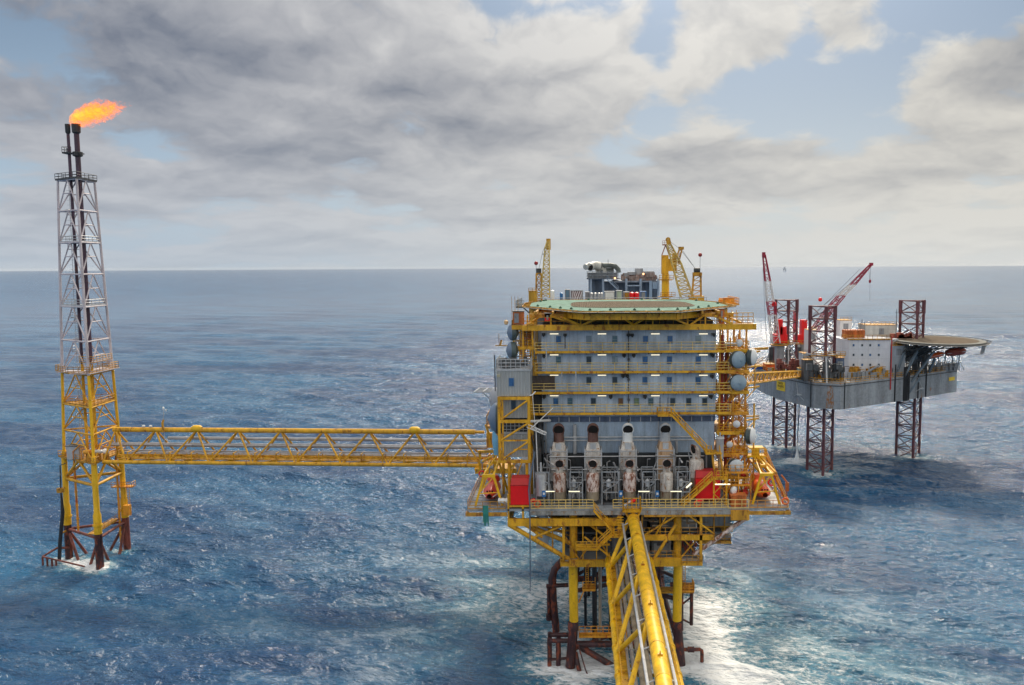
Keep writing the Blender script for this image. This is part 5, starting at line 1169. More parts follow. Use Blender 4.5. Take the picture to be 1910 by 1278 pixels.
for i in range(len(LVZ) - 1):
    a, b = (22.4, 26.5) if i % 2 else (26.5, 22.4)
    m.stair((a, 133.2, LVZ[i] + .1), (b, 133.2, LVZ[i + 1]), .9, (0, 1, 0)); m.stair_rail((a, 133.2, LVZ[i] + .1), (b, 133.2, LVZ[i + 1]), .9, (0, 1, 0), .05)
    m.tube((22.4, 130.7, LVZ[i]), (24.6, 130.7, LVZ[i + 1]), .10, 6); m.tube((26.6, 130.7, LVZ[i + 1]), (24.6, 130.7, LVZ[i]), .10, 6); m.tube((24.6, 136, LVZ[i]), (26.6, 136, LVZ[i + 1]), .1, 6)
m.build('stair_flights', ORA, rt)
m = MB(); rnd = random.Random(21)
for i in range(90):
    x_ = 22 + rnd.random() * 4.6; y_ = 131 + rnd.random() * 7; z_ = 27 + rnd.random() * 24; L = .8 + rnd.random() * 2.4
    k = rnd.random()
    if k < .45: m.tube((x_, y_, z_), (x_, y_, z_ + L), .06 + rnd.random() * .07, 5)
    elif k < .8: m.tube((x_, y_, z_), (min(26.8, x_ + L), y_, z_), .06 + rnd.random() * .05, 5)
    else: m.tube((x_, y_, z_), (min(26.8, x_ + L * .7), y_, z_ + L * .7), .06, 5)
m.build('scaffold_tubes', ORA, rt)
m = MB()
for x_, y_, z0, z1, r_ in ((22.9, 131.6, 27, 52, .28), (23.6, 131.9, 27, 50, .2)): m.tube((x_, y_, z0), (x_, y_, z1), r_, 10)
for k in range(8): z_ = 29 + k * 3; m.tube((22.2, 131.3, z_), (24.5, 131.3, z_), .14, 8)
m.build('firewater_pipe', mat('faded_red_pipe', (.42, .06, .035), .5, var=.35, rust=.2), rt, True)
m = MB(); m.tube((23.0, 130.4, 50.6), (25.4, 130.4, 50.5), .28, 10); m.tube((22.9, 132.1, 41), (22.9, 132.1, 45), .16, 8); m.tube((24.1, 132.4, 33), (24.1, 132.4, 51), .15, 8); m.build('vent_pipe', LGREY, rt, True)
m = MB(); m.box(-9.2, 27.6, 128.6, 128.98, 53.0, 53.8) if 0 else m.box(25.82, 27.8, 129.0, 129.6, 53.0, 53.9); m.tube((24, 129.3, 54), (25, 134, 55.4), .15, 6); m.beam((26, 132, 53.9), (22.6, 137, 55.4), .3); m.rail([V(21.8, 130, 53.9), V(27.5, 130, 53.9)], r=.05, step=.8, h=1.7, bars=(.33, .66, 1))
for x_ in (21.9, 22.6, 23.5, 24.3, 25): m.tube((x_, 131, 53.5), (x_, 131, 56.0), .06, 5)
for z_ in (54.4, 54.9, 55.4): m.tube((21.8, 131, z_), (25.2, 131, z_), .05, 5)
m.build('top_frame', YEL, rt)
# arms carrying dishes
m = MB()
for z_ in (49.0, 46.6, 43.2, 37.9): m.beam((26.7, 132, z_), (29.4, 133.5, z_ + .1), .18, .25); m.beam((26.7, 131, z_ - 1.6), (29.0, 133.5, z_), .12)
m.beam((26.9, 134, 49.3), (31.0, 134.5, 49.5), .3, .35); m.beam((27, 134, 38.2), (29.6, 134.5, 38.2), .2); m.tube((28.6, 133.3, 43), (28.6, 133.3, 49), .1, 6); m.tube((27.9, 130.2, 26.3), (27.9, 130.2, 41), .14, 6)
m.build('bracket_arms', YEL, rt)

# diagonal stairs on the front right
sr = thing('zigzag_staircase', 'long yellow staircase zigzagging down from the lowest gallery to the right deck', 'staircase', (18, 127, 26.3))
a, b = at(1252, 765, 128.6), at(1318, 842, 126.8); a.z = 39.6
stairs(a, b, 1.1, (0, 1, 0), parent=sr)
m = MB(); m.box(a.x - 2.2, a.x + .1, 128.0, 129.4, 39.35, 39.6); m.rail([V(a.x - 2.2, 129.3, 39.6), V(a.x - 2.2, 128, 39.6), V(a.x - .1, 128, 39.6)], r=.055, step=.7); m.build('top_landing', YEL, sr)
m = MB(); m.box(b.x - .3, b.x + 2.2, 125.6, 128, b.z - .25, b.z); m.rail([V(b.x + .3, 125.6, b.z), V(b.x - .2, 125.6, b.z)], r=.05, step=.5); m.build('middle_landing', YEL, sr)
c0 = V(b.x + 1.3, 126.4, b.z); c1 = V(b.x + 1.6, 123.6, 30.6)
o_ = stairs(c0, V(c1.x, 124.6, 30.6), 1.3, (1, 0, 0), parent=sr)
m = MB(); m.box(c1.x - 1.1, c1.x + 1.1, 123.2, 124.8, 30.35, 30.6); m.rail([V(c1.x - .6, 123.3, 30.6), V(c1.x + 1.1, 123.3, 30.6)], r=.055, step=.6)
for sx in (-1, 1): m.tube((c1.x + sx, 123.3, 26.3), (c1.x + sx, 123.3, 30.4), .12, 6)
m.tube((c1.x - 1, 123.3, 28.2), (c1.x + 1, 123.3, 30.3), .07, 5); m.tube((c1.x + 1, 123.3, 28.2), (c1.x - 1, 123.3, 30.3), .07, 5); m.tube((c1.x - 1, 123.3, 26.4), (c1.x + 1, 123.3, 28.2), .07, 5); m.tube((c1.x + 1, 123.3, 26.4), (c1.x - 1, 123.3, 28.2), .07, 5); m.build('lower_landing', YEL, sr)
stairs(V(c1.x - 1.2, 123.6, 30.5), at(1270, 946, 123.6), .9, (0, 1, 0), parent=sr)
m = MB()
for x_ in (b.x + .1, b.x + 2.1): m.tube((x_, 127.6, 26.4), (x_, 127.6, b.z - .2), .14, 8)
m.build('posts', GREY, sr)
m = MB(); a, b2 = at(1236, 928, 123), at(1278, 893, 123); m.beam(at(1280, 910, 123.0), at(1290, 901, 123.0), .22, .18); m.build('tube_lamp', LAMPG2, sr)
m = MB(); c = at(1343, 835, 127); m.lathe((c.x, 127, c.z - 1.8), (0, 0, 1), [(0, .1), (.1, .55), (3.2, .62), (3.3, .7), (3.5, .65), (3.6, .1)], 14); m.tube((c.x, 127, 26.4), (c.x, 127, c.z - 1.8), .2, 8); m.tube((c.x, 127, c.z + 1.7), (c.x, 127, c.z + 2.4), .12, 6)
single(m, 'grey_canister', LGREY, 'pale grey upright canister right of the middle stair landing', 'tank', (c.x, 127, 26.4), smooth=True)
rnd = random.Random(77)
eqr = thing('red_pump_skid', 'red and orange pump skid under the lowest right dish', 'machinery', (24.6, 126, 26.3))
m = MB()
for i in range(9): a = V(22.6 + rnd.random() * 3.4, 125 + rnd.random() * 3, 26.6 + rnd.random() * 4.6); m.lathe(a, (1, 0, 0), [(0, .05), (.05, .45), (.9, .45), (.95, .05)], 10)
m.build('pumps', mat('pump_red', (.62, .035, .02), .45, var=.3), eqr, True)
m = MB()
for z_ in (29, 31): m.box(22.4, 26.4, 124.6, 124.75, z_, z_ + .15); m.rail([V(22.4, 124.7, z_ + .15), V(26.4, 124.7, z_ + .15)], r=.045, step=.8)
for x_ in (22.4, 24.4, 26.3): m.box(x_, x_ + .16, 124.62, 124.78, 26.31, 31)
m.build('frame', ORA, eqr)
m = MB()
for i in range(22): a = V(22 + rnd.random() * 4.4, 124.3 + rnd.random() * 2, 26.5 + rnd.random() * 3); m.sweep([a, a + V(0, 0, rnd.random() * 2 + .4), a + V(rnd.random() * 1.6 - .8, 0, rnd.random() * 2 + 1)], .05 + rnd.random() * .05, 5)
m.build('pipework', YELD, eqr)
m = MB(); m.box(20.6, 22.9, 123.2, 123.4, 29.6, 29.75); single(m, 'white_strip_lamp', LAMPG2, 'white strip lamp beside the right red shelter', 'light', (21.7, 123.3, 29.6))

# ================================================================== DISHES
def dish(label, pos, r, yaw, mm=DISH, shroud=.5, post=None, group='round antenna dishes'):
    """face normal: yaw 0 looks at -Y, positive turns towards +X"""
    t_ = thing('antenna_dish', label, 'satellite dish', (0, 0, 0), group)
    m = MB(); m.lathe((0, 0, 0), (0, -1, 0), [(0, r), (.08, r * 1.01), (.18 * r, r * .93), (.36 * r, r * .72), (.46 * r, r * .42), (.50 * r, r * .2), (.56 * r, r * .16), (.58 * r, .01)], 28); m.build('radome', mm, t_, True)
    m = MB(); m.lathe((0, 0, 0), (0, 1, 0), [(0, r * 1.02), (shroud * r, r * 1.0), (shroud * r + .25 * r, r * .55), (shroud * r + .4 * r, .2), (shroud * r + .41 * r, .01)], 28); m.build('shroud', mm if (mm is DISHW and r < 1) else mat('dark_dish_back', (.08, .11, .11), .5, var=.3), t_, True)
    m = MB(); m.tube((0, shroud * r + .3 * r, 0), (0, shroud * r + .9, 0), .14, 8); m.tube((0, shroud * r + .75, -r), (0, shroud * r + .75, r), .1, 6); m.build('mount', YEL, t_, True)
    t_.rotation_euler = (0, 0, yaw); t_.location = pos; return t_
D = lambda px, py, Y: at(px, py, Y)
dish('large blue grey dish with a conical centre, upper one on the right side', D(1378, 671, 129.4), 1.36, R(25))
dish('large pale dish with a conical centre, directly below the upper right one', D(1377.5, 714, 129.4), 1.30, R(8))
dish('large pale grey dish low on the right above the orange lifeboat deck', D(1373, 872, 126.5), 1.28, R(15), DISHW and mat('pale_grey_dish', (.50, .55, .58), .38, var=.1))
dish('small white dish near the top of the right scaffold', D(1378.5, 640, 130), .6, R(-35), DISHW, .2)
dish('small white dish half way down the right scaffold', D(1374, 791, 129.6), .58, R(-20), DISHW, .2)
dish('dish seen edge on with a white rim, right of the upper right pair', D(1404, 666, 130.2), 1.35, R(66), DISHW)
dish('dish seen edge on with a white rim, lower right over the sea', D(1402, 813, 129.6), 1.35, R(66), DISHW)
dish('small white dome low on the right deck', D(1369, 915, 124), .62, R(40), DISHW, .3)
dish('small white dish just above the low grey dish', D(1361, 829, 130), .5, R(0), DISHW, .2)
dish('blue grey dish facing left, upper one of the left pair', D(954, 620, 130.4), 1.3, R(-80), DISHS)
dish('blue grey dish facing left, lower one of the left pair', D(953, 653.5, 130.4), 1.36, R(-80), DISHS)
dish('large dark blue dish seen edge on beside the yellow frame on the left', D(926, 780, 131), 2.5, R(-86), DISHS)
dish('large pale mesh dish above the dark blue one on the left', D(925, 745, 141), 2.1, R(-68), mat('pale_mesh_dish', (.42, .43, .45), .5, var=.15))
m = MB(); m.tube((-11.2, 130.8, 49.4), (-10.4, 131, 49.4), .14, 6); m.tube((-11.2, 130.8, 52.2), (-10.4, 131, 52.2), .14, 6); m.beam((-13.6, 131, 50.5), (-10.8, 131, 50.5), .18, .14); m.beam((-12.8, 131, 50.5), (-12.6, 131, 51.4), .3, .2); m.tube((-13.0, 131, 50.5), (-13.0, 131, 52.4), .04, 4)
m.build('dish_bracket', YELD, uf)
m = MB(); m.lathe(D(944, 606, 130.4), (0, 0, 1), [(0, .1), (.1, .3), (.6, .34), (.8, .05)], 10); m.build('floodlight', mat('tan_lamp', (.75, .5, .25), .4), uf)

# ================================================================== LIFEBOATS
def lifeboat(label, x_, y0, L, mm, canopy=None):
    t_ = thing('lifeboat', label, 'lifeboat', (0, 0, 0), 'enclosed lifeboats under their davits'); n, k = 22, 20; vs = []
    for i in range(n + 1):
        t = i / n; s = max(.02, math.sin(math.pi * min(.985, max(.015, t))) ** .42); s = s * (1 - .25 * t)
        for j in range(k):
            w = 2 * math.pi * j / k; cx, cz = math.cos(w), math.sin(w)
            zz = (1.35 if cz > 0 else 1.15) * s * cz; xx = 1.5 * s * math.copysign(abs(cx) ** .8, cx) * (1 if cz < 0 else 1 - .25 * cz)
            vs.append(V(xx, t * L, zz + 1.15 + .3 * (t - .5) ** 2))
    m = MB(); m.add(vs, [(i * k + j, i * k + (j + 1) % k, (i + 1) * k + (j + 1) % k, (i + 1) * k + j) for i in range(n) for j in range(k)]); m.build('hull', mm, t_, True)
    m = MB(); m.lathe((0, L * .72, 2.0), (0, 0, 1), [(0, 1.05), (.5, .98), (.85, .7), (.95, .01)], 16); m.build('cockpit', mm, t_, True)
    m = MB()
    for sx in (-1, 1): m.sweep([V(sx * 1.5 * max(.02, math.sin(math.pi * min(.97, max(.03, t / 10))) ** .42) * (1 - .025 * t) + sx * .05, t / 10 * L, 1.2) for t in range(11)], .08, 6)
    m.build('fender_band', WHITE if mm is not REDO else ORAP, t_, True)
    m = MB()
    for k_ in range(3): m.box(-.5 + k_ * .4, -.25 + k_ * .4, .55, .62, 1.75, 2.0)
    m.build('portlight', BLACKO, t_)
    t_.location = (x_, y0, 26.4); return t_
lifeboat('red enclosed lifeboat on the left deck wing', -14.2, 124.4, 9.5, mat('deep_red_hull', (.62, .05, .025), .3, var=.25, rust=.12, rustc=(.8, .4, .2)))
lifeboat('orange enclosed lifeboat on the right deck wing', 28.6, 124.4, 9.5, REDO)
def davit(label, x_, apex, mm, big=False):
    t_ = thing('lifeboat_davit', label, 'davit', (x_, 128, 26.3), 'yellow lifeboat davits')
    for y_ in (124.0, 132.8):
        m = MB(); top = 31.0
        for sx in (-1, 1): m.beam((x_ + sx * 2.1, y_, 26.3), (x_ + sx * .75, y_, top), .34, .3)
        m.beam((x_ - 1.0, y_, top), (x_ + 1.0, y_, top), .4, .45); m.beam((x_ - 1.5, y_, 28.2), (x_ + 1.5, y_, 28.4), .12, .14); m.beam((x_ - 1.6, y_, 28.2), (x_ + .9, y_, top), .14)
        m.build('portal_frame', mm, t_)
    m = MB()
    for sx in (-.7, .7): m.beam((x_ + sx, 124, 31.0), (x_ + sx, 132.8, 31.2), .3, .35)
    m.build('top_beam', mm, t_)
    ax, ay, az_ = apex; m = MB()
    for sx, y_ in ((-.8, 124.2), (.8, 124.2), (-2.0, 133), (2.0, 133)): m.tube((x_ + sx, y_, 31.1), (ax + sx * .3, ay, az_), .13, 6)
    m.build('stay_tubes', mm, t_)
    m = MB(); m.lathe((x_ - .5, 126.5, 31.7), (1, 0, 0), [(0, .5), (.1, .5), (.1, .3), (.9, .3), (.9, .5), (1, .5)], 12); m.build('winch', GREY if not big else YEL, t_, True)
    if big:
        m = MB(); m.box(ax - 1.6, ax + 1.6, ay - 1, ay + 1, az_ - .15, az_); m.rail([V(ax - 1.6, ay + 1, az_), V(ax - 1.6, ay - 1, az_), V(ax + 1.6, ay - 1, az_), V(ax + 1.6, ay + 1, az_)], r=.05, step=.8, h=1.1)
        m.box(ax - .5, ax + .5, ay - .6, ay + .6, az_, az_ + 1.2); m.box(ax - 1.2, ax + 1.2, ay - .8, ay + .8, az_ + 1.21, az_ + 1.4); m.build('winch_platform', YELB, t_)
        m = MB(); m.stair((ax + 1.6, ay, az_), (x_ + 3.0, 124.2, 27), .8, (0, 1, 0)); m.stair_rail((ax + 1.6, ay, az_), (x_ + 3.0, 124.2, 27), .8, (0, 1, 0)); m.build('ladder', ORA, t_)
        m = MB(); m.tube((x_ - 3.1, 133, 26.4), (ax - .9, ay, az_), .16, 6); m.tube((ax, ay, az_ - .1), (x_ + 1.2, 124.6, 30.9), .26, 8); m.tube((ax + .6, ay, az_ - .1), (x_ + 1.8, 125.2, 30.9), .2, 8); m.build('raking_leg', YEL, t_)
davit('yellow davit over the red lifeboat at the left', -14.2, (-13.0, 129.5, 33.2), YELB)
davit('tall yellow davit with a railed winch platform over the orange lifeboat at the right', 28.6, (28.4, 131, 32.4), YELB, True)
m = MB(); m.lathe((-12.7, 122.9, 27.4), (1, 0, 0), [(0, .05), (.05, .42), (.3, .42), (.32, .36), (.6, .36), (.62, .42), (.9, .42), (.92, .36), (1.25, .36), (1.27, .42), (1.6, .42), (1.65, .05)], 14); single(m, 'liferaft_canister', WHITE, 'white ribbed liferaft canister beside the left lifeboat', 'liferaft', (-12, 122.9, 26.3), smooth=True)
for i, c in enumerate((D(899, 884, 138.5), D(1439, 900, 130))):
    m = MB(); n = 16; m.sweep([c + V(.5 * math.cos(2 * math.pi * k / n), 0, .5 * math.sin(2 * math.pi * k / n)) for k in range(n + 1)], .12, 6); single(m, 'ring_buoy', RED, ('red and white ring behind the left lifeboat', 'red ring behind the right lifeboat')[i], 'lifebuoy', tuple(c), 'rings on the lifeboat decks', True)
m = MB()
for i in range(12): m.box(-17.1, -15.6, 123 + i * 1.4, 123.1 + i * 1.4, 26.21, 26.3)
m.tube((-17, 139, 26.3), (-17, 139, 29.3), .08, 6); m.lathe((-17, 139, 29.3), (0, 0, 1), [(0, .1), (.1, .3), (.6, .3), (.7, .1)], 8); m.tube((-15.8, 139.5, 26.3), (-15.8, 139.5, 28.9), .08, 6); m.lathe((-15.8, 139.5, 28.9), (0, 0, 1), [(0, .1), (.1, .25), (.5, .25), (.6, .1)], 8)
single(m, 'deck_post_lamps', GREY, 'grey post lamps at the back of the left lifeboat deck', 'lamp', (-16.5, 139, 26.3))
m = MB(); p0 = D(1468, 900, 126); m.tube((p0.x, 126, 26.3), (p0.x, 126, p0.z), .07, 5); m.box(p0.x - .25, p0.x + .3, 125.9, 126.1, p0.z - 1.4, p0.z); m.tube((p0.x, 126, p0.z), (p0.x - .9, 126, p0.z + 1.2), .14, 5); single(m, 'orange_hoist', ORAP, 'thin orange hoist on the outer rail of the right deck wing', 'hoist', (p0.x, 126, 26.3))

# end of the flare bridge: landing portal
lp = thing('bridge_landing', 'yellow landing portal where the flare bridge meets the platform', 'bridge landing', (-17, 166, 22))
m = MB(); m.box(-21.5, -11.4, 163.0, 171, 22.0, 22.4)
for x_ in (-20.4, -17.4, -14.4): m.box(x_ - .25, x_ + .25, 163.2, 163.7, 22.4, 25.6)
m.box(-20.8, -14.0, 163.15, 163.75, 25.61, 26.1); m.box(-21.4, -11.6, 163.0, 163.5, 21.4, 21.99); m.build('portal', YEL, lp)
m = MB(); m.box(-19.3, -15.5, 165.5, 166.4, 26.15, 29.2); m.lathe((-17.0, 165, 28.2), (0, -1, 0), [(0, .1), (.05, 1.1), (.5, 1.1), (.55, .1)], 14); m.tube((-19.4, 165.5, 31), (-17.9, 165.5, 26.2), .25, 8); m.tube((-15.5, 165.8, 31), (-15.6, 165.8, 26), .2, 8); m.build('pipe_bulkhead', YEL, lp, True)
m = MB(); m.tube((-20, 164, 22), (-12, 160, 15), .3, 8); m.tube((-15, 164, 22), (-11.5, 160, 25), .3, 8); m.beam((-12, 164, 21.6), (-10, 164, 25.9), .5); m.build('support_struts', YEL, lp)

# equipment hanging at the lower right
cn = thing('grey_container', 'ribbed grey container on the lower deck at the right', 'container', (20.5, 124, 21.9)); m = MB(); m.box(18.9, 23.6, 126.5, 132, 21.9, 25.2); m.build('body', mat('ribbed_grey', (.27, .30, .33), .5, ribs=.8, var=.2), cn)
m = MB(); m.box(18.8, 23.7, 126.4, 126.5, 21.9, 22.1); m.box(18.8, 23.7, 126.4, 126.5, 25.05, 25.22); m.box(18.3, 23.9, 126, 134, 21.3, 21.6); m.box(18.6, 23.9, 127, 134, 19.0, 19.3); m.build('base_frame', YELD, cn)
m = MB(); m.box(19.0, 23.6, 128, 133, 19.31, 21.2); m.build('lower_container', GREY, cn)
m = MB(); m.rail([V(23.7, 126.2, 21.62), V(23.7, 134, 21.62)], r=.05); m.rail([V(19, 127, 19.3), V(23.8, 127, 19.3), V(23.8, 133, 19.3)], r=.05, step=1); m.build('railing', YELD, cn)
rnd = random.Random(33)
for nm, x0, x1, y0, z0, z1, mm, lab in (('equipment_cabinet', 12.8, 15.0, 126.5, 21.81, 24.2, LGREY, 'pale cabinet on the lower deck behind the yellow column'), ('equipment_cabinet', 15.6, 18.3, 126.2, 21.81, 23.2, WHITE, 'white low cabinet right of the yellow column on the lower deck'), ('equipment_cabinet', 9.4, 10.8, 126, 17.96, 20.9, GREY, 'dark grey cabinet at the left of the cellar deck'), ('equipment_cabinet', 11.3, 14.2, 126.4, 17.96, 20.6, LGREY, 'wide pale cabinet on the cellar deck beside the bridge')):
    t_ = thing(nm, lab, 'cabinet', ((x0 + x1) / 2, y0, z0), 'cabinets on the lower decks'); m = MB(); m.box(x0, x1, y0, y0 + 2, z0, z1); m.build('body', mm, t_); m = MB(); m.box(x0 + .2, (x0 + x1) / 2 - .05, y0 - .04, y0 - .003, z0 + .2, z1 - .2); m.box((x0 + x1) / 2 + .05, x1 - .2, y0 - .04, y0 - .003, z0 + .2, z1 - .2); m.build('door', GREY, t_)
m = MB()
for i in range(26): a = V(15.8 + rnd.random() * 2.6, 124.5 + rnd.random() * 3, 18 + rnd.random() * 2.6); m.sweep([a, a + V(0, 0, rnd.random() + .3), a + V(rnd.random() - .5, 0, rnd.random() + .6)], .06 + rnd.random() * .08, 6)
single(m, 'valve_manifold', mat('rust_red_valves', (.35, .07, .04), .5, var=.4, rust=.3), 'cluster of rust red valves and pipes right of the front right leg', 'pipework', (17, 125, 17.95))
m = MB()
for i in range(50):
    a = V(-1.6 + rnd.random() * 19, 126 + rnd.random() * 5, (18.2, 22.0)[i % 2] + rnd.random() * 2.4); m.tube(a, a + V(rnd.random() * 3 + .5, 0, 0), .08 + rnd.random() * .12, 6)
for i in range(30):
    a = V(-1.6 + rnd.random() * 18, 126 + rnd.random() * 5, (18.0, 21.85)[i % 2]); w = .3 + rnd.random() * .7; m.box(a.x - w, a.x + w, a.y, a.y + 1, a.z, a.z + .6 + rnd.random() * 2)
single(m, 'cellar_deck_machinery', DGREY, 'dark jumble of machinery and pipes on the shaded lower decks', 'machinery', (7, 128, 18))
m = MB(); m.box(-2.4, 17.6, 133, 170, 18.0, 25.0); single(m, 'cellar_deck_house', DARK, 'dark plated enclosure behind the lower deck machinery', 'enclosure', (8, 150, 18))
m = MB(); m.box(-4.6, -2.6, 125.5, 135, 22.3, 23.2); m.tube((-5.2, 125.5, 21.8), (-1.6, 125.5, 21.8), .14, 6); m.tube((-5.2, 125.5, 24.2), (-2, 125.5, 23), .12, 6); m.tube((-4.4, 125.4, 22), (-1.6, 125.4, 20.9), .1, 6); single(m, 'yellow_duct', YELD, 'weathered yellow duct left of the front left column', 'duct', (-3.6, 128, 22))

# ================================================================== REAR DECK, CRANES, PROCESS PLATFORM
rd = thing('stores_deck', 'railed grey roof deck behind the helideck carrying stores', 'deck', (8, 180, 26.4)); m = MB(); m.box(-9, 26, 168.5, 196, 53.3, 53.7); m.box(-9, 26, 168.1, 196, 26.4, 53.29); m.build('roof', GREY, rd)
m = MB(); m.box(-11, 26, 180.1, 196, 25.9, 26.3); m.build('rear_deck', GREY, rd)
m = MB()
for (x_, y_) in ((-6, 194), (22, 194)): m.tube((x_, y_, -6), (x_, y_, 25.8), .7, 12)
m.build('leg', SPLASH, rd, True)
m = MB(); m.rail([V(-9, 168.7, 53.7), V(26, 168.7, 53.7)], r=.06, step=1.8, h=3.0, bars=(.45, .98)); m.build('railing', LGREY, rd)
def store(name, label, cat, px0, px1, py, mm, h_extra=0, Y=176, d=2.5, roof=None):
    a, b = at(px0, py, Y), at(px1, py, Y); t_ = thing(name, label, cat, ((a.x + b.x) / 2, Y + d / 2, 53.7)); m = MB(); m.box(a.x, b.x, Y, Y + d, 53.71, a.z); m.build('body', mm, t_)
    m = MB(); m.box(a.x - .08, b.x + .08, Y - .1, Y + d, a.z + .002, a.z + .15); m.box(a.x - .07, a.x + .12, Y - .09, Y - .005, 53.71, a.z + .05); m.box(b.x - .12, b.x + .07, Y - .09, Y - .005, 53.71, a.z + .05); m.build('frame', roof or GREY, t_); return t_, a, b
store('blue_container', 'small blue container behind the helideck, left part', 'container', 1054, 1063, 541.5, mat('steel_blue', (.14, .26, .38), .5))
t_, a, b = store('striped_barrier', 'board with slanted white and dark red stripes behind the helideck', 'barrier', 1065, 1087, 543, STRIPE_D, Y=174, d=.4)
m = MB(); w_ = (b.x - a.x) / 6
for k in range(-2, 7):
    x0 = a.x + k * w_ * 1.15; z0, z1 = 54.3, a.z - .05; q = [(x0, z0), (x0 + w_ * .55, z0), (x0 + w_ * .55 + 1.3, z1), (x0 + 1.3, z1)]
    q = [(min(max(xx, a.x + .05), b.x - .05), zz) for xx, zz in q]; m.add([(xx, 173.95, zz) for xx, zz in q], [(0, 1, 2, 3)])
m.build('white_stripes', STRIPE_M, t_)
store('white_workshop', 'low white workshop block behind the helideck in front of the grey module', 'cabin', 1128, 1146, 545, WHITE, Y=178)
store('pale_green_skip', 'pale green skip behind the middle of the helideck', 'skip', 1150, 1160, 543.5, mat('pale_green_paint', (.42, .50, .36), .5, var=.2), Y=173)
store('yellow_generator', 'small yellow and black generator next to the pale green skip', 'generator', 1164, 1174, 546, YELD, Y=175)
store('blue_roofed_hut', 'small hut with a bright blue roof near the crane pedestal', 'hut', 1195, 1205, 545, mat('hut_wall', (.30, .33, .33), .5, ribs=.5), Y=175, roof=BLUE)
store('grey_locker', 'dark grey locker left of the cranes behind the helideck', 'locker', 1092, 1099, 546, GREY, Y=176)
for i, px in enumerate((1178.5, 1187.5)): a = at(px, 545, 174.5); m = MB(); m.lathe((a.x, 174.5, 53.72), (0, 0, 1), [(0, .01), (0, .52), (a.z - 53.9, .52), (a.z - 53.72, .2), (a.z - 53.7, .01)], 12); single(m, 'red_gas_bottle', RED, ('left of the two red gas bottles behind the helideck', 'right of the two red gas bottles behind the helideck')[i], 'gas bottle', (a.x, 174.5, 53.7), 'red gas bottles', True)
for i, px in enumerate((1031, 1047, 1103, 1110, 1117, 1122)):
    a = at(px, 545.5, 175.5); m = MB(); m.lathe((a.x, 175.5, 53.72), (0, 0, 1), [(0, .01), (0, .34), (a.z - 54, .34), (a.z - 53.9, .36), (a.z - 53.72, .01)], 10)
    single(m, 'drum', BLUE if i == 1 else (LGREY if i > 1 else STACKB), ('brown drum at the left of the rear rail', 'blue drum left of the small blue container', 'first pale upright bottle from the left in the row', 'second pale upright bottle in the row', 'third pale upright bottle in the row', 'rightmost pale upright bottle in the row')[i], 'drum', (a.x, 175.5, 53.7), 'drums and bottles behind the helideck', True)
a0, b0 = at(1029, 546, 170), at(1031.5, 539, 170)
m = MB(); c = at(1030, 541, 168); m.lathe((c.x, 168.6, 53.72), (0, 0, 1), [(0, .01), (0, .42), (c.z - 53.9, .42), (c.z - 53.72, .01)], 12); single(m, 'white_vent', WHITE, 'white upright vent cylinder beside the left crane', 'vent', (c.x, 168.6, 53.7), smooth=True)
cab = thing('crane_cab', 'yellow cabin with railing at the left back corner of the helideck', 'cabin', (-10.2, 165, 53.7)); a, b = at(986, 544, 163), at(1001, 559, 163); m = MB(); m.box(a.x, b.x, 163, 166, b.z - .6, a.z); m.build('body', mat('yellow_box', (.66, .36, .03), .5, var=.25, rust=.2, ribs=.5), cab)
m = MB(); m.box(a.x - .1, b.x + .1, 162.9, 166.1, a.z, a.z + .1); m.rail([V(a.x, 163, a.z), V(b.x, 163, a.z)], r=.05, step=.8, h=.7); m.box(a.x, b.x, 163.5, 165.5, 26.4, b.z - .61); m.build('frame', YELD, cab)
# grating wings at the helideck corners
m = MB(); P = [at(972, 575, 139), at(985, 560, 150)]; m.box(-11.0, -9.2, 141, 156, 56.0, 56.12)
for i in range(9): m.box(-11.0, -9.2, 141.5 + i * 1.6, 142.1 + i * 1.6, 56.13, 56.2)
m.rail([V(-11, 156, 56.1), V(-11, 141, 56.1), V(-9.6, 141, 56.1)], r=.04, step=2); m.beam((-10.8, 150, 56), (-8.5, 150, 54), .2); m.build('side_grating', NETG, hd)
m = MB(); m.box(25.6, 28.6, 147, 158, 56.0, 56.15); m.rail([V(26, 147, 56.15), V(28.5, 147, 56.15), V(28.5, 158, 56.15)], r=.05, step=1); rnd = random.Random(2)
for i in range(12): m.box(26 + rnd.random() * 1.5, 27 + rnd.random() * 1.4, 149 + i * .7, 149.5 + i * .7, 56.16, 56.4 + rnd.random() * 1.1)
m.build('side_platform', ORA, hd)

def crane_head(parent, mm, p, q, w0, w1, n, rc=.12, rb=.07, side=(1, 0, 0)): m = MB(); m.lattice(p, q, w0, w1, n, rc, rb, side=side); return m.build('boom', mm, parent)
# left crane
YC = 172
lc = thing('deck_crane', 'yellow lattice crane at the left, boom almost upright', 'crane', (*at(1012, 556, YC).xy, 53.7), 'yellow cranes behind the helideck')
CRM = mat('pale_yellow_crane', (.68, .50, .16), .5, var=.3, rust=.3)
crane_head(lc, CRM, at(1017, 556, YC), at(1020.5, 462, YC), 1.9, .9, 12); crane_head(lc, CRM, at(1020.5, 462, YC), at(1022.5, 449, YC), .9, .45, 3)
m = MB(); c = at(1022.5, 448, YC); m.box(c.x - .4, c.x + .5, YC - .3, YC + .3, c.z - 2.0, c.z + .3); m.build('boom_head', YELD, lc)
m = MB(); m.lattice((at(1005, 556, YC).x, YC, 53.7), at(1005, 510, YC), 1.3, 1.0, 6, .16, .08, side=(1, 0, 0)); m.build('gantry', YELD, lc)
m = MB(); c = at(1005, 507, YC); m.box(c.x - .5, c.x + .5, YC - .5, YC + .5, c.z - .6, c.z + .7); m.build('hoist_drum', DARK, lc)
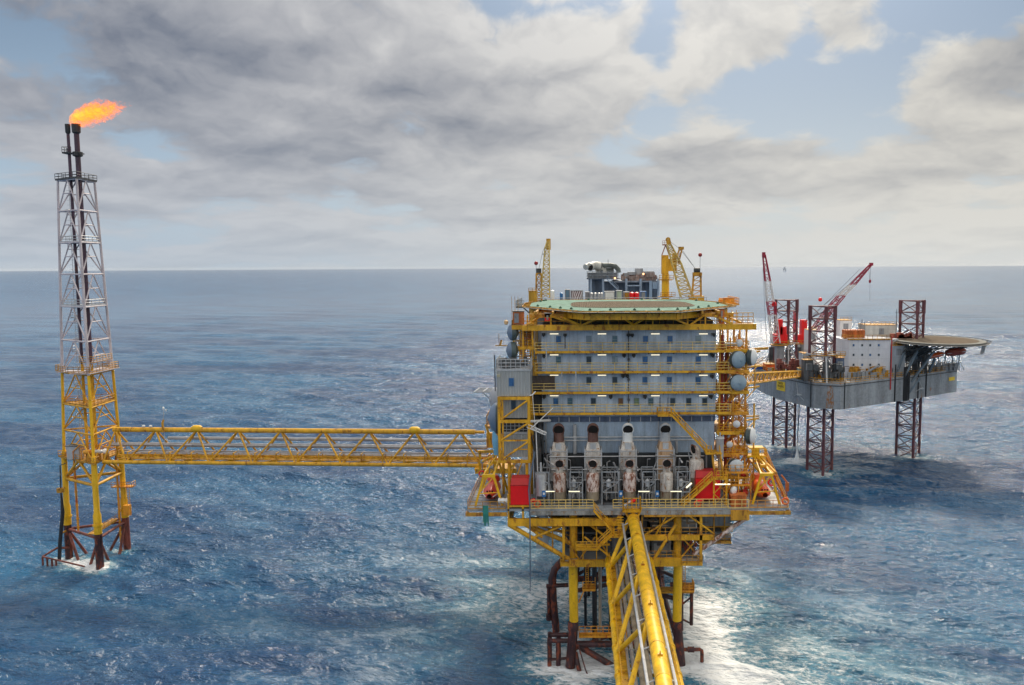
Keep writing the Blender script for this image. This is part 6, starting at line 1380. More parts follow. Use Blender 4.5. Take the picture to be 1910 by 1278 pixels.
m = MB(); m.tube(at(1004, 508, YC), at(1012, 470, YC), .04, 4); m.tube(at(1012, 470, YC), at(1020, 452, YC), .04, 4); m.tube(at(1011, 474, YC), at(1019, 474, YC), .1, 4); m.build('rope', GREY, lc)
m = MB(); m.box(at(1000, 555, YC).x, at(1012, 555, YC).x, YC - 1, YC + 1, 53.71, 55.4); m.build('base', YEL, lc)
def buoylamp(px, py, Y, zb, label):
    c = at(px, py, Y); t_ = thing('marker_ball', label, 'marker', (c.x, Y, zb), 'red and white balls on thin poles'); m = MB(); m.tube((c.x, Y, zb), (c.x, Y, c.z), .05, 5); m.build('pole', GREY, t_); m = MB(); r_ = .42; m.lathe((c.x, Y, c.z - r_), (0, 0, 1), [(r_ * (1 - math.cos(w)), r_ * math.sin(w)) for w in [math.pi * k / 8 for k in range(9)]], 12); m.build('ball', mat('dark_red_ball', (.32, .03, .03), .4), t_, True)
buoylamp(1000, 491, YC, 55.4, 'dark red ball on a thin pole beside the left crane'); buoylamp(1306, 475.5, YC, 59, 'dark red ball on a thin pole above the right crane')
# middle pedestal crane
pc = thing('pedestal_crane', 'stout yellow pedestal crane in the middle with a thin mast on top', 'crane', (*at(1241, 556, 180).xy, 53.7), 'yellow cranes behind the helideck')
c = at(1241, 556, 180); xx = c.x; z1, z2, z3, z4 = (at(1241, p_, 180).z for p_ in (553, 511, 476, 457))
m = MB(); m.lathe((xx, 180, 53.7), (0, 0, 1), [(0, .9), (z2 - 53.7, .78)], 20); m.build('pedestal', YELB, pc, True)
m = MB(); m.box(xx - .85, xx + .6, 179.2, 180.9, z2, z3); m.box(xx + .62, xx + 1.7, 179.4, 180.6, z2 + .6, z3 - .8); m.build('machinery_house', YEL, pc)
m = MB(); m.lathe((xx, 180, z2 - 1.4), (0, 0, 1), [(0, .9), (0, 1.5), (.15, 1.5), (.15, .9)], 16); m.rail([V(xx - 1.5, 178.6, z2 - 1.2), V(xx + 1.6, 178.6, z2 - 1.2)], r=.05, step=.8, h=.9); m.lathe((xx, 180, z2 - 5), (0, 0, 1), [(0, .9), (0, 1.7), (.12, 1.7), (.12, .9)], 16); m.rail([V(xx - 1.2, 178.6, z2 - 4.9), V(xx + 2, 178.6, z2 - 4.9)], r=.05, step=.8, h=.9); m.build('ring_platforms', YELD, pc)
m = MB()
for sx in (-.8, .8): m.tube((xx + sx, 180, z3), (xx, 180, z4), .13, 6)
m.box(xx - .7, xx + .7, 179.6, 180.4, z4 - .1, z4 + .05); m.rail([V(xx - .7, 179.6, z4), V(xx + .7, 179.6, z4)], r=.04, step=.5, h=.9); m.build('mast', mat('reddish_mast', (.33, .14, .10), .5), pc)
# right crane
rc_ = thing('boom_crane', 'yellow crane at the right with a long lattice boom leaning left over the pedestal crane', 'crane', (*at(1298, 556, YC).xy, 53.7), 'yellow cranes behind the helideck')
crane_head(rc_, CRM, at(1282, 556, YC), at(1262, 492, YC), 2.6, 1.9, 8, .12, .07); crane_head(rc_, CRM, at(1262, 492, YC), at(1248, 456, YC), 1.9, .8, 6, .12, .07)
m = MB(); a, b = at(1248, 456, YC), at(1246, 447, YC); m.beam(a, b, .9, .7); m.lathe(b + V(0, -.3, 0), (0, 1, 0), [(0, .1), (0, .5), (.6, .5), (.6, .1)], 10); m.build('boom_head', YELD, rc_)
m = MB(); m.lattice(at(1262, 490, YC), at(1270, 464, YC), .9, .6, 4, .1, .06, side=(1, 0, 0)); a = at(1270, 464, YC); m.box(a.x - .5, a.x + .6, YC - .3, YC + .3, a.z - .2, a.z + .4); m.build('jib', YELD, rc_)
m = MB(); m.box(at(1254, 495, YC).x, at(1262, 495, YC).x, YC - .4, YC + .4, at(1258, 506, YC).z, at(1258, 472, YC).z); m.build('boom_cheek', YEL, rc_)
A0, A1, B0, B1 = at(1289, 556, YC), at(1294, 510, YC), at(1308, 556, YC), at(1307, 510, YC)
m = MB()
for p_, q_ in ((A0, A1), (B0, B1)): m.beam((p_.x, YC, 53.7), q_, .36)
for k in range(5): a = A0.lerp(A1, k / 5 + .1); b = B0.lerp(B1, k / 5 + .1); m.beam(a, b, .16); m.beam(a, B0.lerp(B1, min(1, k / 5 + .3)), .14)
m.box(A1.x - .2, B1.x + .2, YC - .6, YC + .6, A1.z - .5, A1.z + .2); m.build('gantry', YELD, rc_)
m = MB(); c = at(1300, 505, YC); m.lathe((c.x - .6, YC, c.z), (1, 0, 0), [(0, .1), (0, .6), (1.2, .6), (1.2, .1)], 12); m.build('hoist_drum', DARK, rc_)
m = MB()
for dx in (0, 2.5): m.tube(at(1300, 505, YC) + V(0, dx * .1, 0), at(1271 + dx, 468, YC), .045, 4)
m.tube(at(1246, 448, YC), at(1268, 464, YC), .04, 4); m.build('rope', GREY, rc_)
m = MB(); m.box(at(1285, 555, YC).x, at(1312, 555, YC).x, YC - 1.2, YC + 1.2, 53.71, at(1300, 552, YC).z); m.build('base', YEL, rc_)

# process platform behind
YP = 232
pp = thing('process_platform', 'grey process platform with curved exhaust ducts rising behind the helideck', 'platform', (12, YP, 0))
def pz(py): return at(1160, py, YP).z
def pxx(px): return at(px, 520, YP).x
m = MB()
for x_ in (pxx(1102), pxx(1125), pxx(1168), pxx(1195), pxx(1228)):
    for y_ in (YP, YP + 22): m.tube((x_, y_, -6), (x_, y_, pz(520)), .35, 8)
m.build('column', mat('blue_grey_steel', (.34, .42, .52), .5, var=.25), pp, True)
m = MB(); m.box(pxx(1098), pxx(1232), YP, YP + 24, 46, 46.6); m.box(pxx(1098), pxx(1232), YP, YP + 24, 26, 26.6); m.box(pxx(1146), pxx(1230), YP + .5, YP + 22, pz(527), pz(524)); m.box(pxx(1095), pxx(1157), YP, YP + 22, pz(521), pz(519)); m.build('deck_levels', mat('slate_deck', (.24, .28, .34), .5, var=.3), pp)
m = MB(); m.box(pxx(1099), pxx(1124), YP + 3, YP + 20, 46.6, pz(521)); m.box(pxx(1128), pxx(1230), YP + 4, YP + 20, 46.6, pz(527)); m.box(pxx(1100), pxx(1228), YP + 5, YP + 18, 27, 45); m.build('dark_modules', mat('blue_black_module', (.10, .14, .20), .5, var=.4), pp)
m = MB(); m.box(pxx(1097), pxx(1152), YP + 1, YP + 16, pz(519), pz(508.5)); m.build('upper_module', mat('mid_grey_module', (.42, .43, .44), .55, var=.35, scale=2.5, rust=.25, ribs=1.1), pp)
m = MB()
for z_ in (509, 514, 519): m.box(pxx(1094.5), pxx(1153), YP - .6, YP + 1, pz(z_), pz(z_) + .15)
m.rail([V(pxx(1095), YP - .6, pz(519)), V(pxx(1153), YP - .6, pz(519))], r=.06, step=1.5); m.rail([V(pxx(1095), YP - .6, pz(513.5)), V(pxx(1153), YP - .6, pz(513.5))], r=.06, step=1.5); m.build('walkway_levels', GREY, pp)
DUCT = mat('pale_duct', (.58, .57, .52), .5, var=.3, rust=.1)
for x0, r_ in ((1104, .85), (1112, 1.15)):
    m = MB(); X = pxx(x0); m.sweep([(X - 1.8, YP - 1, pz(498)), (X - .6, YP + .5, pz(494.5)), (X + .8, YP + 2, pz(496)), (X + 1.8, YP + 3, pz(502)), (X + 2.0, YP + 3, pz(509))], [r_, r_, r_ * 1.05, r_, r_], 14); m.build('exhaust_duct', DUCT, pp, True)
m = MB(); m.lathe((pxx(1101.6), YP - 1.2, pz(498)), (-.7, -.7, 0), [(0, .9), (.1, .9), (.1, .01)], 14); m.build('duct_opening', BLACKO, pp)
m = MB(); X = pxx(1126); m.sweep([(X - .3, YP + 2, pz(495)), (X + 2, YP + 2, pz(495)), (X + 3.4, YP + 2, pz(497)), (X + 4.2, YP + 2, pz(503)), (X + 4.3, YP + 2, pz(509))], .72, 14); m.box(X - .6, X + 3, YP + 3, YP + 5, pz(509), pz(500)); m.tube((X - .5, YP + 2, pz(509)), (X - .5, YP + 2, pz(492)), .4, 8); m.build('exhaust_duct', mat('dark_green_grey_duct', (.12, .14, .13), .5, var=.3), pp, True)
m = MB(); m.tube((pxx(1134.5), YP + 1, pz(497)), (pxx(1134.5), YP + 1, pz(484)), .07, 5); m.tube((pxx(1123), YP + 1, pz(500)), (pxx(1123), YP + 1, pz(490)), .12, 5); m.build('aerial', DGREY, pp)
m = MB(); m.box(pxx(1164), pxx(1226), YP + 3, YP + 18, pz(524), pz(513)); rnd = random.Random(8)
for i in range(60): a = V(pxx(1163 + rnd.random() * 62), YP + 1.5 + rnd.random() * 1.5, pz(524 - rnd.random() * 10)); w = .25 + rnd.random() * .7; m.box(a.x - w, a.x + w, a.y, a.y + 1, a.z - .4, a.z + .3 + rnd.random() * .6)
m.build('equipment_modules', mat('brown_grey_gear', (.32, .25, .22), .6, var=.55, scale=2, rust=.4, rustc=(.34, .12, .07)), pp)
m = MB(); m.box(pxx(1173), pxx(1186), YP + 2, YP + 8, pz(513), pz(507.5)); m.box(pxx(1188), pxx(1201), YP + 3, YP + 9, pz(513), pz(501)); m.box(pxx(1202), pxx(1222), YP + 3, YP + 10, pz(511), pz(506.5)); m.box(pxx(1165), pxx(1172), YP + 2, YP + 8, pz(518), pz(510)); m.build('rooftop_boxes', mat('rooftop_grey', (.36, .37, .38), .5, var=.3), pp)
m = MB(); m.beam((pxx(1132), YP - .5, pz(521)), (pxx(1153), YP - .5, pz(541)), .5, .3); m.stair_rail((pxx(1132), YP - .5, pz(521)), (pxx(1153), YP - .5, pz(541)), .8, (0, 1, 0)); m.beam((pxx(1168), YP - .3, pz(533)), (pxx(1195), YP - .3, pz(533)), .3); m.build('outside_stair', mat('blue_grey_steel', (1, 1, 1)), pp)
m = MB(); m.box(pxx(1211), pxx(1216), YP - .5, YP, 46, pz(524)); m.box(pxx(1217), pxx(1226), YP - .6, YP, pz(539), pz(527)); m.build('wall_panels', mat('blue_wall_panel', (.28, .38, .5), .5), pp)
for i, (px, py) in enumerate(((1147, 519), (1200, 511))): a = at(px, py, YP - .8); m = MB(); m.lathe(a, (0, -1, 0), [(0, .05), (.05, .28), (.2, .28), (.25, .05)], 8); single(m, 'work_lamp', mat('warm_lamp', (1, .5, .2), .5, emit=((1, .45, .2), 1.6)), ('small orange work lamp on the left module behind the helideck', 'small orange work lamp on the right module behind the helideck')[i], 'lamp', tuple(a), 'work lamps')

# ================================================================== JACK-UP RIG
rig = thing('jackup_rig', 'grey triangular jack-up rig with three maroon lattice legs right of the platform', 'jack-up rig', (85, 262, 0))
HZ0, HZ1 = 21.0, 28.6
poly = [(60.6, 269), (62.7, 256), (69, 240.2), (76, 237.2), (99.7, 252.2), (125, 270), (125, 276), (118, 286), (86, 300), (66, 297), (60.5, 285)]
m = MB(); m.prism(poly, HZ0, HZ1); m.build('hull', HULL, rig)
m = MB(); pk = [V(x_, y_, HZ1) for x_, y_ in poly]
m.rail([q + (V(88, 265, HZ1) - q) * .012 for q in pk + pk[:1]], r=.07, step=2.2, h=1.3); m.build('hull_railing', YELD, rig)
m = MB()
for a, b in zip(pk[:5], pk[1:6]): m.beam(a + V(0, 0, -.7), b + V(0, 0, -.7), .25, .3)
m.build('rubbing_strake', DGREY, rig)
def fpos(i, t, off=.06):
    a, b = pk[i], pk[i + 1]; d = (b - a).normalized(); n = V(d.y, -d.x, 0); return a.lerp(b, t) + n * off, d, n
# name board on the hull, lettered
def board(i, t, w, h, zc, lines, name_label):
    c, d, n = fpos(i, t, .1); c = V(c.x, c.y, zc); m = MB()
    U = V(0, 0, h / 2); W = d * (w / 2); m.add([c - W - U, c + W - U, c + W + U, c - W + U, c - W - U - n * .08, c + W - U - n * .08, c + W + U - n * .08, c - W + U - n * .08], [(0, 1, 2, 3), (7, 6, 5, 4), (0, 4, 5, 1), (1, 5, 6, 2), (2, 6, 7, 3), (3, 7, 4, 0)])
    o = m.build('name_board', PLATE, rig, label=name_label)
    for s_, sz, dz in lines:
        cu = bpy.data.curves.new('lettering', 'FONT'); cu.body = s_; cu.size = sz; cu.align_x = 'CENTER'; cu.align_y = 'CENTER'; cu.extrude = .01; cu.offset = .015
        to = bpy.data.objects.new('lettering_tmp', cu); col.objects.link(to); dg = bpy.context.evaluated_depsgraph_get(); me = bpy.data.meshes.new_from_object(to.evaluated_get(dg))
        bpy.data.objects.remove(to); M = Matrix((( d.x, 0, n.x), (d.y, 0, n.y), (0, 1, 0))).to_4x4(); pos = c + n * .04 + V(0, 0, dz); M.translation = pos; me.transform(M); me.transform(Matrix.Translation(-wloc(rig)))
        me.materials.clear(); me.materials.append(INK); lo = bpy.data.objects.new('lettering', me); col.objects.link(lo); lo.parent = o
board(1, .05, 4.4, 2.9, 25.4, [('RATE', .95, .85), ('ERAJERS', .9, -.05), ('________', .5, -.62)], 'yellow name board with brown lettering')
c_, d_, n_v = fpos(4, .88)
board(4, .90, 3.4, 1.2, 25.6, [], 'small plain yellow board at the right end of the hull')
m = MB()
for i, t in ((1, .62), (4, .32)):
    c, d, n = fpos(i, t, .2); c = V(c.x, c.y, 24.2); m.box(c.x - .7, c.x + .7, c.y - .8, c.y + .2, 23.9, 24.3); m.tube(c + n * .6, c + d * -1.6 + V(0, 0, 3.6), .08, 5); m.tube(c + n * .6 - d * .3, c + d * -2.6 + V(0, 0, -.9), .1, 5); m.tube(c + n * .6, c + d * 2.2 + V(0, 0, -1.6), .08, 5)
m.build('anchor_rack', LGREY, rig)
m = MB()
for i, t in ((1, .93), (3, .06)):
    c, d, n = fpos(i, t, .12); m.tube((c.x, c.y, HZ0 - .1), (c.x, c.y, HZ1 + .3), .16, 5)
m.build('hull_pipe', DARK, rig)
m = MB()
for k in range(6): c, d, n = fpos(4, .03 + k * .014, .14); m.tube((c.x, c.y, HZ0 - .3), (c.x, c.y, HZ1 + 3), .14, 5)
for t in (.12, .28, .42): c, d, n = fpos(4, t, .2); m.tube((c.x, c.y, HZ0), (c.x, c.y, HZ1 + 1), .2, 5)
c, d, n = fpos(3, .88, .15); m.tube((c.x, c.y, HZ0), (c.x, c.y, HZ1 + 4), .22, 5); m.build('hull_caissons', BLACKP, rig)
m = MB(); c, d, n = fpos(3, .80, .18); m.tube((c.x, c.y, 25), (c.x, c.y, 41.5), .18, 6); m.build('red_riser', mat('red_riser_paint', (.5, .03, .03), .5), rig)
# rust run on the bow is in the paint: streak strip plates
m = MB(); c, d, n = fpos(2, .62, .03); w = d * 1.2; m.add([V(c.x, c.y, 21.2) - w, V(c.x, c.y, 21.2) + w, V(c.x, c.y, 28) + w * .6, V(c.x, c.y, 28) - w * .6], [(0, 1, 2, 3)]); m.build('rust_streak', mat('rust_streak_stain', (.31, .32, .33), .7, var=.35, rust=.62, rustc=(.30, .13, .045), scale=1.6, streak=.06), rig)

# legs
def rig_leg(i, cx, cy, ztop, label):
    s = 4.25; ang = [R(-97), R(23), R(143)]; P = [(cx + s * math.cos(a) , cy + s * math.sin(a)) for a in ang]
    bay = 3.75; n = int((ztop + 8) / bay); m = MB()
    for k in range(3):
        a, b = P[k], P[(k + 1) % 3]
        for j in range(n):
            z0 = ztop - (j + 1) * bay; z1 = z0 + bay; mid = ((a[0] + b[0]) / 2, (a[1] + b[1]) / 2)
            m.tube((*a, z1), (*b, z1), .17, 5)
            if j % 2: m.tube((*a, z0), (*b, z1), .15, 5)
            else: m.tube((*b, z0), (*a, z1), .15, 5)
            m.tube((*a, z0 if j % 2 == 0 else z1), (*mid, (z0 + z1) / 2), .10, 4)
    t_ = m.build('rig_leg', LEG, rig, False, label)
    for (x_, y_) in P:
        m = MB(); m.tube((x_, y_, -8), (x_, y_, ztop - 4.2), .46, 10); m.tube((x_, y_, ztop - 4.2), (x_, y_, ztop + .2), .62, 10); m.build('chord', LEG, t_, True)
rig_leg(0, *RIGLEGS[0], 50.8, 'nearest maroon lattice leg, at the bow of the rig')
rig_leg(1, *RIGLEGS[1], 51.2, 'left rear maroon lattice leg beside the red crane')
rig_leg(2, *RIGLEGS[2], 51.4, 'right maroon lattice leg behind the round helideck')
# jack houses
m = MB()
for (cx, cy) in RIGLEGS:
    for k in range(3):
        a = R(-97 + 120 * k); x_, y_ = cx + 5.2 * math.cos(a), cy + 5.2 * math.sin(a); m.beam((x_, y_, HZ1), (x_, y_, HZ1 + 7.6), .5); m.beam((x_ + 2.2 * math.cos(a), y_ + 2.2 * math.sin(a), HZ1), (x_, y_, HZ1 + 7.6), .4)
        b = R(-97 + 120 * (k + 1)); m.beam((x_, y_, HZ1 + 7.6), (cx + 5.2 * math.cos(b), cy + 5.2 * math.sin(b), HZ1 + 7.6), .6, .5); m.beam((x_, y_, HZ1 + 7.6), (cx + 5.2 * math.cos(b), cy + 5.2 * math.sin(b), HZ1 + .4), .35)
m.build('jacking_frames', LGREY, rig)
m = MB()
for (cx, cy) in RIGLEGS:
    for k in range(3):
        a = R(-97 + 120 * k); x_, y_ = cx + 5.4 * math.cos(a), cy + 5.4 * math.sin(a); m.box(x_ - .8, x_ + .8, y_ - .4, y_ + .8, HZ1, HZ1 + 6)
m.build('jack_motors', DGREY, rig)
m = MB()
for (cx, cy) in RIGLEGS[:2]: m.rail([V(cx - 5, cy - 5.6, HZ1 + 7.9), V(cx + 5, cy - 5.6, HZ1 + 7.9)], r=.07, step=1.4); m.box(cx - 5, cx + 5, cy - 5.7, cy - 4.6, HZ1 + 7.75, HZ1 + 7.9)
m.build('jack_platforms', YELD, rig)
# accommodation on the rig
ac = thing('rig_deckhouse', 'white deckhouse on the rig with three rows of small square windows', 'deckhouse', (90, 258, HZ1))
X0, X1, X2 = at(1574, 660, 254).x, at(1583, 660, 253).x, at(1660, 660, 253).x; ZT_ = at(1620, 634, 253).z
m = MB(); m.prism([(X1, 253), (X2, 253), (X2 + 1.2, 256), (X2 + 1.2, 268), (X0, 268), (X0, 256)], HZ1 + .01, ZT_); m.build('walls', CREAM, ac)
m = MB(); m.prism([(X2 + 1.22, 257), (X2 + 4.8, 259), (X2 + 4.8, 268), (X2 + 1.22, 268)], HZ1 + .01, ZT_ - .3); m.build('side_wing', CREAMD, ac)  # shade of the right side put into the greyed plate colour
for r_, py in enumerate((644, 662, 680.5)):
    for k, px in enumerate((1592, 1608, 1623, 1639)):
        c = at(px, py, 253); m = MB(); m.box(c.x - .34, c.x + .34, 252.93, 252.998, c.z - .4, c.z + .4); f_ = m.build('window', CREAMD, ac); m = MB(); m.box(c.x - .25, c.x + .25, 252.9, 252.928, c.z - .31, c.z + .31); m.build('pane', G_DARK if (r_ * 4 + k) % 3 else G_BLUE, f_)
m = MB(); m.box(X1 - .3, X2 + .3, 252.6, 253.6, ZT_, ZT_ + .35); m.rail([V(X0 - .2, 256, ZT_ + .3), V(X1 - .2, 252.7, ZT_ + .3), V(X2 + .2, 252.7, ZT_ + .3)], r=.07, step=1.4); m.build('roof_edge', YELD, ac)
m = MB(); a, b = at(1576, 616, 256), at(1613, 632, 256); m.box(a.x, b.x, 256, 259, ZT_ + .3, a.z)
for k in range(8): m.box(a.x + k * (b.x - a.x) / 8, a.x + k * (b.x - a.x) / 8 + .15, 255.9, 255.99, ZT_ + .3, a.z + .4)
for z_ in (0, .9, 1.8): m.box(a.x, b.x, 255.85, 255.99, ZT_ + .5 + z_, ZT_ + .65 + z_)
single(m, 'orange_rack', ORAP, 'rust orange rack of equipment on the roof of the white deckhouse', 'rack', (90, 257, ZT_ + .3))
def rigbox(name, label, cat, px0, px1, py0, py1, Y, d, mm, edge=YELD):
    a, b = at(px0, py0, Y), at(px1, py1, Y); t_ = thing(name, label, cat, ((a.x + b.x) / 2, Y + d / 2, HZ1)); m = MB(); m.box(a.x, b.x, Y, Y + d, HZ1 + .01, a.z); m.build('walls', mm, t_)
    m = MB(); m.rail([V(a.x, Y, a.z), V(b.x, Y, a.z)], r=.06, step=1.3, h=1.1); m.box(a.x - .1, b.x + .1, Y - .1, Y + d, a.z + .002, a.z + .12); m.build('roof_railing', edge, t_)
    m = MB(); m.box((a.x + b.x) / 2 - .8, (a.x + b.x) / 2 + .8, Y - .08, Y - .005, a.z - 3, a.z - 1); m.build('louvre', GREY, t_); return t_
rigbox('cream_deckhouse', 'pale rear deckhouse with cream roof at the middle of the rig', 'deckhouse', 1616, 1672, 607, 640, 268, 8, mat('cream_rear_house', (.60, .59, .54), .5, panel=(3, 3)))
rigbox('rig_vent_house', 'square white ventilation house left of the cream deckhouse', 'deckhouse', 1567, 1588, 598, 640, 268, 6, WHITE)
rigbox('rig_crane_house', 'white block behind the nearest rig leg', 'deckhouse', 1508, 1522, 616, 660, 262, 5, WHITE)
rigbox('rig_store', 'pale store with a rounded top left of the nearest rig leg', 'store', 1498, 1507, 660, 690, 250, 5, LGREY)
rigbox('teal_container', 'small teal container on the rig deck near the gangway', 'container', 1491, 1499, 688, 703, 249.5, 3, mat('pale_teal', (.30, .45, .45), .5))
rigbox('red_container', 'red container on the left part of the rig deck', 'container', 1476, 1492, 683, 700, 256, 4, mat('container_red', (.55, .05, .04), .5))
rigbox('blue_store', 'dark blue container left on the rig deck beside the edge on dish', 'container', 1404, 1428, 684, 705, 272, 6, mat('royal_blue', (.03, .10, .38), .5, var=.2))
rigbox('orange_tank_house', 'orange red tank housing beside the blue container on the rig', 'tank', 1429, 1445, 680, 705, 268, 5, REDO)
rigbox('machine_block', 'dark machinery block between the legs of the rig', 'machinery', 1500, 1516, 672, 712, 243, 3, DGREY)
rigbox('dark_stairwell', 'blue dark stairwell block right of the nearest rig leg', 'machinery', 1560, 1574, 668, 712, 247, 4, BAND)
rigbox('rig_side_block', 'grey slab sided block under the round helideck', 'deckhouse', 1664, 1688, 645, 690, 256, 10, CREAMD)
rnd = random.Random(55)
for nm, x0, x1, lab, mm in (('deck_machinery', 1505, 1575, 'dark clutter of winches and pipes at the foot of the nearest rig leg', DGREY), ('deck_machinery', 1585, 1655, 'clutter of yellow rails and machines in front of the white deckhouse', YELD), ('deck_machinery', 1690, 1735, 'dark clutter of pipes and boxes under the round helideck', DGREY), ('deck_machinery', 1448, 1500, 'rust red clutter between the gangway and the red crane', mat('rust_red_gear', (.30, .09, .07), .6, var=.5, rust=.3))):
    m = MB()
    for i in range(46):
        px = x0 + rnd.random() * (x1 - x0); py = {1505: 705, 1585: 700, 1690: 672, 1448: 695}[x0] - rnd.random() * (24 if x0 != 1585 else 14); Y = {1505: 242 , 1585: 250.5, 1690: 258, 1448: 254}[x0] + rnd.random() * 2
        a = at(px, py, Y); w = .2 + rnd.random() * .6; m.box(a.x - w, a.x + w, Y, Y + .8, max(HZ1, a.z - .5 - rnd.random()), max(HZ1 + .4, a.z + rnd.random() * .6))
        if rnd.random() < .5: m.tube((a.x, Y, HZ1), (a.x, Y, max(HZ1 + 1, a.z + .6)), .1, 5)
        if rnd.random() < .3: m.tube((a.x, Y, a.z + .5), (a.x + 2 * rnd.random() + .5, Y, a.z + .5), .1, 5)
    single(m, nm, mm, lab, 'machinery', (at((x0 + x1) / 2, 700, 250).x, 252, HZ1), 'heaps of machinery on the rig deck')
for k, (x0, x1, ya, Y, mm, lab) in enumerate(((1440, 1575, 712, 239.5, YELD, 'yellow railed walkways and hose stations along the bow edge of the rig'), (1575, 1672, 706, 248, GREY, 'grey bollards and pipes along the hull edge before the white deckhouse'), (1735, 1784, 690, 262, GREY, 'grey racks on the right end of the rig deck'))):
    m = MB(); rn = random.Random(90 + k)
    for i in range(40):
        px = x0 + rn.random() * (x1 - x0); t = (px - x0) / (x1 - x0); Yd = (256 - 14 * t if k == 0 else 243 + 10 * t if k == 1 else 266) + rn.random() * 2; a = at(px, 700, Yd); h = .4 + rn.random() * 2.2; w = .12 + rn.random() * .5
        m.box(a.x - w, a.x + w, Yd, Yd + .6, HZ1, HZ1 + h)
        if i % 2: m.tube((a.x, Yd, HZ1 + h), (a.x + 1.2, Yd, HZ1 + h), .1, 5); m.tube((a.x + 1.2, Yd, HZ1), (a.x + 1.2, Yd, HZ1 + h), .08, 5)
    single(m, 'deck_machinery', mm, lab, 'machinery', (at((x0 + x1) / 2, 700, 250).x, 250, HZ1), 'heaps of machinery on the rig deck')
m = MB(); a, b = at(1616, 695, 250), at(1639, 682, 250); m.tube(a, b, .35, 8); m.tube((a.x, 250, HZ1), a, .3, 8); single(m, 'boom_rest', GREY, 'slanted grey boom in front of the white deckhouse on the rig', 'boom', (a.x, 250, HZ1))
m = MB(); a = at(1590, 640, 262); 
for k in range(5): m.tube((at(1602 + k * 3, 600, 262).x, 262, 41), (at(1603 + k * 2.4, 600, 262).x, 262, at(1600, 606 - (k % 3) * 5, 262).z), .1, 5)
m.tube((at(1672, 600, 262).x, 262, 40), (at(1672, 600, 262).x, 262, at(1672, 577, 262).z), .1, 5); m.tube((at(1670, 583, 262).x, 262, at(1672, 583, 262).z), (at(1674.5, 583, 262).x, 262, at(1672, 583, 262).z), .08, 5)
single(m, 'rig_aerials', DGREY, 'thin dark aerials above the deckhouses of the rig', 'aerials', (90, 262, 41))
m = MB(); rr = random.Random(6)
for i in range(18): a = at(1662 + rr.random() * 46, 632 - rr.random() * 12, 262); w = .3 + rr.random() * .6; m.box(a.x - w, a.x + w, 262, 263, 39.6, max(a.z, 40))
single(m, 'roof_gear', mat('red_gear', (.42, .10, .06), .6, var=.5), 'red and dark roof gear left of the round rig helideck', 'machinery', (103, 262, 39.6))
# rig helideck
rh = thing('rig_helideck', 'round brown and white helideck jutting out over the right end of the rig', 'helideck', (110, 260, 39)); ZR = 39.3
a, b = at(1670, 638, 259).x, at(1832, 638, 259).x; cx, rx, ry, cy = (a + b) / 2, (b - a) / 2, 16.5, 260.5
def ell(f, n=28): return [(cx + rx * f * math.cos(2 * math.pi * k / n), cy + ry * f * math.sin(2 * math.pi * k / n)) for k in range(n)]
m = MB(); m.prism(ell(1), ZR - .5, ZR); m.build('deck_plate', mat('white_deck_edge', (.24, .24, .22), .9, spec=.05, var=.15), rh)
m = MB(); m.prism(ell(.86), ZR + .005, ZR + .03); m.build('net_area', mat('tan_deck', (.15, .12, .09), .95, spec=.03, var=.2), rh)
m = MB(); E0, E1 = ell(1.0), ell(1.10)
for k in range(28): m.beam((*E0[k], ZR - .15), (*E1[k], ZR - .02), .12); m.beam((*E1[k], ZR - .02), (*E1[(k + 1) % 28], ZR - .02), .14)
m.prism(ell(1.07), ZR - .62, ZR - .52); m.build('net_frame', DARK, rh)
m = MB(); rr = random.Random(14)
for i in range(9):
    x_ = cx - rx + 1 + i * 2.4
    m.beam((x_, cy - 9, ZR - .8), (x_, cy + 10, ZR - .8), .3, .5)
for i in range(7): x_ = cx - rx + 2 + i * 2.2; m.beam((x_, cy - 7, ZR - .9), (max(100, x_ - 6), cy - 2, 31.5 + i * .55), .3); m.beam((x_, cy + 4, ZR - .9), (x_ - 3, cy - 2, 33.5), .25)
for i in range(6): m.beam((cx - rx + i * 3.4, cy - 9, ZR - 2.2), (cx - rx + (i + 1) * 3.4, cy - 9, ZR - .9), .2)
m.beam((cx - rx, cy - 9, ZR - 2.4), (cx + rx * .4, cy - 9, ZR - 1.6), .3); m.build('support_truss', DARK, rh)
m = MB()
for k in range(-3, 4): x_ = cx + rx * .86 + k * .7; m.beam((x_ + 1.8, cy - 4 + k, ZR - .2), (x_ + .2, cy - 5 + k, ZR - 4.2), .1)
m.beam((cx + rx * .6, cy - 7, ZR - 4.2), (cx + rx * 1.0, cy - 4, ZR - 4.2), .12); m.beam((cx + rx * .7, cy - 7, ZR - 2), (cx + rx * 1.08, cy - 4, ZR - 2), .1); m.build('corner_ladder', GREY, rh)
m = MB(); 
for px, py0, py1 in ((1700, 700, 650), (1716, 708, 640), (1730, 700, 668)): m.beam(at(px, py0, 262) , at(px + 14, py1, 258), .6)
m.beam(at(1672, 700, 254), at(1690, 645, 256), .6); m.beam(at(1684, 706, 253), at(1712, 652, 256), .7); m.beam(at(1700, 712, 255), at(1742, 655, 258), .6); m.beam(at(1694, 735, 254.5), at(1716, 706, 254), .5); m.build('support_struts', mat('slate_strut', (.17, .22, .26), .5, var=.2), rh)
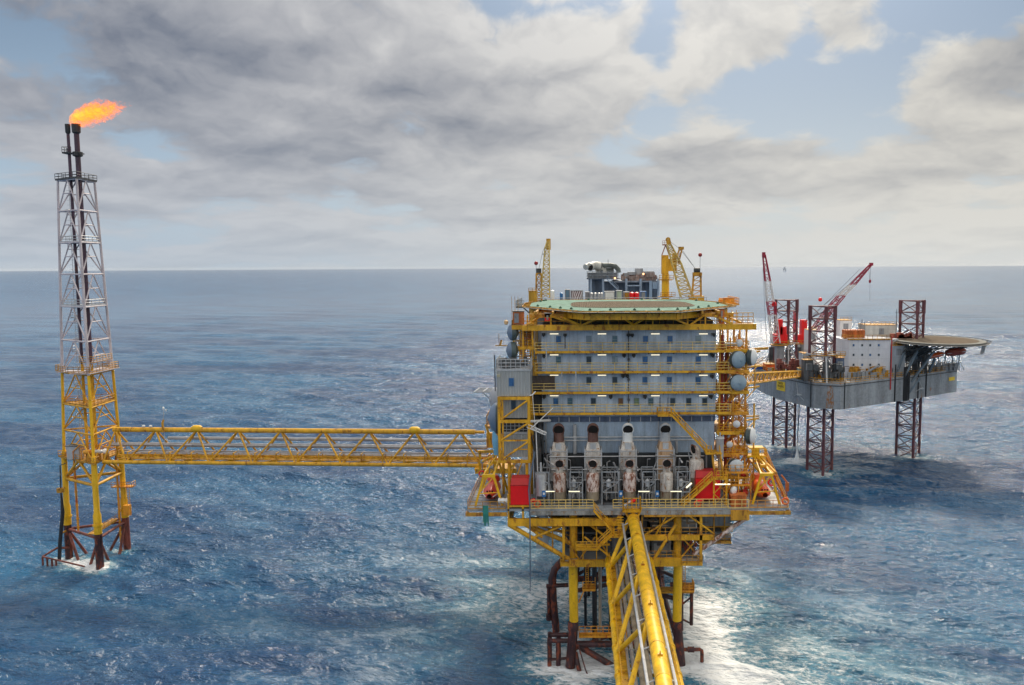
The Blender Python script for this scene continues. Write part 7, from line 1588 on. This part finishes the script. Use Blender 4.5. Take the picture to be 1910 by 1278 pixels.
# lifeboats on the rig
def rigboat(label, p, q, r_, mm):
    t_ = thing('rig_lifeboat', label, 'lifeboat', tuple(p), 'orange lifeboats on the rig'); L = (q - p).length; m = MB(); m.lathe(p, q - p, [(0, .05), (L * .05, r_ * .55), (L * .16, r_ * .9), (L * .35, r_), (L * .65, r_), (L * .86, r_ * .88), (L * .96, r_ * .5), (L, .05)], 18); m.build('hull', mm, t_, True)
    m = MB(); c = p.lerp(q, .7); m.lathe(c + V(0, 0, r_ * .8), (0, 0, 1), [(0, r_ * .55), (.4, r_ * .5), (.6, .05)], 12); m.build('cockpit', mm, t_, True)
    m = MB(); m.tube(p.lerp(q, .06) + V(0, -r_ * .86, -.1), p.lerp(q, .94) + V(0, -r_ * .86, -.1), .12, 6); m.build('fender_band', WHITE, t_)
RH = mat('faded_red_hull', (.42, .07, .04), .45, var=.2)
rigboat('dark orange lifeboat hanging under the right side of the round helideck', at(1762, 659, 262), at(1802, 654, 262), 1.25, RH)
rigboat('orange lifeboat tucked further left under the round helideck', at(1722, 668, 259), at(1762, 659, 259), .8, REDO)
m = MB()
for px in (1748, 1760, 1774, 1786): m.tube(at(px, 690, 270), at(px + 4, 662, 264), .16, 5); m.tube(at(px, 664, 264), at(px + 12, 690, 270), .1, 5)
m.rail([at(1742, 686, 269), at(1784, 678, 271)], r=.07, step=1.5); single(m, 'rig_davit', GREY, 'thin grey davit frame under the rig lifeboats', 'davit', (118, 266, HZ1))
# gangway between platform and rig
gw = thing('gangway', 'yellow lattice gangway linking the platform to the rig', 'gangway', (48, 200, 33))
ga, gb = at(1372, 708, 141), at(1492, 697, 252)
side = (gb - ga).cross(V(0, 0, 1)).normalized()
m = MB(); m.lattice(ga, gb, 1.8, 1.6, 20, .17, .09, 1.9, 1.7, side=side); m.build('lattice_tube', YEL, gw)
m = MB(); m.beam(ga - V(0, 0, .8), gb - V(0, 0, .7), 1.5, .12); m.build('walkway', YELD, gw)
m = MB(); m.beam(gb + V(-1, 0, -1.2), gb + V(1.5, 1, -1.2), 3, .4); m.beam(gb + V(0, 0, -1.2), V(gb.x + 1, gb.y + 2, HZ1), .5); m.build('landing_foot', YELD, gw)
# rig cranes
def boom(parent, pts, w, cols):
    for (p, q), (w0, w1), mm in zip(zip(pts, pts[1:]), w, cols): m = MB(); n = max(3, int((q - p).length / 1.9)); m.lattice(p, q, w0, w1, n, .17, .09, side=(1, 0, 0)); m.build('boom_section', mm, parent)
Y1 = 270
c1 = thing('rig_crane', 'red crane with an upright red and white banded boom at the left of the rig', 'crane', (*at(1458, 690, Y1).xy, HZ1), 'red cranes on the jack-up rig')
boom(c1, [at(1447, 640, Y1), at(1441, 588, Y1), at(1437, 563, Y1), at(1432, 525, Y1), at(1425, 475, Y1)], [(2.4, 2.3), (2.3, 2.2), (2.2, 1.7), (1.7, .8)], [WBOOM, MAROON, WBOOM, MAROON])
m = MB(); c = at(1424.5, 474, Y1); m.box(c.x - .5, c.x + .5, Y1 - .4, Y1 + .4, c.z - 1, c.z + .6); m.build('boom_head', MAROON, c1)
m = MB(); a, b = at(1446, 641, Y1), at(1469, 624, Y1); m.box(a.x, b.x, Y1, Y1 + 4, a.z, b.z); m.box(a.x + .8, a.x + 2.4, Y1, Y1 + 2, b.z, at(1450, 596, Y1).z); m.box(b.x - 2.4, b.x - .3, Y1, Y1 + 2, b.z, at(1460, 610, Y1).z); m.build('crane_house', RED, c1)
m = MB(); a = at(1447, 660, Y1); b = at(1466, 640, Y1); m.box(a.x + .4, b.x - .4, Y1 + .3, Y1 + 3.6, HZ1, b.z - .5); m.build('pedestal', GREY, c1)
m = MB(); m.box(a.x - 1.2, b.x + .5, Y1 - .6, Y1 + 4, b.z - .9, b.z - .6); m.rail([V(a.x - 1.2, Y1 - .6, b.z - .6), V(b.x + .5, Y1 - .6, b.z - .6)], r=.07, step=1.2); m.build('ring_walkway', YELD, c1)
m = MB(); m.tube(at(1423, 506, Y1), at(1430, 640, Y1), .06, 4); m.tube(at(1423, 506, Y1), at(1424, 478, Y1), .06, 4); m.build('rope', GREY, c1)
c = at(1444, 567, Y1); m = MB(); m.lathe(c + V(0, 0, -.9), (0, 0, 1), [(0, .1), (.3, .75), (1.2, .75), (1.7, .3), (1.8, .1)], 10); single(m, 'hook_block', RED, 'red hook block hanging against the upright crane boom', 'hook block', tuple(c), 'hook blocks', True)
Y2 = 285
c2 = thing('rig_crane', 'red crane with its banded boom slanting up to the right behind the rig legs', 'crane', (*at(1500, 690, Y2).xy, HZ1), 'red cranes on the jack-up rig')
boom(c2, [at(1500, 642, Y2), at(1549, 575, Y2), at(1569, 552, Y2), at(1589, 532, Y2), at(1624, 494, Y2)], [(2.4, 2.4), (2.4, 2.2), (2.0, 1.8), (1.8, .8)], [MAROON, MAROON, WBOOM, MAROON])
m = MB(); c = at(1625, 493, Y2); m.box(c.x - .6, c.x + .6, Y2 - .4, Y2 + .4, c.z - .5, c.z + .5); m.build('boom_head', MAROON, c2)
m = MB(); a, b = at(1495, 625, Y2), at(1506, 597, Y2); m.box(a.x, b.x, Y2, Y2 + 3, a.z, b.z); a, b = at(1483, 620, Y2), at(1489, 582, Y2); m.box(a.x, b.x, Y2, Y2 + 3, a.z, b.z); m.box(at(1483, 640, Y2).x, at(1506, 640, Y2).x, Y2, Y2 + 3, at(1483, 640, Y2).z, at(1483, 625, Y2).z); m.build('crane_house', RED, c2)
m = MB(); m.lathe((at(1496, 650, Y2).x, Y2 + 2, HZ1), (0, 0, 1), [(0, 1.6), (at(1496, 640, Y2).z - HZ1, 1.6)], 12); m.build('pedestal', GREY, c2)
m = MB(); m.tube(at(1500, 600, Y2), at(1620, 500, Y2), .09, 4); m.tube(at(1504, 602, Y2), at(1604, 502, Y2), .07, 4); m.tube(at(1624, 494, Y2), at(1623, 524, Y2), .06, 4); m.tube(at(1620, 497, Y2), at(1622.4, 524, Y2), .06, 4); m.tube(at(1622.6, 526, Y2), at(1622.6, 560, Y2), .05, 4); m.build('rope', GREY, c2)
c = at(1530, 559.5, Y2); m = MB(); m.lathe(c + V(0, 0, -.6), (0, 0, 1), [(0, .1), (.2, .6), (.8, .7), (1.3, .5), (1.4, .1)], 10); m.build('counterweight', RED, c2, True)
c = at(1622.7, 525, Y2); m = MB(); m.lathe(c + V(0, 0, -.6), (0, 0, 1), [(0, .1), (.3, .4), (1.0, .45), (1.3, .1)], 10); single(m, 'hook_block', MAROON, 'small dark hook block hanging from the tip of the slanting crane boom', 'hook block', tuple(c), 'hook blocks', True)
# water discharge and hose below the rig
m = MB(); a = at(1491, 765, 262); m.tube((a.x, 262, HZ0), (a.x - .4, 262, 5.5), .14, 6); single(m, 'discharge_hose', BLACKP, 'thin black discharge hose hanging from the left part of the rig hull', 'hose', (a.x, 262, 12))
m = MB(); m.sweep([(a.x - .4, 262, 5.6), (a.x - .45, 261.9, 3), (a.x - .5, 261.8, .2)], [.15, .35, .8], 10); single(m, 'falling_water', mat('white_spray', (.8, .84, .86), .7), 'white water falling from the black hose into the sea', 'water jet', (a.x, 262, 0), smooth=True)
# distant platform on the horizon
m = MB(); c = at(1464, 497, 9000); xx = c.x
m.box(xx - 14, xx + 14, 9000, 9030, 20, 34); m.box(xx - 3, xx + 4, 9000, 9020, 34, 52)
for dx in (-10, 10): m.box(xx + dx - 3, xx + dx + 3, 9000, 9010, -3, 20)
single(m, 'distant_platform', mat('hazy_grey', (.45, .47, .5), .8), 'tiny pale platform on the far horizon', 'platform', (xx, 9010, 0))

# ================================================================== HAZE
HAZE_D = 0.7e-5
m = MB(); m.box(-50000, 50000, -50000, 50000, -9, 112); hz_o = m.build('haze', bpy.data.materials.new('hazy_air'))
hz_o['kind'] = 'stuff'; hz_o['label'] = 'thin pale sea haze between the viewer and the horizon'
hm = hz_o.data.materials[0]; hm.use_nodes = True; T = NT(hm.node_tree); T.n.clear(); v_ = T.node('ShaderNodeVolumePrincipled'); v_.inputs['Density'].default_value = HAZE_D; v_.inputs['Color'].default_value = (.86, .91, .96, 1); v_.inputs['Anisotropy'].default_value = .0
o_ = T.node('ShaderNodeOutputMaterial'); T.l.new(v_.outputs[0], o_.inputs['Volume'])
# ---- make sure every thing carries its numbers in a clean state
for o in list(bpy.data.objects):
    if o.parent is not None:
        for k in ('category', 'group'):
            if k in o: del o[k]
